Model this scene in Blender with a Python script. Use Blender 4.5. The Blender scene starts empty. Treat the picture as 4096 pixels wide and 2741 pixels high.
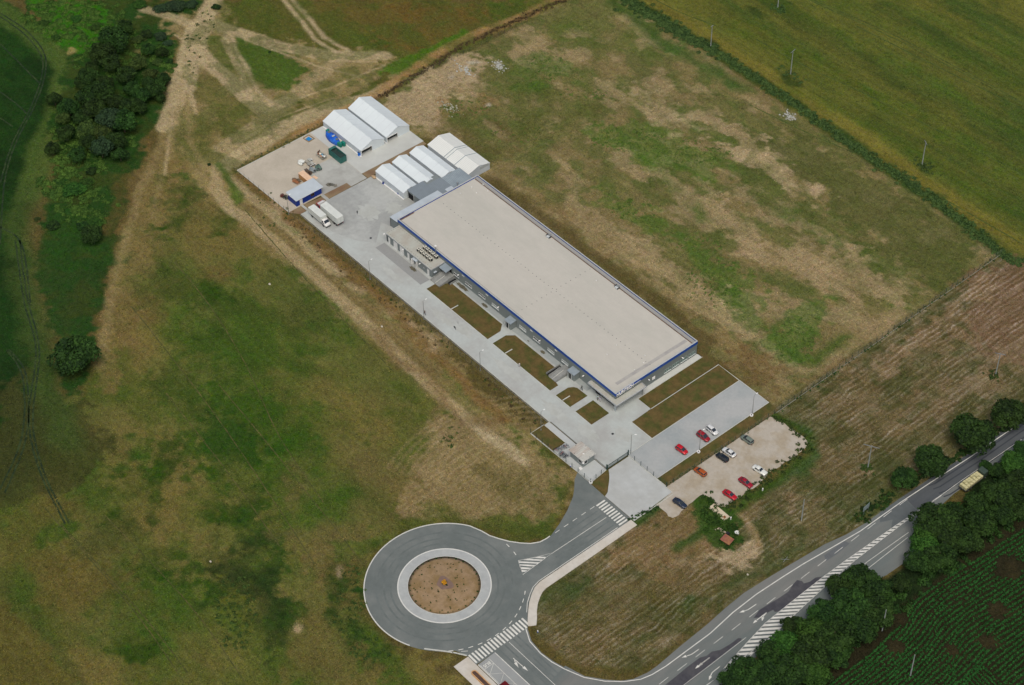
import bpy, math, random
import numpy as np
from mathutils import Vector, Matrix
from mathutils.geometry import tessellate_polygon
random.seed(7); rng=np.random.default_rng(7)
S=bpy.context.scene; COL=S.collection
R=math.radians; PI=math.pi
# ------------------------------------------------------------------ camera (solved from the site's parallel kerbs and walls)
F_PX,TH,ROLL,YAW,CH=7852.99,0.77937466,-0.01736134,-0.87704036,400.0
CX,CY=2048.0,1370.5
a_=PI/2-TH
RX=np.array([[1,0,0],[0,math.cos(a_),-math.sin(a_)],[0,math.sin(a_),math.cos(a_)]])
RZ=np.array([[math.cos(ROLL),-math.sin(ROLL),0],[math.sin(ROLL),math.cos(ROLL),0],[0,0,1]])
RM=RX@RZ
def _raw(px,py,h):
    d=RM@np.array([px-CX,-(py-CY),-F_PX]); return (d*((h-CH)/d[2]))[:2]
O_=_raw(2786,1418,0.0); cy_,sy_=math.cos(YAW),math.sin(YAW)
def G(px,py,h=0.0):
    d=_raw(px,py,h)-O_; return (float(cy_*d[0]+sy_*d[1]),float(-sy_*d[0]+cy_*d[1]))
CAM=(float(-(cy_*O_[0]+sy_*O_[1])),float(-(-sy_*O_[0]+cy_*O_[1])),CH)
FR=dict(z1=(900,350,.4481),z2=(1500,650,.3826),z3=(1650,1000,.4146),z4=(2100,1300,.4145),z5=(2500,1550,.3826),zR=(1400,1950,.5122),zG=(2500,1900,.3826),zE=(3200,1500,.4464),zF=(2500,2100,.6811),zA=(0,0,.583),zB=(1366,0,.583),zC=(2732,0,.583),zL=(0,914,.583),zM=(0,1828,.6402),zN=(2600,800,.6385),zg=(2180,1680,.17857),zx=(1500,840,.2041),zc=(2200,1440,.17072),zb=(1780,2540,.17072),zy=(1100,480,.17857),zh=(1100,600,.1658),zk=(2800,2200,.3841),ov=(0,0,1.748))
def Q(k,x,y,h=0.0):
    o=FR[k]; return G(o[0]+o[2]*x,o[1]+o[2]*y,h)
def QL(k,*p,h=0.0): return [Q(k,x,y,h) for x,y in p]
cam=bpy.data.cameras.new('camera'); co=bpy.data.objects.new('camera',cam); COL.objects.link(co)
cam.sensor_fit='HORIZONTAL'; cam.sensor_width=36; cam.lens=36*F_PX/4096; cam.clip_start=1; cam.clip_end=20000
M3=np.array([[cy_,sy_,0],[-sy_,cy_,0],[0,0,1]])@RM
co.matrix_world=Matrix([list(M3[0])+[CAM[0]],list(M3[1])+[CAM[1]],list(M3[2])+[CAM[2]],[0,0,0,1]])
S.camera=co
# ------------------------------------------------------------------ overcast daylight
SUN_EL,SUN_AZ=R(62),R(128)
w=bpy.data.worlds.new('World'); S.world=w; w.use_nodes=True; nt=w.node_tree
sky=nt.nodes.new('ShaderNodeTexSky'); sky.sky_type='NISHITA'; sky.sun_disc=False; sky.sun_elevation=SUN_EL; sky.sun_rotation=SUN_AZ
sky.air_density=1.0; sky.dust_density=6.0; sky.ozone_density=0.6
bg=nt.nodes['Background']; bg.inputs[1].default_value=0.10; nt.links.new(sky.outputs[0],bg.inputs[0])
sun=bpy.data.lights.new('sun','SUN'); sun.energy=1.0; sun.angle=R(45); sun.color=(.985,.98,.89)
so=bpy.data.objects.new('sun',sun); COL.objects.link(so)
# sky sun_rotation is measured clockwise from +Y
sd=Vector((math.sin(SUN_AZ)*math.cos(SUN_EL),math.cos(SUN_AZ)*math.cos(SUN_EL),math.sin(SUN_EL)))
so.rotation_euler=sd.to_track_quat('Z','Y').to_euler(); so.location=(0,0,300)
S.view_settings.view_transform='Standard'; S.view_settings.look='None'; S.view_settings.gamma=1; S.view_settings.exposure=0.07
# ------------------------------------------------------------------ materials
KEXP=0.95
def lin(c): 
    c=c/255.0; return c/12.92 if c<=.04045 else ((c+.055)/1.055)**2.4
def A(r,g,b,k=None): 
    k=k or KEXP; return tuple(min(.9,lin(v)/k) for v in (r,g,b))
def mat(name,rgb,rough=.85,var=.12,scale=2.0,rgb2=None,s2=.25,amt2=.5,metal=0,bump=0,fine=0,streak=None,spec=.3):
    """base colour broken up by two noises; rgb2 = second colour in soft patches; streak=(sx,sy) stretches it"""
    m=bpy.data.materials.new(name); m.use_nodes=True; t=m.node_tree; n=t.nodes; l=t.links
    b=n['Principled BSDF']; b.inputs['Roughness'].default_value=rough; b.inputs['Metallic'].default_value=metal
    b.inputs['Specular IOR Level'].default_value=spec
    tc=n.new('ShaderNodeTexCoord'); src=tc.outputs['Object']
    def noise(sc,det=4,vec=None):
        x=n.new('ShaderNodeTexNoise'); x.inputs['Scale'].default_value=sc; x.inputs['Detail'].default_value=det; x.inputs['Roughness'].default_value=.6
        l.new(vec or src,x.inputs['Vector']); return x.outputs['Fac']
    def ramp(f,a,c0,c1,lo=.35,hi=.65):
        r=n.new('ShaderNodeMapRange'); r.inputs[1].default_value=lo; r.inputs[2].default_value=hi; r.inputs[3].default_value=c0; r.inputs[4].default_value=c1; r.clamp=True
        l.new(f,r.inputs[0]); return r.outputs[0]
    vec=src
    if streak:
        mp=n.new('ShaderNodeMapping'); mp.inputs['Scale'].default_value=(streak[0],streak[1],1); l.new(src,mp.inputs['Vector']); vec=mp.outputs[0]
    colr=None
    base=n.new('ShaderNodeRGB'); base.outputs[0].default_value=(*rgb,1); colr=base.outputs[0]
    if rgb2:
        mx=n.new('ShaderNodeMixRGB'); mx.inputs[2].default_value=(*rgb2,1); l.new(colr,mx.inputs[1]); l.new(ramp(noise(s2,5,vec),0,0,amt2,.42,.62),mx.inputs[0]); colr=mx.outputs[0]
    hs=n.new('ShaderNodeHueSaturation'); l.new(colr,hs.inputs['Color'])
    v=ramp(noise(scale,6,vec),0,1-var,1+var,.3,.7)
    if fine:
        v2=ramp(noise(scale*14,3),0,1-fine,1+fine,.25,.75); mm=n.new('ShaderNodeMath'); mm.operation='MULTIPLY'; l.new(v,mm.inputs[0]); l.new(v2,mm.inputs[1]); v=mm.outputs[0]
    l.new(v,hs.inputs['Value']); l.new(hs.outputs[0],b.inputs['Base Color'])
    if bump:
        bp=n.new('ShaderNodeBump'); bp.inputs['Strength'].default_value=bump; bp.inputs['Distance'].default_value=.2; l.new(noise(scale*4,4),bp.inputs['Height']); l.new(bp.outputs[0],b.inputs['Normal'])
    return m
MAT={}
def M(key,*a,**k):
    if key not in MAT: MAT[key]=mat(key,*a,**k)
    return MAT[key]
def grid_lines(m,sx,sy,wd,dark):
    """joint lines of slabs or pavers: sx, sy in metres"""
    t=m.node_tree; n=t.nodes; l=t.links; b=n['Principled BSDF']; lk=b.inputs['Base Color'].links[0]; src=lk.from_socket
    tc=n.new('ShaderNodeTexCoord'); sp=n.new('ShaderNodeSeparateXYZ'); l.new(tc.outputs['Object'],sp.inputs[0]); prev=None
    for i,s in ((0,sx),(1,sy)):
        if not s: continue
        d=n.new('ShaderNodeMath'); d.operation='DIVIDE'; d.inputs[1].default_value=s; l.new(sp.outputs[i],d.inputs[0])
        fr=n.new('ShaderNodeMath'); fr.operation='FRACT'; l.new(d.outputs[0],fr.inputs[0])
        c=n.new('ShaderNodeMath'); c.operation='LESS_THAN'; c.inputs[1].default_value=wd/s; l.new(fr.outputs[0],c.inputs[0])
        if prev is None: prev=c.outputs[0]
        else:
            mx=n.new('ShaderNodeMath'); mx.operation='MAXIMUM'; l.new(prev,mx.inputs[0]); l.new(c.outputs[0],mx.inputs[1]); prev=mx.outputs[0]
    mr=n.new('ShaderNodeMapRange'); mr.inputs[3].default_value=1; mr.inputs[4].default_value=dark; l.new(prev,mr.inputs[0])
    mu=n.new('ShaderNodeVectorMath'); mu.operation='SCALE'; l.new(src,mu.inputs[0]); l.new(mr.outputs[0],mu.inputs['Scale'])
    l.new(mu.outputs[0],b.inputs['Base Color'])
# ------------------------------------------------------------------ object helpers
def tag(o,label=None,cat=None,group=None,kind=None):
    if label: o['label']=label
    if cat: o['category']=cat
    if group: o['group']=group
    if kind: o['kind']=kind
    return o
def thing(name,label,cat,loc=(0,0,0),rz=0,group=None,kind=None):
    o=bpy.data.objects.new(name,None); COL.objects.link(o); o.location=loc; o.rotation_euler=(0,0,rz); o.empty_display_size=.2
    return tag(o,label,cat,group,kind)
def copy_tree(o,parent=None):
    c=o.copy(); COL.objects.link(c); c.parent=parent
    for ch in o.children: copy_tree(ch,c)
    return c
class MB:
    def __init__(s): s.v=[]; s.f=[]
    def add(s,vs,fs):
        k=len(s.v); s.v+=[tuple(x) for x in vs]; s.f+=[tuple(k+i for i in f) for f in fs]; return s
    def box(s,x0,x1,y0,y1,z0,z1):
        return s.add([(x0,y0,z0),(x1,y0,z0),(x1,y1,z0),(x0,y1,z0),(x0,y0,z1),(x1,y0,z1),(x1,y1,z1),(x0,y1,z1)],[(0,3,2,1),(4,5,6,7),(0,1,5,4),(1,2,6,5),(2,3,7,6),(3,0,4,7)])
    def rbox(s,c,size,rz=0,rx=0,ry=0):
        m=Matrix.Translation(c)@Matrix.Rotation(rz,4,'Z')@Matrix.Rotation(ry,4,'Y')@Matrix.Rotation(rx,4,'X'); a,b,d=[q/2 for q in size]
        vs=[m@Vector(p) for p in ((-a,-b,-d),(a,-b,-d),(a,b,-d),(-a,b,-d),(-a,-b,d),(a,-b,d),(a,b,d),(-a,b,d))]
        return s.add(vs,[(0,3,2,1),(4,5,6,7),(0,1,5,4),(1,2,6,5),(2,3,7,6),(3,0,4,7)])
    def poly(s,pts,z,z0=None):
        """flat sheet; with z0 an extruded slab"""
        ar=sum(pts[i][0]*pts[(i+1)%len(pts)][1]-pts[(i+1)%len(pts)][0]*pts[i][1] for i in range(len(pts)))
        if ar<0: pts=pts[::-1]
        n=len(pts); tr=tessellate_polygon([[Vector((p[0],p[1],0)) for p in pts]])
        up=[]
        for t in tr:
            a,b,c=[pts[i] for i in t]
            up.append(t if (b[0]-a[0])*(c[1]-a[1])-(c[0]-a[0])*(b[1]-a[1])>0 else (t[0],t[2],t[1]))
        s.add([(p[0],p[1],z) for p in pts],up)
        if z0 is not None: s.add([(p[0],p[1],z) for p in pts]+[(p[0],p[1],z0) for p in pts],[(i,n+i,n+(i+1)%n,(i+1)%n) for i in range(n)])
        return s
    def ribbon(s,pts,wd,z,z0=None,closed=False):
        """strip of width wd along a polyline"""
        n=len(pts); L=[];Rr=[]
        for i in range(n):
            p=pts[i]; a=pts[i-1] if (i or closed) else pts[i]; b=pts[(i+1)%n] if (i<n-1 or closed) else pts[i]
            d=Vector((b[0]-a[0],b[1]-a[1])); d.normalize(); q=Vector((-d.y,d.x))*wd/2
            L.append((p[0]+q.x,p[1]+q.y)); Rr.append((p[0]-q.x,p[1]-q.y))
        m=n if closed else n-1
        vs=[(x,y,z) for x,y in L]+[(x,y,z) for x,y in Rr]; fs=[(i,n+i,n+(i+1)%n,(i+1)%n) for i in range(m)]
        if z0 is not None:
            vs+=[(x,y,z0) for x,y in L]+[(x,y,z0) for x,y in Rr]
            fs+=[(2*n+i,i,(i+1)%n,2*n+(i+1)%n) for i in range(m)]+[(n+i,3*n+i,3*n+(i+1)%n,n+(i+1)%n) for i in range(m)]
            if not closed: fs+=[(0,2*n,3*n,n),(n-1,2*n-1,4*n-1,3*n-1)]
        return s.add(vs,fs)
    def tube(s,p,q,r,r2=None,n=8):
        r2=r if r2 is None else r2; p=Vector(p); q=Vector(q); d=(q-p).normalized(); u=d.orthogonal().normalized(); v=d.cross(u)
        vs=[p+(u*math.cos(2*PI*i/n)+v*math.sin(2*PI*i/n))*r for i in range(n)]+[q+(u*math.cos(2*PI*i/n)+v*math.sin(2*PI*i/n))*r2 for i in range(n)]
        return s.add(vs,[(i,(i+1)%n,n+(i+1)%n,n+i) for i in range(n)]+[tuple(range(n))[::-1],tuple(range(n,2*n))])
    def loft(s,rings,cap=True):
        n=len(rings[0]); k=len(rings); vs=[p for r in rings for p in r]
        fs=[(j*n+i,j*n+(i+1)%n,(j+1)*n+(i+1)%n,(j+1)*n+i) for j in range(k-1) for i in range(n)]
        if cap: fs+=[tuple(range(n))[::-1],tuple(range((k-1)*n,k*n))]
        return s.add(vs,fs)
    def torus(s,c,axis,Rr,r,n=20,m=6):
        ax=Vector(axis).normalized(); u=ax.orthogonal().normalized(); v=ax.cross(u); c=Vector(c); vs=[]
        for i in range(n):
            a=2*PI*i/n; d=u*math.cos(a)+v*math.sin(a)
            for j in range(m):
                b=2*PI*j/m; vs.append(c+d*(Rr+r*math.cos(b))+ax*r*math.sin(b))
        return s.add(vs,[(i*m+j,((i+1)%n)*m+j,((i+1)%n)*m+(j+1)%m,i*m+(j+1)%m) for i in range(n) for j in range(m)])
    def blob(s,c,r,seed=0,n=10,m=6,j=.2):
        rr=random.Random(seed); c=Vector(c); vs=[]
        for k in range(m+1):
            t=PI*k/m
            for i in range(n):
                a=2*PI*i/n; q=1+rr.uniform(-j,j); vs.append((c.x+r[0]*q*math.sin(t)*math.cos(a),c.y+r[1]*q*math.sin(t)*math.sin(a),c.z+r[2]*q*math.cos(t)))
        return s.add(vs,[(k*n+i,(k+1)*n+i,(k+1)*n+(i+1)%n,k*n+(i+1)%n) for k in range(m) for i in range(n)])
    def build(s,name,m,parent=None,smooth=False,bevel=0):
        me=bpy.data.meshes.new(name); me.from_pydata(s.v,[],s.f); me.materials.append(m); me.update()
        o=bpy.data.objects.new(name,me); COL.objects.link(o)
        if parent is not None: o.parent=parent
        if smooth: me.polygons.foreach_set('use_smooth',[True]*len(me.polygons))
        if bevel:
            b=o.modifiers.new('bevel','BEVEL'); b.width=bevel; b.segments=2; b.limit_method='ANGLE'
        return o
def struct(o): o['kind']='structure'; return o
def npmesh(name,V,Fq,m,parent=None,cols=None):
    me=bpy.data.meshes.new(name); V=np.asarray(V,np.float32); Fq=np.asarray(Fq,np.int32); nf,k=Fq.shape
    me.vertices.add(len(V)); me.vertices.foreach_set('co',V.ravel()); me.loops.add(nf*k); me.loops.foreach_set('vertex_index',Fq.ravel())
    me.polygons.add(nf); me.polygons.foreach_set('loop_start',np.arange(0,nf*k,k,dtype=np.int32)); me.polygons.foreach_set('loop_total',np.full(nf,k,np.int32))
    me.update(calc_edges=True)
    for nm,c in (cols or {}).items():
        at=me.color_attributes.new(nm,'FLOAT_COLOR','POINT'); cc=np.ones((len(V),4),np.float32); cc[:,:3]=c; at.data.foreach_set('color',cc.ravel())
    me.materials.append(m); o=bpy.data.objects.new(name,me); COL.objects.link(o)
    if parent is not None: o.parent=parent
    return o
# ------------------------------------------------------------------ ground: one sheet, soil and sward colours mixed over the surface
def hash2(ix,iy,seed):
    h=(ix*374761393+iy*668265263+seed*1442695041).astype(np.int64)&0xffffffff
    h=((h^(h>>13))*1274126177)&0xffffffff; h=h^(h>>16); return (h&0xffffff)/float(0xffffff)
def vnoise(x,y,seed=0):
    ix=np.floor(x).astype(np.int64); iy=np.floor(y).astype(np.int64); fx=x-ix; fy=y-iy; fx=fx*fx*(3-2*fx); fy=fy*fy*(3-2*fy)
    a=hash2(ix,iy,seed); b=hash2(ix+1,iy,seed); c=hash2(ix,iy+1,seed); d=hash2(ix+1,iy+1,seed)
    return (a*(1-fx)+b*fx)*(1-fy)+(c*(1-fx)+d*fx)*fy
def fbm(x,y,sc,seed=0,o=4):
    s=0;a=1;t=0
    for i in range(o): s=s+a*vnoise(x/sc*(2**i),y/sc*(2**i),seed+i*17); t+=a; a*=.55
    return s/t
gx=np.concatenate([-np.geomspace(6000,310,14)[:-1],np.arange(-305,150,.55),np.geomspace(155,6000,14)])
gy=np.concatenate([-np.geomspace(6000,230,14)[:-1],np.arange(-226,226,.55),np.geomspace(230,6000,14)])
GX,GY=np.meshgrid(gx,gy); X=GX.ravel(); Y=GY.ravel()
wx=(fbm(X,Y,9,1)-.5)*2; wy=(fbm(X,Y,9,2)-.5)*2; fx2=(fbm(X,Y,2.5,3,3)-.5)*2; fy2=(fbm(X,Y,2.5,5,3)-.5)*2
# elongated warp: ragged edges that follow the working direction (X) of the fields
C=np.tile(np.array(A(86,78,46)),(len(X),1)); AUX=np.zeros((len(X),3)); AUX[:,0]=.5
def sdist(px,py,P):
    P=np.array(P); n=len(P); d=np.full(px.shape,1e9); ins=np.zeros(px.shape,bool)
    for i in range(n):
        a=P[i]; b=P[(i+1)%n]; e=b-a; L=e@e+1e-9; t=np.clip(((px-a[0])*e[0]+(py-a[1])*e[1])/L,0,1)
        d=np.minimum(d,(px-a[0]-t*e[0])**2+(py-a[1]-t*e[1])**2)
        cnd=(a[1]>py)!=(b[1]>py); xi=(b[0]-a[0])*(py-a[1])/(b[1]-a[1]+1e-12)+a[0]; ins^=cnd&(px<xi)
    return np.sqrt(d)*np.where(ins,-1,1)
def ldist(px,py,P):
    P=np.array(P); d=np.full(px.shape,1e9)
    for i in range(len(P)-1):
        a=P[i]; b=P[i+1]; e=b-a; L=e@e+1e-9; t=np.clip(((px-a[0])*e[0]+(py-a[1])*e[1])/L,0,1)
        d=np.minimum(d,(px-a[0]-t*e[0])**2+(py-a[1]-t*e[1])**2)
    return np.sqrt(d)
def paint(P,col,soft=3,warp=3,amt=1,aux=None,line=None,frame='ov',noise=0,nsc=5,world=False):
    """P polygon (or polyline with line=width m); soft edge and domain warp in metres"""
    W=P if world else QL(frame,*P)
    Wn=np.array(W); mg=soft+warp+(line or 0)+2
    idx=np.where((X>Wn[:,0].min()-mg)&(X<Wn[:,0].max()+mg)&(Y>Wn[:,1].min()-mg)&(Y<Wn[:,1].max()+mg))[0]
    if not len(idx): return
    px=X[idx]+wx[idx]*warp+fx2[idx]*warp*.35; py=Y[idx]+wy[idx]*warp+fy2[idx]*warp*.35
    d=(ldist(px,py,W)-line/2) if line else sdist(px,py,W)
    if soft>=3 and not line:
        d=d+wx[idx]*warp*1.2+fy2[idx]*warp*1.1; soft=soft*.5
    m=np.clip(.5-d/soft,0,1); m=m*m*(3-2*m)
    if noise: m=m*np.clip(.5+(fbm(X[idx],Y[idx],nsc,int(nsc*7)+3)-.5)*noise*4,0,1)
    m*=amt
    C[idx]=C[idx]*(1-m[:,None])+np.array(A(*col))*m[:,None]
    if aux is not None: AUX[idx]=AUX[idx]*(1-m[:,None])+np.array(aux)*m[:,None]
def mottle(P,col,amt,sc,th=.5,sh=.12,st=1.0,seed=50,soft=3,frame='ov',world=False):
    """patches of another sward colour where a noise field passes a threshold, inside polygon P"""
    W=P if world else QL(frame,*P); Wn=np.array(W)
    idx=np.where((X>Wn[:,0].min()-3)&(X<Wn[:,0].max()+3)&(Y>Wn[:,1].min()-3)&(Y<Wn[:,1].max()+3))[0]
    f=fbm(X[idx]*st+wx[idx]*2,Y[idx]+wy[idx]*2,sc,seed,5); m=np.clip((f-th)/sh+.5,0,1)*np.clip(.5-sdist(X[idx],Y[idx],W)/soft,0,1)*amt
    C[idx]=C[idx]*(1-m[:,None])+np.array(A(*col))*m[:,None]
def spot(x,y,rx,ry,col,amt=.8,soft=None,ang=0,warp=2.5,**k):
    """ellipse given in overview pixels"""
    P=[]
    for i in range(14):
        a=2*PI*i/14; u=rx*math.cos(a); v=ry*math.sin(a); c,s_=math.cos(R(ang)),math.sin(R(ang)); P.append((x+u*c-v*s_,y+u*s_+v*c))
    paint(P,col,soft or max(2.5,min(rx,ry)*.12),warp,amt,**k)
# -- left meadow and far-left fields
GR=(52,78,28); DG=(36,64,18)
paint([(190,900),(240,700),(300,480),(400,330),(500,330),(560,500),(900,800),(1230,1010),(1310,1090),(1250,1230),(1000,1190),(850,1260),(830,1400),(900,1490),(1050,1500),(1060,1620),(-80,1620),(-80,1000)],(106,98,56),4,4,aux=(.45,0,0))
mottle([(190,900),(240,700),(300,480),(400,330),(500,330),(560,500),(900,800),(1230,1010),(1310,1090),(1250,1230),(1000,1190),(850,1260),(830,1400),(900,1490),(1050,1500),(1060,1620),(-80,1620),(-80,1000)],(56,84,30),.8,24,.5,.26,.5,71)
mottle([(190,900),(240,700),(300,480),(400,330),(500,330),(560,500),(900,800),(1230,1010),(1310,1090),(1250,1230),(1000,1190),(850,1260),(830,1400),(900,1490),(1050,1500),(1060,1620),(-80,1620),(-80,1000)],(56,78,30),.5,9,.54,.22,.5,72)
mottle([(190,900),(240,700),(300,480),(400,330),(500,330),(560,500),(900,800),(1230,1010),(1310,1090),(1250,1230),(1000,1190),(850,1260),(830,1400),(900,1490),(1050,1500),(1060,1620),(-80,1620),(-80,1000)],(112,102,64),.35,12,.56,.2,.4,73)
paint([(0,1180),(120,1080),(230,1180),(330,1400),(400,1568),(200,1568),(60,1340),(0,1300)],(92,84,46),12,5,.8,noise=.5,nsc=14)
paint([(240,640),(300,480),(400,330),(480,420),(620,560),(500,620),(330,700),(260,860)],(102,88,54),12,6,.8,noise=.5,nsc=12)
paint([(400,300),(470,400),(540,500),(430,520),(340,600),(290,720),(270,860),(215,870),(240,680),(290,480),(350,330)],(124,108,72),8,5,.8,noise=.2,nsc=7)
paint([(380,250),(410,240),(450,330),(520,420),(600,520),(540,520),(440,430),(380,340)],(134,120,84),6,4,.7,noise=.3,nsc=6)
for a in [(385,440,40,45),(520,500,60,35),(370,550,30,26),(410,480,60,60),(560,620,40,30),(430,880,45,70),(530,960,70,110),(470,780,40,50),(400,1040,70,50),(540,1060,80,70),(560,1180,60,60),(470,1150,60,40),(300,1130,70,50),(660,960,45,50),(330,1450,60,50),(240,1390,50,30),(640,880,50,35),(740,1040,40,40),(700,760,55,40),(690,680,35,25),(480,700,60,45),(330,1010,50,35),(600,1350,45,90),(650,1450,50,70),(440,1330,60,40),(60,1100,60,30),(140,1210,50,22),(380,1250,60,30),(830,980,40,25),(230,1040,50,25)]:
    spot(*a,GR if a[2]<60 else DG,.75,soft=9,warp=6,ang=-35,noise=.7,nsc=7)
for a in [(470,900,90,120),(540,1250,90,130),(600,700,120,60),(420,640,80,50),(250,1250,90,50)]: spot(*a,(58,66,32),.6,soft=18,warp=8,noise=.7,nsc=11)
paint([(400,620),(500,760),(620,900),(680,1060),(640,1230),(600,1400),(470,1420),(420,1250),(380,1050),(360,850),(350,700)],(60,88,30),22,10,.55,noise=.25,nsc=10)
paint([(500,860),(560,980),(640,1100),(700,1230),(640,1300),(540,1160),(470,1010),(440,900)],(44,70,26),8,6,.75,noise=.6,nsc=9)
paint([(480,1240),(560,1230),(650,1330),(690,1440),(640,1500),(560,1440),(500,1350)],(34,50,24),8,6,.8,noise=.6,nsc=5)
paint([(495,1320),(520,1330),(560,1400),(580,1460),(545,1440),(510,1370)],(92,96,44),3,3,.8,noise=.9,nsc=3)
paint([(700,1050),(860,960),(980,940),(1060,1000),(1000,1120),(900,1190),(820,1230),(760,1300),(640,1240)],(106,94,60),14,8,.75,noise=.6,nsc=12)
paint([(760,1290),(840,1260),(850,1350),(830,1480),(900,1568),(640,1568),(700,1400)],(98,88,52),10,7,.8,noise=.6,nsc=9)
paint([(1000,950),(1080,960),(1210,1020),(1310,1090),(1240,1180),(1100,1190),(960,1170),(900,1180),(960,1080)],(128,112,78),8,4,.85,aux=(.5,.25,0))
paint([(1090,1060),(1150,1070),(1230,1120),(1240,1170),(1150,1150)],(84,80,42),5,4,.7,noise=.5)
for a in [(790,1300,22,50),(800,1400,30,60),(830,1450,30,30),(870,1500,40,20)]: spot(*a,(38,62,24),.85,soft=5,warp=5,noise=.6,nsc=4)
for k_ in range(9):
    rr_=26+k_*2.1; paint([(14+rr_*math.cos(R(a_g)),-74+rr_*math.sin(R(a_g))) for a_g in range(120,216,8)],(146,130,96),1.0,.3,.55,line=.5,world=True)
paint([(870,1195),(1000,1180),(1120,1200),(1260,1235),(1180,1240),(1040,1195),(930,1205)],(66,78,34),4,4,.7,noise=.6)
paint([(0,1370),(60,1420),(180,1568),(-60,1620)],(88,84,44),3,1.5,1,aux=(.4,0,0))
paint([(0,1340),(70,1410),(200,1568)],(66,66,38),4,3,.6,line=3.5,noise=.4,nsc=4)  # dark line along the field boundary: hedge shadow painted into the ground colour
spot(683,1435,9,9,(168,150,118),.9,soft=1.5,warp=1.5); spot(775,1300,7,8,(150,135,108),.8,soft=1.5)
paint([(0,0),(40,20),(110,85),(150,140),(125,260),(85,370),(60,480),(62,640),(105,800),(135,930),(180,925),(120,1010),(60,1120),(-80,1180),(-120,0)],(34,60,24),3,1.5,1,aux=(.3,0,0))
mottle([(0,0),(40,20),(110,85),(150,140),(125,260),(85,370),(60,480),(62,640),(105,800),(135,930),(180,925),(120,1010),(60,1120),(-80,1180),(-120,0)],(24,44,18),.7,12,.5,.2,.5,98)
paint([(0,900),(60,850),(130,930),(190,925),(250,1000),(200,1100),(60,1160),(-60,1200)],(62,64,34),8,5,.8)
paint([(-30,10),(60,60),(140,130),(158,160),(130,270),(95,350),(70,440)],(70,88,42),4,1.5,.9,line=9)
paint([(70,440),(45,520),(60,640),(85,760),(110,900),(150,1010)],(62,78,38),6,3,.8,line=9)
RUT1=([(0,30),(60,70),(100,120),(103,170),(80,240),(35,330),(10,420),(0,560)],[(0,38),(55,78),(93,125),(96,172),(73,240),(28,330),(0,420)],[(45,550),(62,680),(90,800),(75,960),(100,1080),(160,1200)],[(35,550),(55,690),(82,800),(66,960),(92,1080),(150,1200)],[(0,520),(50,560),(70,700)],[(20,800),(60,860),(60,1000),(10,1130)],[(15,800),(52,865),(50,1000),(0,1120)],[(0,100),(60,160),(90,190)],[(0,210),(40,240),(60,260)],[(0,270),(30,290)])
paint([(55,0),(480,0),(440,60),(405,90),(395,200),(352,300),(300,400),(247,600),(226,800),(190,905),(150,870),(112,740),(85,600),(100,500),(130,360),(105,300),(150,170),(165,140),(120,60)],(40,66,28),4,3,1,aux=(.1,0,0))
mottle([(55,0),(480,0),(440,60),(405,90),(395,200),(352,300),(300,400),(247,600),(226,800),(190,905),(150,870),(112,740),(85,600),(100,500),(130,360),(105,300),(150,170),(165,140),(120,60)],(62,66,30),.5,7,.54,.1,1,95)
paint([(70,0),(200,0),(270,50),(290,90),(250,110),(170,125),(110,60)],(54,98,30),6,4,.95)
paint([(85,600),(150,470),(240,560),(235,700),(215,830),(150,850),(110,720)],(48,62,30),8,6,.7,noise=.6,nsc=5)
paint([(105,520),(160,480),(230,540),(240,600),(160,640),(110,600)],(38,72,26),8,5,.7,noise=.6,nsc=5)
paint([(395,205),(352,300),(322,390),(262,560),(250,620),(240,740),(222,800),(205,890),(188,905)],(114,92,58),1.6,2.2,.7,line=1.2,noise=.4,nsc=3)
paint([(260,400),(300,410),(262,560),(235,540)],(96,80,48),6,4,.6,noise=.5)
spot(169,115,9,10,(140,128,84),.9,soft=1.5); spot(373,122,10,8,(170,150,120),.9,soft=1.5); spot(315,118,10,6,(120,112,74),.6,soft=2)
# -- upper-left tracks
paint([(500,0),(1310,0),(870,225),(560,400),(480,420),(380,300),(400,120),(470,40)],(84,84,42),3,2.5,1,aux=(.35,0,0))
paint([(700,0),(1100,0),(900,110),(780,100),(720,40)],(92,82,44),10,6,.8)
paint([(900,20),(1290,0),(1060,100),(900,110)],(96,78,42),10,6,.7,noise=.7,nsc=10)
for a in [(560,30,60,35),(640,60,60,30),(760,20,50,20),(800,80,60,25),(1180,20,60,20)]: spot(*a,(60,82,32),.7,soft=8,warp=6,noise=.6,nsc=8)
paint([(400,80),(330,40),(420,40),(480,0),(500,30),(525,72),(640,100),(760,118),(870,120),(900,165),(700,260),(545,380),(480,430),(400,340),(385,250),(410,130)],(134,120,84),7,5,.9)
paint([(535,88),(600,96),(690,145),(715,170),(640,210),(585,190)],(66,88,36),5,3,.95)
paint([(430,130),(470,165),(540,220),(600,270),(540,300),(470,250),(430,200)],(92,90,50),7,4,.8)
paint([(455,75),(500,85),(540,150),(520,160),(470,120)],(86,92,48),4,2,.8)
paint([(400,330),(470,270),(520,330),(480,380)],(94,90,48),7,4,.6)
T=(162,148,116)
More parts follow.
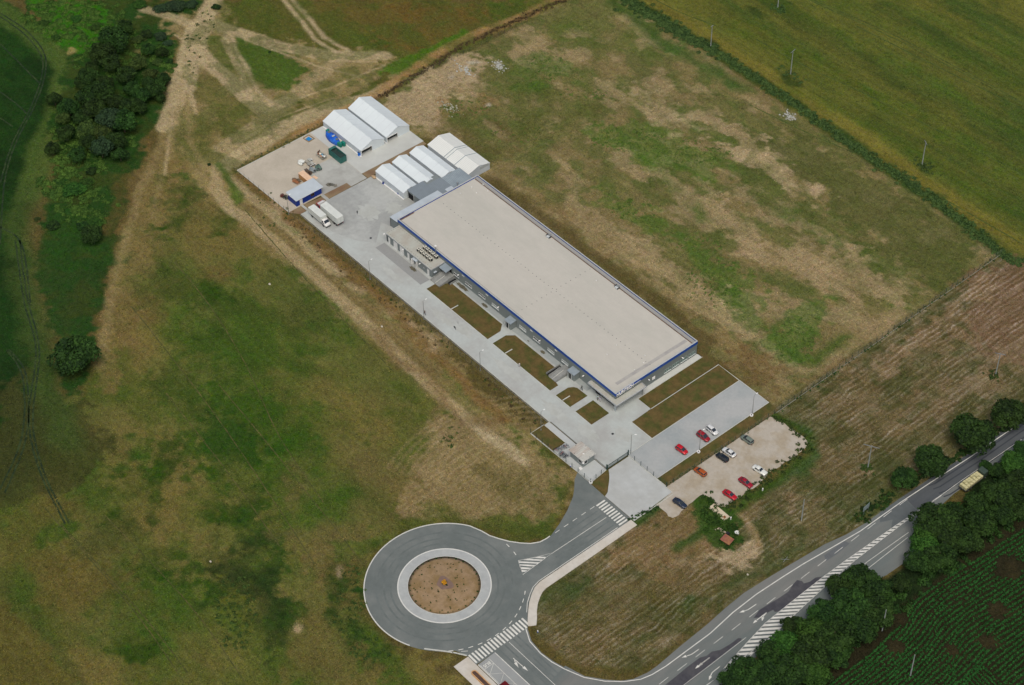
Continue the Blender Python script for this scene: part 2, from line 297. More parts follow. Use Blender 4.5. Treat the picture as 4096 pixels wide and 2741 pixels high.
for P,wd,am in (([(490,0),(465,45),(435,95),(425,150),(405,220),(378,290)],5,.9),([(455,60),(440,120),(418,200)],7,.85),([(470,45),(520,68),(580,85),(650,108),(760,128),(880,128)],4,.75),([(445,110),(500,160),(560,215),(600,250),(650,235)],4.5,.8),([(452,118),(560,225)],1,.8),([(512,82),(545,150),(575,215),(590,245)],1.2,.9),([(525,80),(560,150),(590,210),(625,240)],1.2,.9),([(648,0),(690,48),(720,90),(790,135)],1.2,.9),([(668,0),(705,40),(740,85),(830,135)],1.2,.9),([(330,20),(400,42),(440,60)],3,.6),([(430,150),(432,200),(440,240)],1.2,.7),
    ([(870,215),(760,240),(640,290),(545,350),(500,385),(493,430),(530,480),(640,560),(740,650),(860,760),(990,890),(1120,1000),(1200,1050)],3.2,.8),([(900,190),(760,255),(660,300),(560,365),(520,390),(560,440),(650,510),(760,620)],2.5,.75),([(780,130),(700,200),(600,280),(510,340)],5,.35)):
    paint(P,T,1.5,.8,min(1,am+.1),line=wd*1.25)
for P in ([(470,50),(440,110),(432,170),(420,240)],[(400,80),(430,100),(455,130)],[(505,90),(530,135),(552,180),(570,225)],[(452,125),(500,180),(552,232),(590,262)],[(430,160),(420,200),(400,250),(385,330),(378,400)],[(640,112),(740,140),(860,142)],[(620,250),(700,220),(780,190),(880,150)],[(560,90),(640,120),(720,150),(820,175)],[(476,0),(452,50),(428,100)],[(500,60),(470,85),(440,115)],[(437,210),(445,235),(450,260)],[(540,330),(640,270),(760,225)]): paint(P,(168,152,120),.9,.4,.75,line=.8)
paint([(470,420),(505,385),(545,392),(700,520),(860,660),(1010,800),(1160,945),(1225,985),(1262,1060),(1180,1020),(1020,930),(880,800),(740,680),(620,590),(540,510)],(138,122,86),5,3,.95,noise=.12,nsc=6,aux=(.8,0,0))
paint([(545,395),(700,530),(860,670),(1000,820),(1150,960)],(112,92,58),2,1.5,.85,line=3.5)
paint([(560,418),(700,555),(900,740),(1080,915),(1180,990)],(70,92,38),2,2.5,.7,line=1.3,noise=.9,nsc=5)
paint([(620,470),(760,600),(900,720),(1000,800)],(168,150,120),4,4,.7,line=2.5,noise=.8,nsc=4)
paint([(1150,960),(1060,960),(1000,900),(860,760)],(104,84,54),5,4,.7,line=3)
paint([(545,460),(520,400),(508,380)],(64,90,34),2,2,.8,line=2.5)
paint([(860,165),(960,120),(1060,70),(1080,80),(960,145),(870,175)],(70,100,34),3,2,.9)
paint([(560,385),(700,300),(870,215),(960,150),(1060,95),(1250,15),(1310,-15)],(150,122,84),2.5,1.5,.8,line=5)
paint([(545,392),(700,310),(760,275),(870,225),(960,165),(1060,103),(1240,20),(1310,-10)],(70,62,40),1.5,1,.7,line=2.2)
mottle([(500,0),(1310,0),(870,225),(560,400),(480,420),(380,300),(400,120),(470,40)],(70,84,36),.55,6,.54,.12,1,97)
for P,wd in (([(395,250),(380,295),(368,335),(345,390),(318,445),(296,520),(270,600),(255,680),(242,760),(228,840)],3.2),([(410,235),(398,290),(385,345),(365,420),(350,500)],1.4),([(425,215),(428,270),(440,330),(470,380),(500,400)],1.6),([(418,170),(412,230),(400,300),(392,360)],1.4)): paint(P,(146,130,94),2.2,.9,.7,line=wd,noise=.15,nsc=4)
# -- compound's unbuilt field
paint([(545,392),(870,228),(1312,-5),(1430,-5),(2292,578),(1772,932),(1655,832),(1590,790),(1100,400),(1000,310)],(118,107,72),1.5,.8,1,aux=(.35,.1,0))
mottle([(545,392),(870,228),(1312,-5),(1430,-5),(2292,578),(1772,932),(1655,832),(1590,790),(1100,400),(1000,310)],(88,92,50),.7,11,.5,.14,.6,61)
mottle([(545,392),(870,228),(1312,-5),(1430,-5),(2292,578),(1772,932),(1655,832),(1590,790),(1100,400),(1000,310)],(70,88,40),.5,5,.57,.1,.7,62)
mottle([(545,392),(870,228),(1312,-5),(1430,-5),(2292,578),(1772,932),(1655,832),(1590,790),(1100,400),(1000,310)],(146,130,98),.6,6,.58,.1,.6,63)
paint([(860,250),(960,180),(1060,120),(1110,130),(1100,190),(1010,230),(990,280),(930,310)],(154,138,108),7,4,.95)
paint([(1000,230),(1100,215),(1160,240),(1090,280),(1010,260)],(134,112,78),6,4,.7,noise=.6,nsc=4)
paint([(1000,290),(1100,240),(1180,300),(1120,400),(1060,330)],(92,82,50),8,5,.7,noise=.5)
for a in [(1140,152,13,9),(1062,158,14,6),(1085,145,14,5),(1805,266,12,7),(1030,175,10,5),(1115,245,10,6)]: spot(*a,(176,172,160),.8,soft=1.5,warp=2,noise=.5,nsc=2)
paint([(1190,130),(1240,120),(1300,150),(1290,180),(1200,190),(1160,170)],(58,94,32),5,4,.95,noise=.08,nsc=3)
paint([(1120,170),(1260,130),(1310,200),(1400,240),(1320,290),(1180,280)],(82,88,44),8,5,.75,noise=.6,nsc=7)
paint([(1260,40),(1400,0),(1520,60),(1480,130),(1360,120),(1280,90)],(82,96,44),10,6,.8,noise=.4,nsc=9)
paint([(1420,30),(1470,30),(1560,90),(1700,190),(1680,210),(1540,120),(1440,70)],(60,90,40),5,4,.8,noise=.5)
paint([(1330,290),(1440,280),(1540,296),(1560,320),(1650,345),(1690,390),(1640,420),(1560,390),(1470,370),(1380,330)],(58,98,28),4,4,.97,noise=.08,nsc=3)
paint([(1600,330),(1700,340),(1760,370),(1850,440),(1900,470),(1990,540),(2080,580),(2100,660),(2010,640),(1930,570),(1840,510),(1760,490),(1690,430)],(70,86,38),6,4,.9,noise=.3)
paint([(1690,300),(1850,310),(2000,400),(2200,530),(2290,580),(2170,660),(2080,600),(1960,520),(1830,420)],(78,84,44),9,6,.75)
paint([(1370,430),(1430,445),(1520,520),(1500,535),(1430,500),(1370,465)],(64,98,32),4,4,.95,noise=.08,nsc=3)
paint([(1545,540),(1600,545),(1640,590),(1730,650),(1780,700),(1760,740),(1680,740),(1640,690),(1590,610)],(58,96,30),4,4.5,.97,noise=.08,nsc=3)
paint([(1800,705),(1860,700),(1900,680),(1865,760),(1830,830),(1770,820),(1745,785)],(50,96,26),4,4,.98,noise=.05,nsc=3)
for P in ([(1440,340),(1480,370),(1560,440),(1600,500)],[(1560,250),(1600,300),(1690,350)],[(1180,210),(1250,205),(1340,200)],[(1480,560),(1540,560)],[(1780,470),(1900,560)]): paint(P,(66,92,36),4,4,.75,line=4,noise=.6,nsc=5)
SA=(166,148,116)
paint([(1410,200),(1470,190),(1560,240),(1640,310),(1560,300),(1480,260)],SA,5,4,.7,noise=.5,nsc=4,aux=(.7,.2,0))
paint([(1560,240),(1640,262),(1720,310),(1790,370),(1830,400),(1880,440),(1830,450),(1870,475),(1800,455),(1720,390),(1660,320)],SA,3,4,.95,noise=.25,nsc=5)
paint([(1870,420),(1890,440),(1870,455),(1850,440)],SA,2,2,.95); paint([(1620,310),(1700,345),(1690,360),(1600,325)],SA,3,3,.7)
paint([(1600,420),(1700,500),(1760,560),(1850,560),(1960,590),(2010,640),(1960,690),(1870,660),(1780,620),(1700,560),(1620,480)],(152,134,102),6,5,.9,noise=.3,nsc=6,aux=(.6,.2,0))
paint([(1400,520),(1480,560),(1580,620),(1640,660),(1700,760),(1640,740),(1560,680),(1440,590)],(160,143,110),4,4,.95,noise=.25,nsc=5,aux=(.9,0,0))
paint([(1200,430),(1300,480),(1400,560),(1540,680),(1720,820),(1760,880),(1700,850),(1560,740),(1400,620),(1260,500)],(126,110,76),6,5,.85,noise=.5,nsc=5,aux=(.9,0,0))
paint([(1120,415),(1260,510),(1400,620),(1560,735),(1610,780)],(84,74,44),4,3,.8,line=5)
paint([(1900,880),(2000,790),(2090,700),(2060,690),(1960,770),(1850,850)],(150,132,100),3,2.5,.85,noise=.3)
paint([(1790,900),(1900,830),(1960,800),(1880,880)],(120,102,72),5,4,.7)
paint([(1650,840),(1700,800),(1800,860),(1780,925)],(104,86,56),6,4,.7)
paint([(1860,830),(1940,770),(1910,790)],(64,86,34),3,2,.8,line=3)
# -- upper-right crop field
paint([(1432,-8),(2600,-8),(2600,780),(2292,576)],(86,90,44),1.5,1,1,aux=(.6,0,0))
mottle([(1432,-8),(2600,-8),(2600,780),(2292,576)],(60,78,36),.8,13,.5,.12,.12,81)
mottle([(1432,-8),(2600,-8),(2600,780),(2292,576)],(102,102,48),.45,9,.56,.1,.1,82)
mottle([(1432,-8),(2600,-8),(2600,780),(2292,576)],(68,82,38),.4,5,.55,.12,.4,83)
paint([(1480,0),(1600,70),(1780,185),(2000,335),(2150,440),(2400,600)],(108,102,50),4,2,.8,line=6)
for P,wd,am in (([(1700,60),(1960,200),(2200,330),(2400,450)],9,.7),([(1760,0),(2000,110),(2343,310)],6,.5),([(1900,0),(2100,80),(2343,200)],7,.5),([(1800,200),(2000,300),(2343,500)],5,.6),([(2040,0),(2343,130)],6,.5)): paint(P,(60,88,30),5,3,am,line=wd,noise=.3)
RUT2=([(1730,90),(1850,155),(2000,225),(2343,400)],[(1500,0),(1560,30),(1640,60)],[(1715,240),(1860,310),(2040,390),(2343,560)],[(1850,0),(2050,90),(2343,240)],[(1860,0),(2060,88),(2343,236)],[(1960,60),(2200,180),(2343,250)])
for a in [(1630,100,14,7),(1812,185,26,11),(2125,390,20,8),(1730,30,24,9)]: spot(*a,(46,62,28),.8,soft=2.5,ang=30)
paint([(1425,-8),(1550,70),(1640,122),(1760,198),(1850,262),(1990,362),(2100,430),(2150,465),(2230,530),(2290,580),(2400,660)],(46,68,32),3,2.5,.9,line=4)
paint([(1400,10),(1520,95),(1700,200)],(56,80,34),5,3,.7,line=5)
# -- hay field and verge on the right
paint([(1772,935),(2296,582),(2600,640),(2600,800),(2343,960),(2060,1150),(1900,1240),(1745,1330),(1560,1480),(1470,1535),(1330,1530),(1230,1460),(1225,1360),(1450,1200),(1530,1120),(1700,1180),(1860,1040),(1850,1000)],(98,90,58),2,1.5,1,aux=(0,.7,0))
paint([(1990,830),(2240,650),(2343,640),(2343,760),(2100,900)],(116,98,70),10,5,.6)
mottle([(1772,935),(2296,582),(2600,640),(2600,800),(2343,960),(2060,1150),(1900,1240),(1745,1330),(1560,1480),(1470,1535),(1330,1530),(1230,1460),(1225,1360),(1450,1200),(1530,1120),(1700,1180),(1860,1040),(1850,1000)],(64,70,32),.6,9,.52,.14,1,91)
mottle([(1772,935),(2296,582),(2600,640),(2600,800),(2343,960),(2060,1150),(1900,1240),(1745,1330),(1560,1480),(1470,1535),(1330,1530),(1230,1460),(1225,1360),(1450,1200),(1530,1120),(1700,1180),(1860,1040),(1850,1000)],(116,96,66),.5,14,.55,.12,1,92)
mottle([(1772,935),(2296,582),(2600,640),(2600,800),(2343,960),(2060,1150),(1900,1240),(1745,1330),(1560,1480),(1470,1535),(1330,1530),(1230,1460),(1225,1360),(1450,1200),(1530,1120),(1700,1180),(1860,1040),(1850,1000)],(56,68,28),.5,3.5,.58,.1,1,93)
paint([(2200,620),(2343,600),(2500,700),(2343,860),(2240,800)],(112,90,66),10,6,.8)
paint([(2000,840),(2240,640),(2260,660),(2020,880)],(128,108,78),5,3,.7)
paint([(2120,930),(2343,760),(2343,820),(2150,990)],(120,102,74),6,3,.6)
paint([(1880,980),(1960,960),(2000,1060),(1900,1120)],(70,70,36),8,6,.6,noise=.5)
paint([(1450,1195),(1530,1150),(1620,1190),(1660,1260),(1500,1330),(1380,1290)],(116,98,66),6,5,.8,aux=(0,.3,0))
paint([(1590,1120),(1620,1115),(1660,1150),(1720,1230),(1690,1280),(1640,1250),(1600,1190)],(50,76,30),3,3,.9,aux=(0,.1,0))
paint([(1620,1270),(1690,1250),(1745,1240),(1740,1270),(1700,1300),(1640,1290)],(156,140,112),3,3,.9,aux=(0,.1,0))
paint([(1690,1160),(1740,1250)],(140,120,84),2,1.5,.7,line=2)
paint([(1240,1420),(1400,1330),(1560,1290),(1640,1330),(1500,1480),(1360,1520),(1260,1480)],(100,88,52),8,5,.7,noise=.5,aux=(0,.8,0))
for P in ([(1420,1500),(1560,1400),(1720,1310),(1860,1240)],[(1260,1380),(1330,1330)],[(1900,1210),(2040,1130)]): paint(P,(52,72,30),4,4,.7,line=4,noise=.6)
paint([(1760,945),(1850,995),(1862,1045),(1780,1110),(1640,1190),(1560,1250)],(52,76,30),3,3,.9,line=3.5)
paint([(1456,1190),(1530,1140)],(46,72,28),2,1.5,.9,line=3)
# -- inside the fence: verge strip along the highway side, tree belt, row crop
paint([(104,-150),(88,-80),(86,-30),(91,-20),(91,10),(84,20),(84,200),(700,200),(700,-300),(80,-300)],(30,44,22),2,1,1,aux=(0,.1,0),world=True)
paint([(72,-110),(86,-110),(86,-300),(72,-300)],(60,60,34),3,2,.6,world=True)
paint([(99,-200),(101,-60),(99,-10),(101,60),(101,200),(600,200),(600,-200)],(42,40,26),2,1,1,aux=(0,0,0),world=True)
for a in [(1880,1090)]: pass
for u,v,r1,r2 in ((2060,1420,10,26),(2050,1480,14,20),(2280,1400,20,16),(2310,1300,20,30),(2260,1470,24,14),(2180,1490,18,10)): spot(u,v,r1*.7,r2*.7,(62,56,36),.4,soft=4)
# -- foot of buildings: paved yards hide most of it

V=np.stack([X,Y,np.zeros_like(X)],1); nx,ny=len(gx),len(gy)
ii=(np.arange(ny-1)[:,None]*nx+np.arange(nx-1)[None,:]).ravel(); Fq=np.stack([ii,ii+1,ii+nx+1,ii+nx],1)
gm=bpy.data.materials.new('field_ground'); gm.use_nodes=True; t=gm.node_tree; n=t.nodes; l=t.links; b=n['Principled BSDF']; b.inputs['Roughness'].default_value=.95; b.inputs['Specular IOR Level'].default_value=.1
ca=n.new('ShaderNodeVertexColor'); ca.layer_name='soil'; au=n.new('ShaderNodeVertexColor'); au.layer_name='rows'; sp=n.new('ShaderNodeSeparateColor'); l.new(au.outputs[0],sp.inputs[0])
tc=n.new('ShaderNodeTexCoord')
def nz(sc,det,rough=.6,sx=1,sy=1,dist=0):
    mp=n.new('ShaderNodeMapping'); mp.inputs['Scale'].default_value=(sx,sy,1); l.new(tc.outputs['Object'],mp.inputs['Vector'])
    x=n.new('ShaderNodeTexNoise'); x.inputs['Scale'].default_value=sc; x.inputs['Detail'].default_value=det; x.inputs['Roughness'].default_value=rough; x.inputs['Distortion'].default_value=dist; l.new(mp.outputs[0],x.inputs['Vector']); return x.outputs['Fac']
def mr(f,a,b_,lo,hi):
    r=n.new('ShaderNodeMapRange'); r.inputs[1].default_value=lo; r.inputs[2].default_value=hi; r.inputs[3].default_value=a; r.inputs[4].default_value=b_; l.new(f,r.inputs[0]); return r.outputs[0]
def mt(op,a,b_):
    x=n.new('ShaderNodeMath'); x.operation=op
    for i,q in enumerate((a,b_)):
        if isinstance(q,(int,float)): x.inputs[i].default_value=q
        else: l.new(q,x.inputs[i])
    return x.outputs[0]
big=mr(nz(.12,6),.86,1.14,.3,.7); med=mr(nz(.7,6,.75),.72,1.28,.32,.68); fin=mr(nz(2.4,3,.8),.62,1.40,.32,.68)
sX=nz(1.0,4,.6,.035,.75); sX2=nz(1.0,3,.6,.007,.14); sY=nz(1.0,5,.62,.62,.075,.9)
stx=mt('ADD',mt('MULTIPLY',mt('SUBTRACT',sX,.5),mt('MULTIPLY',sp.outputs[0],1.3)),mt('MULTIPLY',mt('SUBTRACT',sX2,.5),mt('MULTIPLY',sp.outputs[0],1.0)))
sty=mt('MULTIPLY',mr(sY,-.22,1.0,.42,.74),mt('MULTIPLY',sp.outputs[1],.9))
# raked swaths of the hay field: wavering lines about 1.9 m apart, broken by a mask
sxyz=n.new('ShaderNodeSeparateXYZ'); l.new(tc.outputs['Object'],sxyz.inputs[0])
ph=mt('ADD',mt('MULTIPLY',sxyz.outputs[0],4.1),mt('ADD',mt('MULTIPLY',nz(.35,3,.6),7.0),mt('MULTIPLY',nz(.06,2,.6),16.0)))
swa=mt('POWER',mt('ADD',mt('MULTIPLY',mt('SINE',ph,0),.5),.5),2.2)
swm=mt('MULTIPLY',mr(nz(.09,5,.65,1,.6),0,1.5,.40,.64),mr(nz(.8,4,.7,1,.6),.1,1.25,.33,.62))
sty=mt('ADD',sty,mt('MULTIPLY',mt('MULTIPLY',mt('SUBTRACT',swa,.22),swm),mt('MULTIPLY',sp.outputs[1],1.0)))
val=mt('MULTIPLY',mt('MULTIPLY',big,med),mt('MULTIPLY',fin,mt('ADD',1.0,mt('ADD',stx,sty))))
hue=n.new('ShaderNodeHueSaturation'); l.new(ca.outputs[0],hue.inputs['Color']); l.new(mr(nz(.45,6,.75),.478,.522,.3,.7),hue.inputs['Hue']); l.new(mt('ADD',mr(nz(.8,4,.7,1.3),.90,1.22,.3,.7),mt('ADD',mt('MULTIPLY',sty,-.4),mt('MULTIPLY',sp.outputs[1],-.16))),hue.inputs['Saturation']); l.new(val,hue.inputs['Value'])
l.new(hue.outputs[0],b.inputs['Base Color'])
bp=n.new('ShaderNodeBump'); bp.inputs['Strength'].default_value=.5; bp.inputs['Distance'].default_value=.25; l.new(nz(1.6,4,.7),bp.inputs['Height']); l.new(bp.outputs[0],b.inputs['Normal'])
ground=struct(npmesh('ground',V,Fq,gm,cols={'soil':C,'rows':AUX}))
# ------------------------------------------------------------------ paving, kerbs, roads
CONC=mat('concrete_paving',A(174,180,176),.85,.05,.9,A(160,160,156),.09,.8,fine=.05); grid_lines(CONC,3.1,3.1,.05,.93)
CONC2=mat('yard_concrete',A(172,174,168),.85,.06,.8,A(152,152,146),.12,.8,fine=.05); grid_lines(CONC2,4,4,.06,.9)
PAV=mat('grey_pavers',A(148,155,155),.85,.05,1.2,A(168,170,168),.06,.9,fine=.08); grid_lines(PAV,.0,2.5,.05,.95)
PAVD=mat('stained_pavers',A(154,157,154),.85,.06,.8,A(172,175,171),.10,.9,fine=.06)
DST=mat('dark_strip',A(142,144,142),.85,.05,1.0,fine=.06)
GRAV=mat('pale_gravel',A(182,174,158),.95,.05,1.6,A(168,160,144),.15,.7,fine=.12,bump=.2)
GRAV2=mat('parking_gravel',A(172,165,152),.95,.08,.8,A(156,144,122),.22,.75,fine=.14,bump=.2)
ASP=mat('asphalt_new',A(100,107,105),.9,.07,.5,A(116,121,118),.10,.8,fine=.07)
ASPO=mat('asphalt_old',A(102,109,107),.9,.07,.5,A(120,120,116),.09,.8,fine=.08,streak=(1,.2))
ASPD=mat('asphalt_dark',A(74,79,83),.9,.06,.5,A(86,90,92),.15,.8,fine=.08,streak=(1,.15))
ASPX=mat('asphalt_repair',A(66,66,72),.9,.10,.8,A(80,80,82),.2,.7,fine=.12)
KERB=mat('kerb_concrete',A(186,188,180),.85,.06,2,fine=.05)
WHT=mat('road_paint',A(214,214,206),.7,.05,1.5,A(180,180,174),.6,.5,fine=.06)
LAWN=mat('dry_lawn',A(94,79,44),.95,.22,.7,A(66,74,30),.30,.8,fine=.35,bump=.4)
SOIL=mat('bare_soil',A(136,120,92),.95,.12,.8,A(112,84,66),.2,.7,fine=.2,bump=.4)
DRAIN=mat('drain_grate',A(110,112,110),.8,.1,3)
def sheet(name,pts,z,m,z0=None): return struct(MB().poly(pts,z,z0).build(name,m))
yard=[(-125.1,-49.2),(15.5,-49.2),(15.5,-32.3),(7.35,-32.3),(7.05,-24.7),(1.85,-24.7),(1.85,.35),(.3,.35),(-1,-5),(-100,-5),(-104,-8),(-125.1,-20.8)]
sheet('concrete_yard',yard,.04,CONC,0)
sheet('truck_yard',[(-125.0,-47.0),(-125.0,-21),(-104,-10),(-99.5,-31),(-105.5,-33),(-99,-40),(-104,-44),(-112,-47)],.05,PAVD)
sheet('loading_strip',[(-97.4,-41.5),(-75.3,-41.5),(-75.2,-38.0),(-97.4,-38.0)],.055,DST)
sheet('tent_slab',[(-155.8,-23.2),(-128.2,-23.2),(-128.0,1.8),(-155.8,1.8)],.06,mat('slab_concrete',A(186,189,184),.85,.05,.8,A(174,176,170),.1,.7,fine=.04),0)
sheet('waste_yard_slab',[(-141,-23.3),(-141,-32),(-139.5,-38.5),(-125.4,-38.5),(-125.4,-23.3)],.05,CONC2,0)
sheet('gravel_yard',[(-155.7,-52.0),(-128.2,-51.6),(-128.2,-23.1),(-155.7,-23.1)],.03,GRAV)
sheet('car_park',[(15.65,-41.3),(26.9,-41.2),(26.9,1.9),(15.65,1.9)],.045,PAV,0)
sheet('entrance_forecourt',[(16.1,-41.4),(33.2,-41.7),(33.8,-56.1),(22.5,-56.1),(21.9,-54.6),(20.7,-53.3),(19.4,-51.8),(18.2,-50.6),(17,-49.6),(16.1,-49.0)],.05,mat('forecourt_concrete',A(176,180,178),.85,.06,.5,A(164,166,162),.12,.7,fine=.05),0)
sheet('guard_yard',[(-7.8,-49.4),(15.6,-49.4),(16.3,-55.7),(.95,-55.7),(.95,-51.2),(-7.8,-51.2)],.045,mat('guard_concrete',A(176,180,178),.85,.04,.8,fine=.04),0)
gl=QL('z5',(435,1040),(485,1100),(335,1225),(345,1250),(400,1280),(430,1320),(450,1345),(500,1355),(560,1330),(640,1260),(700,1200),(760,1150),(800,1130),(850,1130),(900,1160),(950,1220),(1000,1250),(1060,1250),(1130,1180),(1200,1150),(1300,1080),(1400,1010),(1500,900),(1580,850),(1650,800),(1740,760),(1800,720),(1870,650),(1925,600),(1860,520),(1800,470),(1720,420),(1680,380),(1640,360),(1580,330),(1520,305))
rg=[]
for i,p in enumerate(gl):
    q=gl[(i+1)%len(gl)]; k=max(1,int(math.dist(p,q)/1.2))
    for j in range(k):
        tt=j/k; am=0 if (p[0]<32.2 and q[0]<32.2) or i<2 else .28
        rg.append((p[0]+(q[0]-p[0])*tt+random.uniform(-am,am),p[1]+(q[1]-p[1])*tt+random.uniform(-am,am)))
sheet('gravel_car_park',rg,.035,GRAV2)
sheet('path',[(-.1,1.0),(-.1,2.2),(1.9,2.2),(1.9,1.0)],.05,CONC)
# lawns inside the compound
for nm,P in (('lawn',[(-72.7,-41.3),(-72.7,-37.6),(-69.6,-34.1),(-46.3,-34.1),(-44.4,-36.3),(-44.3,-41.3)]),('lawn',[(-42,-41.3),(-42,-36.3),(-40.2,-34.2),(-21.8,-34.2),(-21.1,-37.2),(-16.8,-38.2),(-16.8,-41.3)]),
    ('lawn',[(-14.3,-41.3),(-14.3,-36.7),(-13.5,-35.4),(-12.5,-34.8),(-8.3,-34.7),(-8.3,-41.3)]),('lawn',[(-6,-41.3),(-6,-34.65),(.65,-34.65),(.65,-41.3)]),
    ('lawn',[(1.95,-24.55),(7.0,-24.55),(7.0,2.0),(2,2.0),(1.2,5),(-6,5),(-6,.6),(1.95,.6)]),('lawn',[(7.3,-32.15),(15.45,-32.15),(15.45,1.6),(7.3,1.6)]),
    ('lawn',[(27.15,-41.1),(30.8,-41.1),(31.0,1.9),(27.15,1.9)]),('lawn',[(-7.8,-55.9),(-7.8,-51.35),(.8,-51.35),(.8,-55.9)]),('lawn',[(16.6,-55.7),(16.3,-49.2),(17,-49.8),(18.1,-50.8),(19.3,-52),(20.6,-53.5),(21.8,-54.8),(22.2,-55.8)])):
    sheet(nm,P,.09,LAWN,0)
kb=MB()
for P in ([(-125.1,-49.35),(-7.7,-49.35)],[(15.55,-41.2),(15.55,-32.2),(15.55,1.75)],[(27.02,-41.2),(27.02,1.95)],[(15.6,1.85),(26.95,1.85)],[(7.15,-24.6),(7.15,1.8),(15.5,1.8)],[(-7.8,-49.3),(-7.8,-51.25),(.85,-51.25)],
    [(-72.85,-41.42),(-44.2,-41.42)],[(-42.1,-41.42),(-16.7,-41.42)],[(-14.4,-41.42),(-8.2,-41.42)],[(-6.1,-41.42),(.8,-41.42)],[(7.2,-32.25),(15.5,-32.25)],[(33.9,-41.8),(33.9,-56.2)],[(1.9,-24.7),(1.9,.5)],[(15.75,-41.35),(33.3,-41.6)],[(-155.8,-52.1),(-128.1,-51.7)],[(-155.8,-52.1),(-155.8,1.9)],[(-8,-51.3),(-8,-56.1),(11.5,-55.8)]):
    kb.ribbon(P,.17,.13,0)
struct(kb.build('kerb',KERB))
dr=MB()
for P in ([(-7.6,-49.1),(3.5,-49.1)],[(10.8,-49.0),(15.5,-49.0)],[(-125,-49.75),(-8,-49.75)]): dr.ribbon(P,.25,.06)
struct(dr.build('drain_channel',DRAIN))
# strips of earth between the yards
for P in ([(-128.2,-52.0),(-128.2,-47.2),(-125.2,-47.2),(-125.2,-49.6)],[(-128.1,-46.2),(-127.4,-39.6),(-125.2,-39.6),(-125.2,-46.2)],[(-127.9,-38.4),(-127.7,-29.6),(-125.2,-29.6),(-125.2,-38.4)],[(-128.1,-23.1),(-128.0,1.6),(-126.3,1.6),(-125.2,-10),(-125.2,-23.1)]): sheet('earth_strip',P,.075,SOIL)
sheet('foot_bridge_slab',[(-128.3,-39.55),(-128.3,-38.5),(-125.1,-38.5),(-125.1,-39.55)],.12,CONC2,0); sheet('foot_bridge_slab',[(-128.3,-47.1),(-128.3,-46.3),(-125.1,-46.3),(-125.1,-47.1)],.12,CONC2,0)
# --- roads
C0=(17.7,-107.7)
def arc(c,r,a0,a1,n): return [(c[0]+r*math.cos(R(a0+(a1-a0)*i/n)),c[1]+r*math.sin(R(a0+(a1-a0)*i/n))) for i in range(n+1)]
link=[(11.3,-55.95),(22.4,-56.2),(33.2,-56.25),(33.0,-70),(32.8,-88.4),(33.4,-90.6),(34.5,-92.5),(36.2,-94.9),(38.2,-97),(40.3,-98.9),(42.3,-100.6),(45.8,-102.3),(50.2,-102.8),(54,-102.3),(57.5,-101.4),(62.5,-99.5),(66.8,-96.2),(69.0,-94.2),(72,-90),(74,-90),(74,-111.4),(42.4,-111.5),(42.3,-117.5),(39,-117.4),(36.2,-118.4)]
link+=arc(C0,20.9,-32,-238,60)   # clockwise round the far side of the roundabout
link+=[(10.0,-88.9),(12.6,-88.3),(14.9,-87.2),(17.5,-85.7),(19.8,-83.9),(21.8,-81.9),(23.0,-79.7),(23.3,-78),(23.2,-76.0),(21.6,-71.5),(19.6,-67.1),(16.9,-62.6),(14.9,-60.4),(12.6,-58.2)]
sheet('roundabout_road',link,.05,ASP,0)
mainp=[(72,-175),(57,-101),(62.5,-99.4),(66.8,-96.1),(69.4,-93.6),(71.0,-90.9),(71.9,-87),(72.0,-83.8),(71.4,-75),(71.0,-65.7),(70.3,-58),(70.0,-51.3),(70.7,-42),(71.4,-34.8),(72.5,-24.1),(74.0,-17),(74.6,-10.4),(74.8,2),(75.4,14),(76.3,29),(77,45),(79,80),(84,220),(92,220),(86.5,80),(84.5,45),(83.6,25),(83.2,15),(84.0,5),(86,1),(90.2,-4),(90.4,-10),(90.0,-19.5),(88.3,-27),(86.6,-34),(86,-50),(86.2,-70),(87.5,-90),(90,-175)]
sheet('main_road',mainp,.065,ASPO,0)
sheet('resurfaced_carriageway',[(74.9,4),(75.5,14),(76.4,29),(77.1,45),(79.1,80),(84.1,220),(91.9,220),(86.4,80),(82.7,42),(82.4,30),(81.8,19),(81.0,3)],.071,ASPD)
sheet('resurfaced_transition',[(74.6,-5),(74.9,3.9),(81.0,2.9),(80.4,-7),(78.5,-4.2),(77,-7.5)],.0705,mat('asphalt_transition',A(90,96,97),.9,.07,.8,fine=.08))
rp=QL('zF',(755,548),(790,500),(850,462),(905,430),(960,392),(985,352),(1010,325),(1040,330),(1050,345),(1085,335),(1120,310),(1155,305),(1150,325),(1080,375),(1010,430),(940,485),(900,510),(880,512),(870,500),(820,525),(790,545))
sheet('asphalt_patch',rp,.073,ASPX)
sheet('asphalt_patch',QL('zF',(235,941),(300,890),(360,840),(440,780),(480,770),(510,745),(560,735),(620,700),(665,665),(685,668),(680,682),(610,735),(560,775),(480,840),(400,905),(350,945)),.073,ASPX)
sheet('asphalt_patch',QL('zF',(1170,180),(1290,95),(1320,110),(1240,175),(1180,215)),.073,mat('asphalt_worn',A(96,100,102),.9,.08,.8,fine=.1))
sheet('bus_bay',[(42.4,-111.6),(42.6,-117.2),(75,-117.2),(75,-111.4)],.058,mat('bus_bay_concrete',A(150,154,152),.9,.06,.6,A(138,140,140),.15,.7,fine=.06))
SWK=mat('pavement_slabs',A(196,192,182),.85,.06,.9,A(182,174,160),.15,.6,fine=.05); grid_lines(SWK,.0,2.0,.05,.94)
